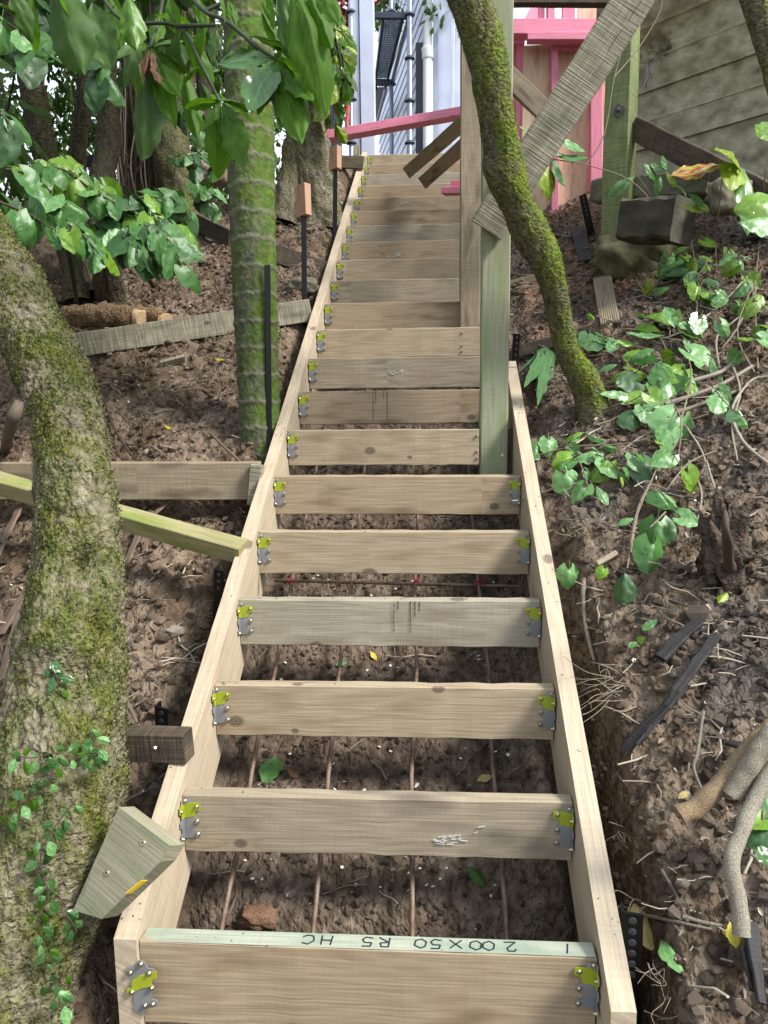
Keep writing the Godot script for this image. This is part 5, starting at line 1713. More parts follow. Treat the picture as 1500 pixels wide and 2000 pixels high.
	for p in [[Vector3(-0.749, 0.452, 0.027), Vector3(-0.685, 0.450, 0.043), Vector3(-0.641, 0.451, 0.020), Vector3(-0.608, 0.431, 0.000), Vector3(-0.575, 0.418, -0.051)], [Vector3(-0.647, 0.441, 0.022), Vector3(-0.658, 0.387, 0.031), Vector3(-0.701, 0.356, 0.039), Vector3(-0.728, 0.335, 0.044), Vector3(-0.755, 0.303, 0.050)],
		[Vector3(-0.617, 0.334, -0.004), Vector3(-0.663, 0.270, 0.050), Vector3(-0.679, 0.211, 0.050), Vector3(-0.668, 0.140, 0.050), Vector3(-0.680, 0.100, 0.077), Vector3(-0.653, 0.014, 0.089)], [Vector3(-0.631, 0.121, 0.071), Vector3(-0.610, 0.099, 0.073), Vector3(-0.599, 0.078, 0.076)],
		[Vector3(-0.759, 0.582, -0.176), Vector3(-0.725, 0.550, -0.163), Vector3(-0.714, 0.506, -0.147)], [Vector3(-0.725, 0.514, -0.157), Vector3(-0.694, 0.486, -0.165)], [Vector3(-0.611, 0.008, 0.108), Vector3(-0.643, -0.024, 0.115), Vector3(-0.611, -0.056, 0.118)], [Vector3(-0.622, 0.461, -0.085), Vector3(-0.600, 0.431, -0.071), Vector3(-0.613, 0.391, -0.054)]]:
		leafy_branch(c, p, 0.0016, "oval", ["p_gloss", "p_gloss", "p_mid", "h_pale"], 0.030, 0.0125, Vector3(0.3, 0.5, 0.9), 1.15, 0.9)

# ---------------------------------------------------------------- big hand-shaped leaves overhead
func make_overhanging_branch() -> void:
	var t := thing("hand_leaved_branch", Vector3(-0.400, 1.948, -0.618), "overhanging branch of big hand-shaped leaves lit through from above", "branch")
	for p in [[Vector3(-0.776, 2.315, -0.752), Vector3(-0.672, 2.179, -0.687), Vector3(-0.512, 2.140, -0.641), Vector3(-0.431, 2.013, -0.575), Vector3(-0.388, 1.926, -0.564)], [Vector3(-0.505, 2.246, -0.658), Vector3(-0.409, 2.127, -0.544), Vector3(-0.345, 2.080, -0.490), Vector3(-0.260, 1.996, -0.432), Vector3(-0.213, 1.963, -0.430)], [Vector3(-0.580, 2.285, -0.760), Vector3(-0.594, 2.202, -0.746), Vector3(-0.601, 2.108, -0.681)], [Vector3(-0.409, 2.127, -0.544), Vector3(-0.359, 2.152, -0.551)], [Vector3(-0.512, 2.140, -0.641), Vector3(-0.372, 2.092, -0.541)]]:
		part("stem", stick(p, 0.006, 0.0035, 8, 0.1), M.stem_dark, t)
	var up := Vector3(0.1, 0.7, -0.2)
	var cam_side := Vector3(0, 0.35, 1)
	# [base, tip, material, face, width]
	var lv := [
		[Vector3(-0.388, 1.923, -0.564), Vector3(-0.466, 1.929, -0.560), "p_mid", 0, 1.0], [Vector3(-0.388, 1.921, -0.564), Vector3(-0.395, 1.774, -0.489), "p_mid", 1, 1.1], [Vector3(-0.383, 1.918, -0.564), Vector3(-0.290, 1.721, -0.437), "p_mid", 1, 0.75], [Vector3(-0.378, 1.923, -0.565), Vector3(-0.274, 1.868, -0.512), "p_mid", 0, 0.8], [Vector3(-0.381, 1.928, -0.565), Vector3(-0.392, 2.014, -0.629), "p_mid", 0, 1.1], [Vector3(-0.383, 1.926, -0.565), Vector3(-0.336, 1.974, -0.626), "p_dark", 0, 1.0], [Vector3(-0.394, 1.926, -0.564), Vector3(-0.459, 1.979, -0.619), "p_mid", 0, 0.9],
		[Vector3(-0.596, 2.108, -0.681), Vector3(-0.655, 2.061, -0.568), "p_dark", 0, 1.0], [Vector3(-0.593, 2.104, -0.680), Vector3(-0.496, 1.957, -0.562), "p_mid", 1, 0.8], [Vector3(-0.588, 2.108, -0.681), Vector3(-0.482, 2.009, -0.622), "p_dark", 0, 0.9], [Vector3(-0.590, 2.111, -0.682), Vector3(-0.539, 2.181, -0.747), "p_dark", 0, 1.0], [Vector3(-0.598, 2.104, -0.680), Vector3(-0.627, 1.847, -0.536), "p_dark", 1, 0.85], [Vector3(-0.577, 2.091, -0.679), Vector3(-0.526, 1.890, -0.580), "p_mid", 1, 0.7], [Vector3(-0.604, 2.111, -0.681), Vector3(-0.661, 2.175, -0.738), "p_mid", 0, 1.0], [Vector3(-0.609, 2.043, -0.619), Vector3(-0.636, 1.974, -0.606), "p_lime2", 1, 1.2],
		[Vector3(-0.213, 1.960, -0.429), Vector3(-0.263, 1.837, -0.325), "p_blue", 1, 1.35], [Vector3(-0.217, 1.963, -0.429), Vector3(-0.350, 1.963, -0.400), "p_blue", 1, 1.0], [Vector3(-0.208, 1.960, -0.430), Vector3(-0.145, 1.758, -0.321), "p_mid", 1, 0.85], [Vector3(-0.203, 1.963, -0.430), Vector3(-0.114, 1.826, -0.334), "p_mid", 1, 0.85], [Vector3(-0.213, 1.965, -0.430), Vector3(-0.142, 1.921, -0.377), "p_mid", 0, 0.9], [Vector3(-0.213, 1.956, -0.429), Vector3(-0.255, 1.833, -0.407), "p_lime2", 1, 0.75], [Vector3(-0.215, 1.953, -0.428), Vector3(-0.201, 1.792, -0.404), "p_pale", 1, 0.5], [Vector3(-0.284, 2.043, -0.488), Vector3(-0.182, 1.977, -0.414), "p_dark", 0, 1.3], [Vector3(-0.296, 2.055, -0.490), Vector3(-0.219, 1.963, -0.429), "p_mid", 0, 0.8],
		[Vector3(-0.158, 2.085, -0.351), Vector3(-0.057, 1.882, -0.225), "p_mid", 1, 0.95], [Vector3(-0.196, 2.123, -0.405), Vector3(-0.149, 1.945, -0.330), "p_dark", 1, 0.8], [Vector3(-0.124, 2.073, -0.352), Vector3(-0.072, 1.960, -0.287), "p_mid", 1, 0.9],
		[Vector3(-0.318, 2.062, -0.489), Vector3(-0.339, 2.135, -0.499), "p_mid", 1, 0.9], [Vector3(-0.315, 2.068, -0.490), Vector3(-0.266, 2.116, -0.501), "p_mid", 1, 1.0], [Vector3(-0.599, 2.170, -0.538), Vector3(-0.569, 2.044, -0.470), "p_lime2", 1, 1.2], [Vector3(-0.580, 1.996, -0.106), Vector3(-0.536, 1.824, -0.031), "p_dark", 1, 1.45], [Vector3(-0.609, 2.006, -0.106), Vector3(-0.530, 1.916, -0.097), "p_mid", 0, 1.3], [Vector3(-0.687, 2.152, -0.530), Vector3(-0.634, 1.980, -0.455), "p_dark", 1, 1.2], [Vector3(-0.450, 2.206, -0.605), Vector3(-0.422, 2.103, -0.590), "p_mid", 1, 0.9], [Vector3(-0.532, 2.220, -0.652), Vector3(-0.512, 2.114, -0.637), "p_mid", 1, 1.0], [Vector3(-0.499, 2.134, -0.641), Vector3(-0.431, 2.026, -0.577), "p_mid", 1, 0.8], [Vector3(-0.590, 2.192, -0.694), Vector3(-0.497, 2.201, -0.753), "p_mid", 0, 0.9],
		[Vector3(-0.776, 2.339, -0.857), Vector3(-0.724, 2.157, -0.781), "p_mid", 1, 1.0], [Vector3(-0.689, 2.222, -0.845), Vector3(-0.738, 2.086, -0.769), "p_dark", 1, 0.9], [Vector3(-0.525, 2.063, -0.729), Vector3(-0.493, 1.894, -0.654), "p_mid", 1, 0.8], [Vector3(-0.446, 2.037, -0.629), Vector3(-0.519, 2.016, -0.621), "p_mid", 0, 1.0], [Vector3(-0.424, 2.129, -0.594), Vector3(-0.461, 2.027, -0.576), "p_mid", 1, 0.8], [Vector3(-0.378, 2.098, -0.542), Vector3(-0.391, 2.007, -0.526), "p_dark", 1, 0.9], [Vector3(-0.248, 2.079, -0.446), Vector3(-0.206, 1.996, -0.435), "p_mid", 1, 0.9], [Vector3(-0.099, 2.058, -0.300), Vector3(-0.044, 1.958, -0.237), "p_mid", 1, 0.9], [Vector3(-0.608, 2.133, -0.735), Vector3(-0.612, 2.254, -0.804), "p_mid", 1, 0.9], [Vector3(-0.213, 1.963, -0.430), Vector3(-0.198, 2.054, -0.496), "p_mid", 0, 0.9], [Vector3(-0.386, 1.917, -0.563), Vector3(-0.353, 1.779, -0.493), "p_dark", 1, 0.8], [Vector3(-0.784, 2.249, -0.640), Vector3(-0.771, 2.130, -0.622), "p_mid", 1, 1.2],
		[Vector3(-0.596, 2.108, -0.681), Vector3(-0.612, 1.984, -0.609), "p_mid", 1, 0.9], [Vector3(-0.386, 1.923, -0.564), Vector3(-0.422, 1.837, -0.518), "p_mid", 1, 0.8], [Vector3(-0.381, 1.915, -0.563), Vector3(-0.328, 1.779, -0.495), "p_mid", 1, 0.7], [Vector3(-0.213, 1.958, -0.429), Vector3(-0.231, 1.866, -0.413), "p_mid", 1, 0.8], [Vector3(-0.207, 1.963, -0.430), Vector3(-0.102, 1.882, -0.364), "p_mid", 0, 0.8], [Vector3(-0.512, 2.134, -0.640), Vector3(-0.532, 2.049, -0.625), "p_dark", 1, 0.9], [Vector3(-0.658, 2.172, -0.687), Vector3(-0.706, 2.139, -0.678), "p_mid", 0, 1.0], [Vector3(-0.713, 2.245, -0.745), Vector3(-0.762, 2.190, -0.734), "p_dark", 0, 1.1], [Vector3(-0.315, 2.068, -0.490), Vector3(-0.370, 2.026, -0.480), "p_mid", 0, 0.9], [Vector3(-0.750, 2.171, -0.528), Vector3(-0.794, 2.085, -0.512), "p_dark", 1, 1.0], [Vector3(-0.838, 2.185, -0.525), Vector3(-0.883, 2.067, -0.503), "p_mid", 1, 1.0], [Vector3(-0.144, 2.111, -0.407), Vector3(-0.113, 1.989, -0.339), "p_dark", 1, 0.8],
		[Vector3(-0.834, 2.145, -0.417), Vector3(-0.786, 2.038, -0.404), "p_dark", 1, 1.2], [Vector3(-0.882, 2.110, -0.409), Vector3(-0.810, 2.086, -0.409), "p_dark", 0, 1.2], [Vector3(-0.797, 2.191, -0.731), Vector3(-0.776, 2.142, -0.725), "p_lime2", 1, 1.4], [Vector3(-0.356, 2.128, -0.446), Vector3(-0.296, 2.080, -0.443), "p_mid", 0, 1.0], [Vector3(-0.242, 2.126, -0.454), Vector3(-0.224, 2.031, -0.440), "p_mid", 1, 0.9]]
	for q in lv:
		leaf(t, "lance", q[2], q[0], q[1], wander(up if q[3] == 0 else cam_side, 0.25), q[4] * 0.92)
	for q in [[Vector3(-0.594, 2.095, -0.659), Vector3(-0.595, 2.010, -0.615)], [Vector3(-0.586, 2.089, -0.658), Vector3(-0.548, 1.973, -0.612)], [Vector3(-0.590, 2.091, -0.678), Vector3(-0.580, 1.951, -0.627)]]:
		leaf(t, "lance", "p_dead", q[0], q[1], Vector3(0.6, 0.2, 0.8), 0.7, "withered_leaf")

# ---------------------------------------------------------------- plants on the right bank
func plant(label: String, at: Vector3, stems: Array, leaves: Array, kind: String, group := "seedlings on the right bank") -> void:
	var t := thing("bank_seedling", at, label, "seedling", group)
	for p in stems:
		part("stem", stick(p, 0.0038, 0.0022, 6, 0.15), M.stem_brown, t)
	for q in leaves:
		var b: Vector3 = q[0]
		var e: Vector3 = q[1]
		leaf(t, q[3] if q.size() > 3 else kind, q[2], b, e, wander(Vector3(0.1, 0.75, 0.6), 0.35).normalized(), q[4] if q.size() > 4 else 1.0)

func make_right_plants() -> void:
	plant("tall thin seedling with yellow lobed leaves and one red-stained leaf", Vector3(1.554, 1.585, -2.518),
		[[Vector3(1.554, 1.585, -2.518), Vector3(1.716, 1.998, -3.070), Vector3(1.473, 2.028, -2.338), Vector3(1.486, 2.201, -2.355)]],
		[[Vector3(1.486, 2.208, -2.357), Vector3(1.238, 2.176, -2.295), "p_red", "lance", 1.0], [Vector3(1.524, 2.235, -2.363), Vector3(1.468, 2.241, -2.097), "p_lime", "lance", 1.5], [Vector3(1.515, 2.217, -2.360), Vector3(1.498, 2.162, -2.086), "p_lime", "lance", 1.3], [Vector3(1.534, 2.216, -2.361), Vector3(1.526, 2.122, -2.325), "p_lime", "lance", 1.5], [Vector3(1.552, 2.207, -2.361), Vector3(1.574, 2.000, -2.025), "p_pale", "lance", 0.7], [Vector3(1.486, 2.189, -2.354), Vector3(1.414, 2.235, -2.366), "p_lime", "lance", 1.0], [Vector3(1.428, 2.005, -2.331), Vector3(1.321, 2.079, -2.325), "p_lime", "oval", 1.3], [Vector3(1.331, 2.077, -2.336), Vector3(1.422, 1.998, -2.319), "h_mid", "oval", 1.0]], "lance")
	plant("leafy sprig at the end of a long bare twig in front of the pink frame", Vector3(1.608, 2.012, -3.285),
		[[Vector3(1.608, 2.012, -3.285), Vector3(1.404, 2.152, -3.052), Vector3(1.222, 2.316, -3.016), Vector3(0.975, 2.388, -2.960), Vector3(0.792, 2.414, -2.921), Vector3(0.737, 2.469, -2.926), Vector3(0.710, 2.518, -2.932)], [Vector3(1.624, 2.009, -3.271), Vector3(1.419, 2.177, -3.108), Vector3(1.305, 2.348, -3.128), Vector3(1.285, 2.377, -3.131)], [Vector3(0.975, 2.388, -2.960), Vector3(1.072, 2.550, -2.992), Vector3(1.128, 2.855, -3.044), Vector3(1.197, 3.100, -3.087), Vector3(1.170, 3.210, -3.102), Vector3(1.198, 3.346, -3.126)], [Vector3(1.211, 3.100, -3.088), Vector3(1.112, 2.960, -3.049), Vector3(1.071, 2.901, -3.037)], [Vector3(1.189, 3.182, -3.099), Vector3(1.336, 3.315, -3.181)], [Vector3(1.128, 2.855, -3.044), Vector3(1.279, 3.039, -3.133), Vector3(1.391, 3.231, -3.171), Vector3(1.392, 3.342, -3.188)]],
		[[Vector3(0.732, 2.517, -2.934), Vector3(0.604, 2.572, -2.913), "h_pale", "heart", 0.9], [Vector3(0.742, 2.469, -2.927), Vector3(0.631, 2.485, -2.901), "h_lime", "oval", 1.0], [Vector3(0.742, 2.509, -2.933), Vector3(0.737, 2.416, -2.877), "h_lime", "oval", 1.4], [Vector3(0.759, 2.447, -2.924), Vector3(0.876, 2.474, -2.916), "h_pale", "oval", 1.0], [Vector3(0.819, 2.527, -2.941), Vector3(0.952, 2.433, -2.915), "h_pale", "oval", 0.8], [Vector3(0.813, 2.427, -2.925), Vector3(0.964, 2.394, -2.889), "h_mid", "lance", 1.5], [Vector3(0.792, 2.414, -2.921), Vector3(0.880, 2.288, -2.867), "h_pale", "oval", 0.7], [Vector3(0.742, 2.393, -2.915), Vector3(0.812, 2.235, -2.854), "p_lime", "oval", 1.3], [Vector3(0.737, 2.387, -2.913), Vector3(0.647, 2.356, -2.882), "p_dark", "oval", 1.0], [Vector3(0.723, 2.409, -2.916), Vector3(0.625, 2.396, -2.887), "p_blue", "lance", 1.3], [Vector3(0.710, 2.469, -2.924), Vector3(0.636, 2.437, -2.894), "p_lime", "oval", 1.3],
		[Vector3(1.418, 2.375, -3.038), Vector3(1.342, 2.419, -3.020), "h_pale", "oval", 1.0], [Vector3(1.423, 2.369, -3.037), Vector3(1.390, 2.438, -3.026), "h_pale", "oval", 1.0], [Vector3(1.418, 2.361, -3.036), Vector3(1.500, 2.299, -3.011), "p_lime", "lance", 1.3], [Vector3(1.390, 2.334, -3.029), Vector3(1.361, 2.254, -2.995), "h_pale", "oval", 0.9], [Vector3(1.250, 2.335, -3.020), Vector3(1.106, 2.285, -2.983), "h_pale", "lance", 1.1], [Vector3(1.473, 2.286, -3.027), Vector3(1.536, 2.230, -3.003), "h_pale", "lance", 0.8], [Vector3(1.301, 2.404, -3.035), Vector3(1.398, 2.336, -3.010), "h_mid", "oval", 1.0]], "oval")
	plant("seedling with dark green and lime leaves below the concrete block", Vector3(1.491, 1.591, -2.565),
		[[Vector3(1.491, 1.591, -2.565), Vector3(1.559, 1.839, -2.904), Vector3(1.614, 2.019, -3.169)], [Vector3(1.534, 1.770, -2.786), Vector3(1.643, 1.890, -2.906)], [Vector3(1.456, 1.563, -2.533), Vector3(1.539, 1.734, -2.715), Vector3(1.649, 1.778, -2.687)]],
		[[Vector3(1.597, 1.983, -3.156), Vector3(1.451, 2.001, -3.176), "h_lime", "oval", 0.8], [Vector3(1.557, 1.897, -3.015), Vector3(1.367, 1.882, -3.017), "h_mid", "heart", 0.8], [Vector3(1.559, 1.877, -2.976), Vector3(1.406, 1.806, -2.932), "h_dark", "heart", 1.0], [Vector3(1.554, 1.917, -3.055), Vector3(1.571, 1.852, -2.992), "h_lime", "heart", 1.0], [Vector3(1.608, 1.908, -3.007), Vector3(1.684, 1.877, -2.960), "h_lime", "oval", 1.0], [Vector3(1.546, 1.804, -2.844), Vector3(1.478, 1.723, -2.782), "h_pale", "oval", 1.1], [Vector3(1.547, 1.750, -2.742), Vector3(1.636, 1.725, -2.698), "h_pale", "oval", 1.2], [Vector3(1.515, 1.703, -2.670), Vector3(1.511, 1.560, -2.561), "p_blue", "lance", 1.5], [Vector3(1.543, 1.667, -2.584), Vector3(1.635, 1.568, -2.494), "h_pale", "oval", 1.0], [Vector3(1.523, 1.669, -2.600), Vector3(1.585, 1.638, -2.556), "h_lime", "heart", 1.0], [Vector3(1.387, 1.712, -2.761), Vector3(1.294, 1.725, -2.767), "h_mid", "oval", 1.1], [Vector3(1.613, 1.849, -2.892), Vector3(1.646, 1.772, -2.820), "h_lime", "oval", 1.3], [Vector3(1.692, 2.016, -3.164), Vector3(1.736, 1.963, -3.106), "h_lime", "heart", 1.0], [Vector3(1.763, 1.881, -2.868), Vector3(1.885, 1.896, -2.847), "h_pale", "lance", 0.7]], "oval")
	plant("low sprawling seedling of long narrow leaves beside the grooved board", Vector3(1.269, 1.379, -2.293),
		[[Vector3(1.273, 1.379, -2.291), Vector3(1.272, 1.452, -2.331), Vector3(1.308, 1.530, -2.406)], [Vector3(1.248, 1.354, -2.259), Vector3(1.228, 1.484, -2.416)]],
		[[Vector3(1.224, 1.457, -2.313), Vector3(1.110, 1.499, -2.341), "p_mid", "lance", 1.5], [Vector3(1.288, 1.474, -2.309), Vector3(1.261, 1.595, -2.381), "h_pale", "lance", 1.2], [Vector3(1.298, 1.487, -2.329), Vector3(1.317, 1.561, -2.362), "p_mid", "lance", 1.5], [Vector3(1.302, 1.530, -2.410), Vector3(1.229, 1.609, -2.459), "h_lime", "heart", 1.0], [Vector3(1.296, 1.474, -2.304), Vector3(1.384, 1.402, -2.231), "p_mid", "lance", 1.1], [Vector3(1.369, 1.530, -2.371), Vector3(1.444, 1.417, -2.273), "h_pale", "oval", 0.9], [Vector3(1.232, 1.437, -2.271), Vector3(1.055, 1.441, -2.280), "h_mid", "lance", 0.7], [Vector3(1.194, 1.533, -2.480), Vector3(1.169, 1.591, -2.507), "p_mid", "lance", 1.4], [Vector3(1.098, 1.400, -2.277), Vector3(1.013, 1.410, -2.279), "h_lime", "oval", 1.1], [Vector3(1.139, 1.351, -2.158), Vector3(1.054, 1.328, -2.138), "h_mid", "heart", 0.9], [Vector3(1.100, 1.353, -2.185), Vector3(1.017, 1.349, -2.176), "h_lime", "heart", 1.0], [Vector3(0.990, 1.302, -2.151), Vector3(0.903, 1.303, -2.147), "h_pale", "oval", 0.9], [Vector3(1.017, 1.270, -2.072), Vector3(0.936, 1.264, -2.062), "h_lime", "oval", 1.0], [Vector3(0.963, 1.440, -2.434), Vector3(0.861, 1.463, -2.448), "h_pale", "heart", 0.9], [Vector3(0.957, 1.455, -2.466), Vector3(0.996, 1.402, -2.410), "h_pale", "heart", 0.9], [Vector3(0.974, 1.543, -2.626), Vector3(0.952, 1.597, -2.652), "h_lime", "oval", 1.0]], "lance")
	plant("large pale heart-leaved seedling where the bank is overhung by sticks", Vector3(1.116, 0.951, -1.581),
		[[Vector3(1.100, 0.934, -1.557), Vector3(1.122, 1.069, -1.618), Vector3(1.139, 1.146, -1.821)], [Vector3(1.122, 1.069, -1.618), Vector3(1.250, 1.231, -1.919), Vector3(1.268, 1.321, -2.023)], [Vector3(1.065, 0.950, -1.607), Vector3(1.083, 1.067, -1.700), Vector3(1.089, 1.147, -1.791)]],
		[[Vector3(1.161, 1.215, -1.940), Vector3(1.180, 1.133, -1.872), "h_white", "heart", 1.6], [Vector3(1.305, 1.346, -2.108), Vector3(1.391, 1.264, -2.032), "h_pale", "heart", 1.1], [Vector3(1.363, 1.319, -2.024), Vector3(1.410, 1.233, -1.950), "h_pale", "oval", 0.8], [Vector3(1.233, 1.272, -2.008), Vector3(1.138, 1.229, -1.975), "h_lime", "heart", 1.1], [Vector3(1.203, 1.254, -1.992), Vector3(1.178, 1.304, -2.011), "h_lime", "heart", 1.0], [Vector3(1.247, 1.242, -1.943), Vector3(1.308, 1.134, -1.855), "h_pale", "heart", 0.9], [Vector3(1.236, 1.220, -1.906), Vector3(1.243, 1.162, -1.854), "h_lime", "oval", 1.3], [Vector3(1.045, 1.224, -2.024), Vector3(0.953, 1.209, -2.009), "h_dark", "heart", 1.3], [Vector3(1.037, 1.164, -1.914), Vector3(0.976, 1.126, -1.881), "h_lime", "heart", 1.0], [Vector3(1.011, 1.169, -1.939), Vector3(0.868, 1.166, -1.936), "h_pale", "lance", 0.8], [Vector3(1.028, 1.106, -1.807), Vector3(1.026, 1.052, -1.759), "h_mid", "heart", 1.2], [Vector3(0.987, 1.085, -1.792), Vector3(0.910, 1.062, -1.769), "h_dark", "heart", 1.2], [Vector3(1.108, 1.136, -1.820), Vector3(1.001, 1.131, -1.812), "h_pale", "lance", 1.0], [Vector3(1.142, 1.077, -1.685), Vector3(1.100, 0.966, -1.607), "h_white", "heart", 1.35], [Vector3(1.083, 1.029, -1.627), Vector3(1.041, 0.976, -1.583), "h_pale", "heart", 1.2], [Vector3(1.313, 1.423, -2.251), Vector3(1.332, 1.361, -2.194), "h_mid", "lance", 1.0]], "heart")
	plant("row of small dull heart leaves on a creeping stem along the middle bank", Vector3(0.744, 0.903, -1.699),
		[[Vector3(0.591, 0.917, -1.800), Vector3(0.731, 0.958, -1.747), Vector3(0.939, 0.977, -1.664), Vector3(1.156, 1.047, -1.659)], [Vector3(0.751, 0.801, -1.505), Vector3(0.735, 0.878, -1.538), Vector3(0.718, 0.916, -1.557)]],
		[[Vector3(0.587, 0.964, -1.809), Vector3(0.575, 0.910, -1.758), "h_mid", "heart", 1.1], [Vector3(0.639, 0.981, -1.809), Vector3(0.645, 0.924, -1.758), "h_pale", "heart", 1.1], [Vector3(0.777, 1.014, -1.776), Vector3(0.692, 1.021, -1.774), "h_lime", "oval", 1.0], [Vector3(0.784, 1.008, -1.761), Vector3(0.862, 1.001, -1.733), "h_mid", "oval", 0.8], [Vector3(0.754, 1.013, -1.789), Vector3(0.734, 0.959, -1.741), "h_mid", "oval", 0.8], [Vector3(0.794, 0.949, -1.642), Vector3(0.706, 0.935, -1.626), "h_pale", "heart", 0.9], [Vector3(0.727, 0.908, -1.602), Vector3(0.648, 0.890, -1.584), "h_mid", "lance", 1.4], [Vector3(0.815, 0.906, -1.547), Vector3(0.853, 0.846, -1.492), "h_pale", "heart", 0.8], [Vector3(0.669, 0.866, -1.554), Vector3(0.710, 0.793, -1.492), "h_pale", "heart", 1.0], [Vector3(0.764, 0.831, -1.430), Vector3(0.801, 0.770, -1.376), "h_mid", "lance", 1.2], [Vector3(0.934, 0.928, -1.519), Vector3(0.978, 0.856, -1.457), "h_mid", "heart", 1.0], [Vector3(0.953, 0.912, -1.477), Vector3(1.002, 0.814, -1.401), "h_dark", "heart", 0.9], [Vector3(0.859, 0.875, -1.461), Vector3(0.875, 0.841, -1.423), "p_lime", "oval", 0.6], [Vector3(0.827, 0.968, -1.659), Vector3(0.896, 0.965, -1.635), "h_mid", "oval", 0.8]], "heart")
	plant("group of drooping scalloped heart leaves above the little hollow", Vector3(0.897, 0.591, -1.030),
		[[Vector3(0.975, 0.758, -1.269), Vector3(0.922, 0.746, -1.173), Vector3(0.876, 0.733, -1.098)], [Vector3(0.796, 0.601, -1.059), Vector3(0.850, 0.734, -1.192), Vector3(0.914, 0.839, -1.286), Vector3(1.018, 0.919, -1.507)]],
		[[Vector3(0.920, 0.742, -1.166), Vector3(0.899, 0.668, -1.110), "h_mid", "heart", 1.25], [Vector3(0.993, 0.758, -1.154), Vector3(1.049, 0.742, -1.124), "h_pale", "heart", 1.0], [Vector3(0.880, 0.682, -1.072), Vector3(0.861, 0.593, -1.008), "h_mid", "heart", 0.95], [Vector3(0.622, 0.576, -1.151), Vector3(0.620, 0.519, -1.115), "h_pale", "heart", 1.1], [Vector3(0.769, 0.602, -0.982), Vector3(0.744, 0.517, -0.921), "h_dark", "oval", 1.3], [Vector3(0.965, 0.827, -1.305), Vector3(1.032, 0.778, -1.255), "h_pale", "oval", 0.9], [Vector3(0.957, 0.826, -1.308), Vector3(1.000, 0.786, -1.265), "h_mid", "heart", 1.0], [Vector3(0.854, 0.745, -1.212), Vector3(0.789, 0.742, -1.198), "h_pale", "lance", 1.1], [Vector3(0.713, 0.608, -1.027), Vector3(0.692, 0.589, -1.001), "h_lime", "heart", 1.0], [Vector3(0.746, 0.459, -0.713), Vector3(0.717, 0.454, -0.695), "h_mid", "oval", 1.1], [Vector3(0.754, 0.463, -0.716), Vector3(0.763, 0.479, -0.706), "h_lime", "heart", 1.1], [Vector3(0.819, 0.512, -0.772), Vector3(0.769, 0.488, -0.746), "h_mid", "lance", 1.1]], "heart")
	plant("bright green leaves leaning in beside the sloping dark beam at the edge", Vector3(1.660, 1.461, -2.229),
		[[Vector3(1.534, 1.270, -1.943), Vector3(1.722, 1.677, -2.502), Vector3(1.962, 2.074, -3.074), Vector3(1.501, 2.069, -1.910)], [Vector3(1.513, 1.249, -1.914), Vector3(1.514, 1.457, -2.144), Vector3(1.821, 1.798, -2.675)]],
		[[Vector3(1.533, 2.234, -1.938), Vector3(1.470, 2.188, -1.896), "h_lime", "heart", 1.4], [Vector3(1.522, 1.925, -1.888), Vector3(1.391, 1.936, -1.851), "h_lime", "heart", 1.2], [Vector3(1.522, 1.874, -1.880), Vector3(1.391, 1.878, -1.822), "h_pale", "heart", 1.0], [Vector3(1.985, 2.069, -3.050), Vector3(1.856, 2.036, -3.030), "h_mid", "heart", 1.3], [Vector3(1.665, 1.554, -2.244), Vector3(1.745, 1.574, -2.232), "h_lime", "oval", 1.0], [Vector3(1.583, 1.452, -2.094), Vector3(1.656, 1.484, -2.090), "h_mid", "heart", 1.2], [Vector3(1.486, 1.407, -2.064), Vector3(1.561, 1.393, -2.030), "h_lime", "oval", 0.6]], "heart")
	plant("dark serrated leaves at the picture edge beside the pale root", Vector3(0.915, 0.155, -0.206),
		[[Vector3(0.921, 0.150, -0.194), Vector3(0.870, 0.260, -0.114), Vector3(0.926, 0.273, -0.225)]],
		[[Vector3(0.913, 0.311, -0.199), Vector3(0.874, 0.249, -0.153), "p_blue", "lance", 2.0], [Vector3(0.902, 0.281, -0.141), Vector3(0.847, 0.245, -0.108), "h_mid", "heart", 1.2], [Vector3(0.877, 0.251, -0.090), Vector3(0.822, 0.229, -0.064), "h_dark", "heart", 1.1], [Vector3(0.870, 0.260, -0.114), Vector3(0.831, 0.255, -0.096), "h_lime", "heart", 1.2], [Vector3(0.866, 0.229, -0.048), Vector3(0.827, 0.218, -0.027), "p_blue", "lance", 2.2]], "heart")
	var fl := thing("bank_shrub", Vector3(1.113, 1.063, -1.791), "low spreading heart-leaved growth covering the middle of the right bank", "shrub")
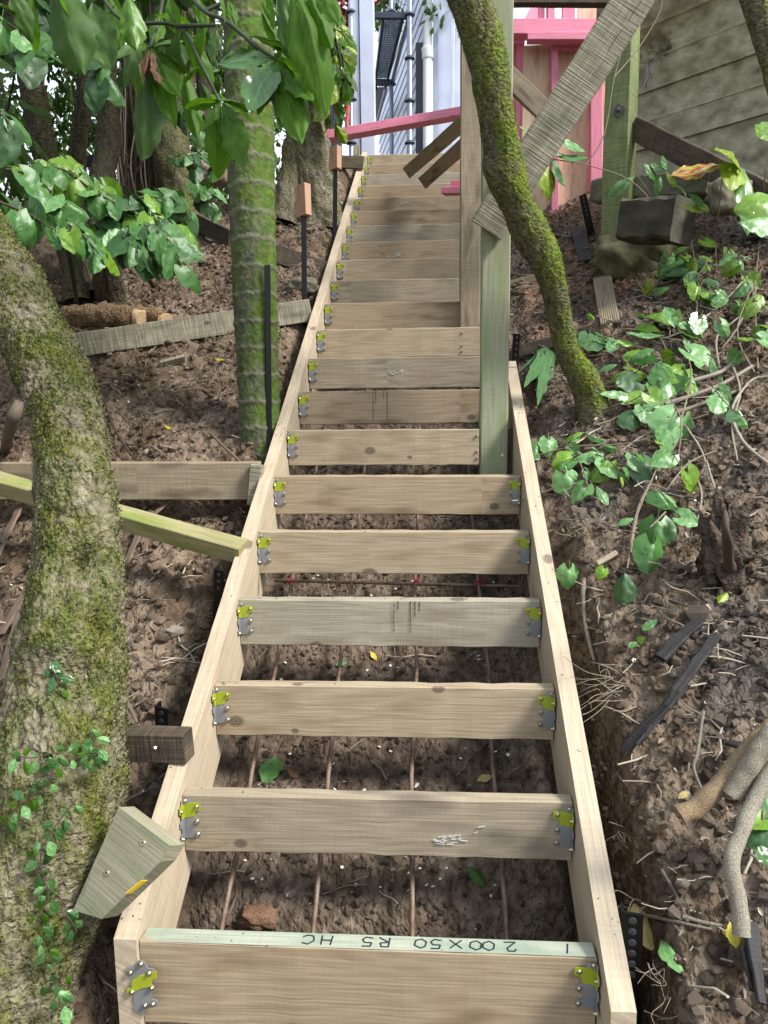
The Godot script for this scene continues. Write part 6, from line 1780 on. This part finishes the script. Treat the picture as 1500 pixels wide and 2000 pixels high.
	for p in [[Vector3(0.876, 1.508, -2.656), Vector3(0.985, 1.439, -2.419), Vector3(1.085, 1.354, -2.219)], [Vector3(0.970, 1.237, -2.105), Vector3(1.090, 1.280, -2.048), Vector3(1.252, 1.345, -2.081)], [Vector3(0.889, 1.104, -1.922), Vector3(1.004, 1.148, -1.866), Vector3(1.144, 1.232, -1.924)], [Vector3(1.265, 1.480, -2.377), Vector3(1.388, 1.520, -2.319), Vector3(1.478, 1.460, -2.170)], [Vector3(1.433, 1.712, -2.723), Vector3(1.534, 1.689, -2.560), Vector3(1.573, 1.563, -2.316)],
		[Vector3(1.293, 1.878, -3.121), Vector3(1.466, 1.917, -3.040), Vector3(1.580, 1.821, -2.789)], [Vector3(0.763, 0.945, -1.692), Vector3(0.833, 0.917, -1.543), Vector3(0.871, 0.838, -1.367)], [Vector3(0.988, 0.990, -1.621), Vector3(1.045, 0.960, -1.475), Vector3(1.054, 0.863, -1.308)], [Vector3(0.678, 0.980, -1.818), Vector3(0.729, 0.910, -1.618), Vector3(0.737, 0.811, -1.435)], [Vector3(1.300, 1.229, -1.876), Vector3(1.306, 1.127, -1.647), Vector3(1.346, 1.070, -1.540)], [Vector3(1.749, 1.955, -2.988), Vector3(1.699, 1.767, -2.615), Vector3(1.644, 1.556, -2.260)], [Vector3(1.450, 1.315, -1.953), Vector3(1.554, 1.403, -2.015), Vector3(1.696, 1.551, -2.220)]]:
		leafy_branch(fl, p, 0.003, "heart", ["h_pale", "h_mid", "h_lime", "h_pale", "h_lime", "h_white"], 0.078, 0.105, Vector3(0.1, 0.75, 0.6), 0.95, 0.6)
	# strap-leaved tuft between stringer and curved trunk
	var sp := thing("strap_leaved_plant", Vector3(0.736, 1.349, -2.536), "tuft of drooping strap leaves between the stringer and the curved trunk", "plant")
	for q in [[Vector3(0.734, 1.396, -2.565), Vector3(0.557, 1.178, -2.146), 1.7], [Vector3(0.734, 1.396, -2.565), Vector3(0.664, 1.127, -2.003), 2.0], [Vector3(0.744, 1.396, -2.558), Vector3(0.718, 1.230, -2.170), 1.8], [Vector3(0.725, 1.397, -2.571), Vector3(0.570, 1.309, -2.421), 1.1], [Vector3(0.734, 1.396, -2.565), Vector3(0.642, 1.161, -2.079), 1.5], [Vector3(0.742, 1.390, -2.549), Vector3(0.666, 1.472, -2.650), 1.3]]:
		leaf(sp, "strap", "h_strap", q[0], q[1], Vector3(0.2, 0.6, 0.7), q[2])
	var gt := thing("grass_tuft", Vector3(1.288, 1.676, -2.838), "small yellow-green grass tuft above the grooved board", "grass tuft")
	for k in 14:
		var e := wander(Vector3(1.285, 1.680, -2.828) + Vector3(0, 0.11, 0), 0.07)
		leaf(gt, "strap", "p_lime", Vector3(1.285, 1.680, -2.828), e, Vector3(rng.randfn(), 0.3, 1), 0.9)

# ---------------------------------------------------------------- roots, sticks, charred wood
func wood_piece(called: String, path: Array, r0: float, r1: float, col: Color, label: String, category: String, sides := 12, lumps := 0.35) -> void:
	var t := thing(called, path[0], label, category)
	var s := Shape.new()
	s.tint = col
	var fine := smooth_path(path, 10)
	var rad := []
	for k in fine.size():
		rad.append(lerpf(r0, r1, float(k) / (fine.size() - 1)))
	s.tube(fine, rad, sides, lumps, fn, 14.0)
	part("wood", s, M.twig, t)

func make_sticks() -> void:
	wood_piece("dead_branch", [Vector3(0.669, 0.305, -0.044), Vector3(0.709, 0.328, -0.051), Vector3(0.772, 0.376, -0.073), Vector3(0.825, 0.435, -0.096), Vector3(0.884, 0.478, -0.116)], 0.020, 0.020, Color(0.40, 0.30, 0.19), "barkless tan branch with a worm-grooved end on the bank", "branch", 14, 0.4)
	wood_piece("dead_branch", [Vector3(0.774, 0.354, -0.039), Vector3(0.809, 0.417, -0.051), Vector3(0.862, 0.484, -0.065)], 0.022, 0.025, Color(0.40, 0.37, 0.29), "smooth grey branch lying against the tan worm-grooved branch", "branch")
	wood_piece("dead_branch", [Vector3(0.735, 0.165, 0.136), Vector3(0.738, 0.217, 0.107), Vector3(0.731, 0.273, 0.078), Vector3(0.763, 0.325, 0.038), Vector3(0.803, 0.369, -0.002), Vector3(0.853, 0.431, -0.036)], 0.0165, 0.015, Color(0.44, 0.41, 0.33), "long pale kneed branch running down to the lower bank", "branch", 14, 0.25)
	wood_piece("twig", [Vector3(0.866, 0.345, -0.491), Vector3(0.823, 0.274, -0.398), Vector3(0.807, 0.245, -0.372), Vector3(0.814, 0.210, -0.323)], 0.0045, 0.0035, Color(0.30, 0.27, 0.24), "forked grey twig above the tan branch", "twig", 7)
	wood_piece("twig", [Vector3(0.678, 0.091, -0.175), Vector3(0.695, 0.069, -0.123), Vector3(0.705, 0.042, -0.066)], 0.004, 0.003, Color(0.24, 0.21, 0.18), "straight dark twig lying down the lower bank", "twig", 7)
	wood_piece("twig", [Vector3(0.643, -0.048, -0.210), Vector3(0.681, 0.038, -0.071), Vector3(0.748, 0.043, -0.043)], 0.004, 0.0025, Color(0.30, 0.26, 0.21), "thin twig lying level above the steel peg", "twig", 7)
	wood_piece("twig", [Vector3(0.699, 0.046, -0.077), Vector3(0.736, 0.048, -0.058), Vector3(0.770, 0.051, -0.045)], 0.005, 0.003, Color(0.36, 0.32, 0.26), "short pale twig below the straight dark twig", "twig", 7)
	for q in [[Vector3(0.661, 0.219, -0.501), Vector3(0.783, 0.336, -0.542), Vector3(0.969, 0.487, -0.706), 0.018, "long charred stick slanting up the bank"], [Vector3(0.694, 0.254, -0.476), Vector3(0.800, 0.338, -0.555), Vector3(0.858, 0.375, -0.593), 0.010, "thin charred stick beside the long one"], [Vector3(0.811, 0.417, -0.701), Vector3(0.888, 0.473, -0.746), Vector3(0.940, 0.504, -0.774), 0.022, "split charred slab on the ashy bank"], [Vector3(0.818, 0.080, -0.022), Vector3(0.807, 0.033, 0.039), Vector3(0.795, 0.000, 0.110), 0.016, "charred slat at the foot of the pale branch"], [Vector3(0.797, 0.044, 0.010), Vector3(0.795, 0.010, 0.054), Vector3(0.793, 0.000, 0.077), 0.014, "grey-streaked burnt slat by the pale branch foot"], [Vector3(0.902, 0.295, -0.414), Vector3(0.948, 0.297, -0.370), Vector3(0.985, 0.292, -0.340), 0.02, "dark bark slab behind the tan branch"]]:
		var s := Shape.new()
		var a: Vector3 = q[0]
		var b: Vector3 = q[1]
		var c: Vector3 = q[2]
		s.beam(a, b + (b - a) * 0.02, Vector3(0.3, 1, 0), q[3] * 0.9, q[3] * 1.9, 0.003, Vector2(rng.randf() * 2.0, 0.05), 0.006, 0.03, fn)
		s.beam(b, c, Vector3(0.2, 1, 0.1), q[3] * 0.85, q[3] * 1.7, 0.003, Vector2(rng.randf() * 2.0, 0.15), 0.006, 0.03, fn)
		single("charred_stick", s, M.char, a, q[4], "burnt wood", "charred wood on the right bank")
	# rotten stump
	var st := thing("rotten_stump", Vector3(1.057, 0.583, -0.927), "black rotten stump with a jagged top in the bank", "stump")
	part("body", boulder(Vector3(1.060, 0.631, -0.933) + Vector3(0, 0.07, 0), Vector3(0.055, 0.12, 0.055), Color(0.15, 0.12, 0.10), 0.75, 31), M.bark, st)
	for q in [[-0.03, 0.11, -0.02, 0.012], [0.012, 0.16, -0.03, 0.014], [0.035, 0.12, 0.0, 0.010]]:
		var foot: Vector3 = Vector3(1.049, 0.591, -0.896) + Vector3(q[0], 0.0, 0.0)
		part("shard", stick([foot, foot + Vector3(q[0] * 0.3, q[1] * 0.6, q[2]), foot + Vector3(q[0] * 0.2, q[1], q[2])], q[3] * 1.8, 0.004, 8, 0.8), M.rotten, st)
	part("splinter", stick([Vector3(1.066, 0.640, -0.896), Vector3(0.902, 0.814, -0.495), Vector3(0.901, 0.877, -0.515)], 0.02, 0.006, 8, 0.5), M.twig_dark, st)
	# pale vines and roots hanging over the bank
	var vines := [
		[[Vector3(0.820, 0.639, -1.128), Vector3(0.884, 0.754, -1.296), Vector3(0.974, 0.857, -1.441), Vector3(1.132, 1.008, -1.641)], 0.006, "grey vine rising from the hollow through the heart leaves"],
		[[Vector3(1.353, 0.921, -1.353), Vector3(1.316, 0.995, -1.500), Vector3(1.340, 1.105, -1.684), Vector3(1.459, 1.216, -1.826), Vector3(1.529, 1.236, -1.824)], 0.006, "looping pale root near the picture edge"],
		[[Vector3(1.002, 0.818, -1.370), Vector3(1.112, 0.912, -1.471), Vector3(1.222, 0.957, -1.495)], 0.004, "thin pale root arching over the middle bank"],
		[[Vector3(1.391, 1.274, -1.991), Vector3(1.447, 1.417, -2.204), Vector3(1.544, 1.492, -2.290), Vector3(1.602, 1.529, -2.327)], 0.005, "forked pale stick standing among the seedlings"],
		[[Vector3(1.209, 1.493, -2.531), Vector3(1.264, 1.431, -2.364), Vector3(1.500, 1.554, -2.442), Vector3(1.743, 1.748, -2.661)], 0.005, "thin twig slanting behind the narrow-leaved seedling"],
		[[Vector3(0.733, 0.941, -1.759), Vector3(0.835, 0.908, -1.640), Vector3(1.011, 1.005, -1.710), Vector3(1.255, 1.085, -1.722)], 0.005, "dark runner crossing the bank level with the packing block"],
		[[Vector3(1.121, 0.919, -1.499), Vector3(1.111, 0.825, -1.314), Vector3(1.058, 0.736, -1.183)], 0.004, "hanging pale root above the rotten stump"],
		[[Vector3(1.158, 1.065, -1.734), Vector3(1.175, 0.955, -1.524), Vector3(1.152, 0.857, -1.358)], 0.004, "pale stalk bending below the big heart leaf"],
		[[Vector3(1.456, 1.343, -2.090), Vector3(1.412, 1.185, -1.806), Vector3(1.315, 1.048, -1.607), Vector3(1.269, 0.926, -1.414)], 0.005, "curving pale vine down the right of the bank"],
		[[Vector3(1.746, 1.682, -2.545), Vector3(1.548, 1.464, -2.235), Vector3(1.447, 1.367, -2.131)], 0.0045, "thin brown sapling stem leaning left"],
		[[Vector3(0.665, 0.551, -1.118), Vector3(0.651, 0.439, -1.009), Vector3(0.654, 0.350, -0.861)], 0.007, "pale root running down the trench side"],
		[[Vector3(1.156, 1.496, -2.562), Vector3(1.059, 1.471, -2.535), Vector3(1.015, 1.363, -2.377)], 0.003, "looped grass stalk over the grooved board"],
		[[Vector3(1.142, 1.189, -1.983), Vector3(1.372, 1.252, -1.965), Vector3(1.479, 1.318, -2.030)], 0.010, "stout grey stick lying under the pale heart leaves"],
		[[Vector3(1.134, 1.124, -1.872), Vector3(1.346, 1.197, -1.882), Vector3(1.513, 1.282, -1.947)], 0.009, "second stout grey stick under the pale heart leaves"],
		[[Vector3(1.011, 1.043, -1.794), Vector3(1.197, 1.104, -1.798), Vector3(1.428, 1.185, -1.820)], 0.009, "third stout grey stick, lowest under the pale heart leaves"],
		[[Vector3(1.246, 0.776, -1.152), Vector3(1.177, 0.759, -1.146), Vector3(1.156, 0.828, -1.289), Vector3(1.173, 0.922, -1.457)], 0.004, "slim pale root arching above the rotten stump"],
		[[Vector3(0.583, 0.794, -1.566), Vector3(0.536, 0.761, -1.587), Vector3(0.441, 0.788, -1.353)], 0.003, "dark tendril lying over the right stringer"]]
	for q in vines:
		wood_piece("bank_root", q[0], q[1] * 1.15, q[1] * 0.75, Color(0.40, 0.35, 0.29).lerp(Color(0.58, 0.53, 0.45), rng.randf()), q[2], "root", 8)
	# hairy roots sticking out of the cut bank
	for q in [[Vector3(0.689, 0.335, -0.669), Vector3(-0.16, 0.0, 0.03), 16, 0.13, "tangle of pale fibrous roots reaching over the stringer"], [Vector3(0.658, -0.030, -0.214), Vector3(-0.05, 0.0, 0.05), 9, 0.08, "fine roots hanging from the cut above the steel peg"], [Vector3(0.652, -0.085, -0.066), Vector3(-0.03, 0.02, 0.05), 10, 0.09, "fine white roots beside the lowest steel peg"], [Vector3(0.680, 0.676, -1.312), Vector3(-0.02, 0.03, 0.05), 14, 0.10, "brown root hairs on the bank beside the middle stairs"], [Vector3(0.654, 0.033, -0.389), Vector3(-0.05, 0.02, 0.04), 8, 0.07, "wispy roots on the trench edge by the lower stringer"]]:
		var t := thing("root_tangle", q[0], q[4], "roots", "root tangles on the cut bank")
		var s := Shape.new()
		for k in q[2]:
			var a: Vector3 = wander(q[0], 0.03)
			var d: Vector3 = (q[1] as Vector3).normalized() + wander(Vector3.ZERO, 0.6)
			var l: float = q[3] * rng.randf_range(0.5, 1.3)
			var pth := smooth_path([a, a + d * l * 0.4 + wander(Vector3.ZERO, 0.012), a + d * l * 0.75 + wander(Vector3.ZERO, 0.02), a + d * l + wander(Vector3.ZERO, 0.025)], 5)
			var rr := []
			for z in pth.size():
				rr.append(0.0016 * (1.0 - 0.7 * z / pth.size()))
			s.tint = Color(0.34, 0.28, 0.21).lerp(Color(0.52, 0.46, 0.37), rng.randf())
			s.tube(pth, rr, 5)
		var o := part("fibres", s, M.twig, t)
		o.set_meta("kind", "stuff")
	# left bank sticks
	wood_piece("twig", [Vector3(-1.524, 1.209, -2.322), Vector3(-1.321, 1.032, -1.998), Vector3(-1.155, 0.918, -1.786)], 0.007, 0.005, Color(0.12, 0.085, 0.065), "dark stick lying down the slope beside the big trunk", "twig", 8)
	wood_piece("twig", [Vector3(-0.867, 1.017, -1.971), Vector3(-0.767, 0.955, -1.855), Vector3(-0.658, 0.891, -1.737)], 0.006, 0.005, Color(0.30, 0.22, 0.16), "reddish stick lying toward the foot of the palm", "twig", 8)
	wood_piece("twig", [Vector3(-0.872, 0.263, -0.814), Vector3(-0.807, 0.234, -0.742), Vector3(-0.759, 0.196, -0.687)], 0.008, 0.006, Color(0.26, 0.21, 0.17), "grey root curling out from the base of the big trunk", "root", 8)
	wood_piece("cut_branch", [Vector3(-1.782, 0.950, -1.867), Vector3(-1.437, 1.086, -1.326), Vector3(-1.379, 1.172, -1.293)], 0.022, 0.024, Color(0.26, 0.22, 0.17), "short cut branch standing left of the big trunk", "branch", 12)
	for q in [[Vector3(-1.039, 0.541, -1.337), Vector3(-1.043, 0.706, -1.623), 0.035, "split palm sheath fibre propped below the mossy rail"], [Vector3(-0.985, 0.577, -1.405), Vector3(-1.026, 0.707, -1.613), 0.022, "narrow palm sheath strip below the mossy rail"], [Vector3(-1.366, 0.367, -1.010), Vector3(-1.359, 0.526, -1.268), 0.05, "dry bark strip left of the big trunk"], [Vector3(-1.574, 0.563, -1.367), Vector3(-1.609, 0.736, -1.649), 0.045, "curled dry bark lying behind the big trunk's left side"], [Vector3(-1.264, 0.274, -0.818), Vector3(-1.332, 0.435, -1.095), 0.04, "long dry bark strip at the picture edge"], [Vector3(-1.017, 0.691, -1.582), Vector3(-0.935, 0.775, -1.672), 0.03, "brown bark flake under the horizontal board"]]:
		var s := Shape.new()
		s.beam(q[0], q[1], Vector3(1, 0.3, 0.3), q[2], 0.010, 0.002, Vector2(rng.randf() * 2.0, 0.0), 0.005, 0.04, fn)
		single("bark_strip", s, M.bark_strip, q[0], q[3], "bark", "dry bark strips on the left slope")

# ---------------------------------------------------------------- crumbs, chips, leaves, flowers
func chip_mesh(s: int, flat_y: float, m: Material) -> Mesh:
	var q := RandomNumberGenerator.new()
	q.seed = s
	var sh := Shape.new()
	var ico := []
	for k in 12:
		var th := acos(1.0 - 2.0 * (k + 0.5) / 12.0)
		var ph := k * 2.39996
		ico.append(Vector3(sin(th) * cos(ph), cos(th) * flat_y, sin(th) * sin(ph)) * q.randf_range(0.75, 1.25))
	# convex skin by brute force
	for a in 12:
		for b in range(a + 1, 12):
			for c in range(b + 1, 12):
				var nn: Vector3 = (ico[b] - ico[a]).cross(ico[c] - ico[a])
				if nn.length() < 1e-5:
					continue
				nn = nn.normalized()
				var pos := 0
				var neg := 0
				for d in 12:
					var e: float = nn.dot(ico[d] - ico[a])
					if e > 1e-4: pos += 1
					elif e < -1e-4: neg += 1
				if pos == 0 or neg == 0:
					var o := nn if pos == 0 else -nn
					var k := sh.put(ico[a], o, Vector2.ZERO)
					sh.put(ico[b], o, Vector2.ZERO)
					sh.put(ico[c], o, Vector2.ZERO)
					sh.tri(k, k + 1, k + 2, o)
	return sh.mesh(Vector3.ZERO, m)

# places spread over the visible ground, denser near the camera
func spot() -> Vector3:
	var z := 0.75 - pow(rng.randf(), 1.5) * 6.2
	var x := 0.0
	var r := rng.randf()
	if r < 0.40:
		x = rng.randf_range(-0.58, -2.3)
	elif r < 0.56:
		x = rng.randf_range(-0.47, 0.47)
		z = minf(z, 0.0)
	else:
		x = rng.randf_range(0.60, 2.1)
	return Vector3(x, soil_height(x, z), z)

func make_litter() -> void:
	for v in 3:
		var places := []
		var tints := []
		for k in 17000:
			var p := spot()
			var inside := absf(p.x) < 0.5 and p.z < 0.05
			var l := 0.004 + 0.019 * pow(rng.randf(), 3.2) * (0.6 if inside else 1.0)
			if rng.randf() < 0.007 and not inside:
				l *= 2.2
			var b := Basis.from_euler(Vector3(rng.randf() * TAU, rng.randf() * TAU, rng.randf() * TAU)).scaled(Vector3(l, l * rng.randf_range(0.6, 1.0), l * rng.randf_range(0.7, 1.3)))
			places.append(Transform3D(b, p + Vector3(0, l * 0.25, 0)))
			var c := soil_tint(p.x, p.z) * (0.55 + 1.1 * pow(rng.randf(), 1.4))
			if p.x > 0.6 and rng.randf() < 0.35:
				c = Color(0.34, 0.27, 0.21) * rng.randf_range(0.6, 1.2)
			if rng.randf() < 0.035:
				c = Color(0.46, 0.42, 0.36) * rng.randf_range(0.7, 1.3)
			tints.append(c)
		var o := copies("soil_clods", chip_mesh(31 + v, [0.9, 0.7, 0.55][v], M.crumb), places, self, tints)
		tag(o, ["crumbled brown soil clods strewn over the whole slope", "flattish soil crumbs and grit over the slope", "flat chips of clay and stone over the slope"][v], "soil", "", "stuff")
	var dusted := []
	for k in 150:
		var z := -absf(fposmod(floorf(rng.randf() * 9.0) * 0.47, 4.0) + rng.randfn() * 0.07)
		var l := rng.randf_range(0.0008, 0.0028)
		var p := Vector3.ZERO
		match k % 3:
			0: p = Vector3(rng.randf_range(-0.548, -0.503), stair_y(z) + 0.0235, z)
			1: p = Vector3(rng.randf_range(0.505, 0.55), stair_y(maxf(z, -2.3)) + lerpf(0.037, 0.077, minf(1.0, -z / 2.36)), maxf(z, -2.3))
			2:
				var zy := riser_at(1 + rng.randi() % 7)
				p = Vector3(rng.randf_range(-0.48, 0.34), zy.y + 0.001, zy.x - rng.randf() * 0.043)
		dusted.append(Transform3D(Basis.from_euler(Vector3(rng.randf() * TAU, rng.randf() * TAU, 0)).scaled(Vector3.ONE * l), p))
	tag(copies("timber_crumbs", chip_mesh(35, 0.8, M.crumb_plain), dusted, self), "specks of soil dropped on the edges of the stair timbers", "soil", "", "stuff")
	# dry leaf and bark shreds
	var places := []
	var tints := []
	for k in 6500:
		var p := spot()
		if absf(p.x) < 0.56 and rng.randf() < 0.85:
			continue
		if p.x < 0.0 and rng.randf() < 0.5:
			continue
		var l := rng.randf_range(0.006, 0.030)
		var b := Basis.from_euler(Vector3(rng.randf_range(-0.9, 0.9) + 0.3, rng.randf() * TAU, rng.randf_range(-0.7, 0.7))).scaled(Vector3(l * rng.randf_range(0.5, 1.0), l, l)) * Basis(Vector3.RIGHT, PI / 2)
		places.append(Transform3D(b, p + Vector3(0, 0.006, 0)))
		tints.append(Color(0.17, 0.125, 0.09).lerp(Color(0.42, 0.35, 0.27), pow(rng.randf(), 1.5)))
	var shred := blade("oval", 0.35, 0.4, 5).mesh(Vector3.ZERO, M.litter)
	tag(copies("leaf_litter", shred, places, self, tints), "dry brown leaf shreds scattered on the banks", "litter", "", "stuff")
	# fine twigs and rootlets
	places = []
	tints = []
	var tw := Shape.new()
	tw.tube([Vector3(-0.5, 0, 0), Vector3(-0.15, 0.06, 0.03), Vector3(0.2, 0.02, -0.04), Vector3(0.5, 0.05, 0.02)], [0.02, 0.022, 0.018, 0.01], 5)
	for k in 9000:
		var p := spot()
		if absf(p.x) < 0.56 and rng.randf() < 0.8:
			continue
		var l := 0.03 + 0.16 * pow(rng.randf(), 2.5)
		places.append(Transform3D(Basis.from_euler(Vector3(rng.randf_range(-0.5, 0.5), rng.randf() * TAU, rng.randf_range(-0.6, 0.6))).scaled(Vector3(l, l * 0.7, l * 0.7)), p + Vector3(0, 0.008, 0)))
		tints.append(Color(0.11, 0.085, 0.065).lerp(Color(0.42, 0.355, 0.28), pow(rng.randf(), 1.7)))
	tag(copies("fine_twigs", tw.mesh(Vector3.ZERO, M.litter), places, self, tints), "fine twigs and rootlets scattered on the banks", "twigs", "", "stuff")
	# tiny white fallen flowers under the stairs and about
	places = []
	var fl := Shape.new()
	for k in 5:
		var an := TAU * k / 5.0
		var d := Vector3(cos(an), 0.25, sin(an))
		var e := Vector3(-sin(an), 0, cos(an)) * 0.36
		var k0 := fl.put(Vector3.ZERO, Vector3.UP, Vector2.ZERO)
		fl.put(d * 0.6 + e, Vector3.UP, Vector2.ZERO)
		fl.put(d, Vector3.UP, Vector2.ZERO)
		fl.put(d * 0.6 - e, Vector3.UP, Vector2.ZERO)
		fl.tri(k0, k0 + 1, k0 + 2, Vector3.UP)
		fl.tri(k0, k0 + 2, k0 + 3, Vector3.UP)
	for k in 430:
		var inside := k < 190
		var z := rng.randf_range(-1.75, -0.3) if inside else rng.randf_range(-4.0, 0.3)
		var x := rng.randf_range(-0.42, 0.42) if inside else (rng.randf_range(0.7, 1.7) if rng.randf() < 0.6 else rng.randf_range(-1.5, -0.65))
		var l := rng.randf_range(0.0045, 0.0075)
		places.append(Transform3D(Basis.from_euler(Vector3(rng.randf_range(-0.6, 0.8), rng.randf() * TAU, rng.randf_range(-0.6, 0.6))).scaled(Vector3.ONE * l), Vector3(x, soil_height(x, z) + 0.006, z)))
	tag(copies("fallen_blossom", fl.mesh(Vector3.ZERO, M.petal), places, self), "tiny white fallen blossoms sprinkled on the soil under the stairs", "blossom", "", "stuff")
	# single fallen leaves that stand out
	for q in [[Vector3(-0.082, 0.261, -1.181), Vector3(-0.050, 0.253, -1.162), "p_yellow", "yellow fallen leaf under the stairs behind the fourth board"], [Vector3(-0.370, -0.002, -0.684), Vector3(-0.350, 0.059, -0.785), "h_mid", "torn green leaf standing by the rebar below the third board"], [Vector3(0.242, -0.107, -0.468), Vector3(0.301, -0.127, -0.431), "p_dark", "dark green fallen leaf in the trench under the second board"], [Vector3(-0.310, 0.028, -0.745), Vector3(-0.267, 0.020, -0.724), "p_dead", "curled brown leaf beside the rebar behind the second board"],
		[Vector3(-0.200, 0.228, -1.119), Vector3(-0.165, 0.249, -1.142), "h_pale", "grey crumpled leaf on the soil between two rebars"], [Vector3(0.283, 0.014, -0.717), Vector3(0.328, 0.025, -0.738), "p_yellow2", "thin straw-coloured leaf by the right rebar"], [Vector3(-1.413, 1.268, -2.452), Vector3(-1.361, 1.286, -2.481), "p_yellow", "yellow fallen leaf on the terrace below the grey plank"], [Vector3(-1.023, 1.380, -2.661), Vector3(-0.965, 1.364, -2.630), "p_yellow", "yellow fallen leaf near the palm on the left slope"], [Vector3(-1.106, 1.051, -2.046), Vector3(-1.068, 1.047, -2.032), "p_yellow", "small yellow leaf in the middle of the left slope"], [Vector3(-0.835, 0.255, -0.815), Vector3(-0.796, 0.264, -0.824), "p_yellow", "yellow leaf beside the curling grey root"],
		[Vector3(0.660, -0.031, -0.101), Vector3(0.679, 0.014, -0.026), "h_pale", "pale green narrow leaf beside the steel peg"], [Vector3(0.640, -0.053, -0.254), Vector3(0.653, -0.005, -0.144), "p_yellow2", "split straw-coloured leaf over the steel peg"], [Vector3(1.020, 0.541, -0.851), Vector3(1.053, 0.581, -0.873), "p_lime", "olive pod-shaped leaf below the rotten stump"], [Vector3(1.172, 0.744, -1.132), Vector3(1.218, 0.741, -1.099), "p_mid", "green leaf lying right of the rotten stump"], [Vector3(0.787, 0.058, -0.049), Vector3(0.787, 0.034, -0.002), "p_yellow", "yellow curled leaf at the foot of the pale branch"], [Vector3(0.755, 0.190, -0.319), Vector3(0.780, 0.210, -0.321), "p_yellow2", "dry cream leaf near the tan branch end"], [Vector3(-0.795, -0.122, -0.014), Vector3(-0.807, -0.158, 0.034), "p_yellow2", "long yellow leaf at the foot of the big trunk"], [Vector3(0.969, 0.434, -0.660), Vector3(0.978, 0.444, -0.654), "p_yellow", "small yellow leaf by the charred stick"]]:
		var t := thing("fallen_leaf", q[0], q[3], "leaf", "fallen leaves that stand out on the soil")
		leaf(t, "lance", q[2], q[0], q[1], Vector3(0.1, 0.9, 0.3), 1.5, "blade")
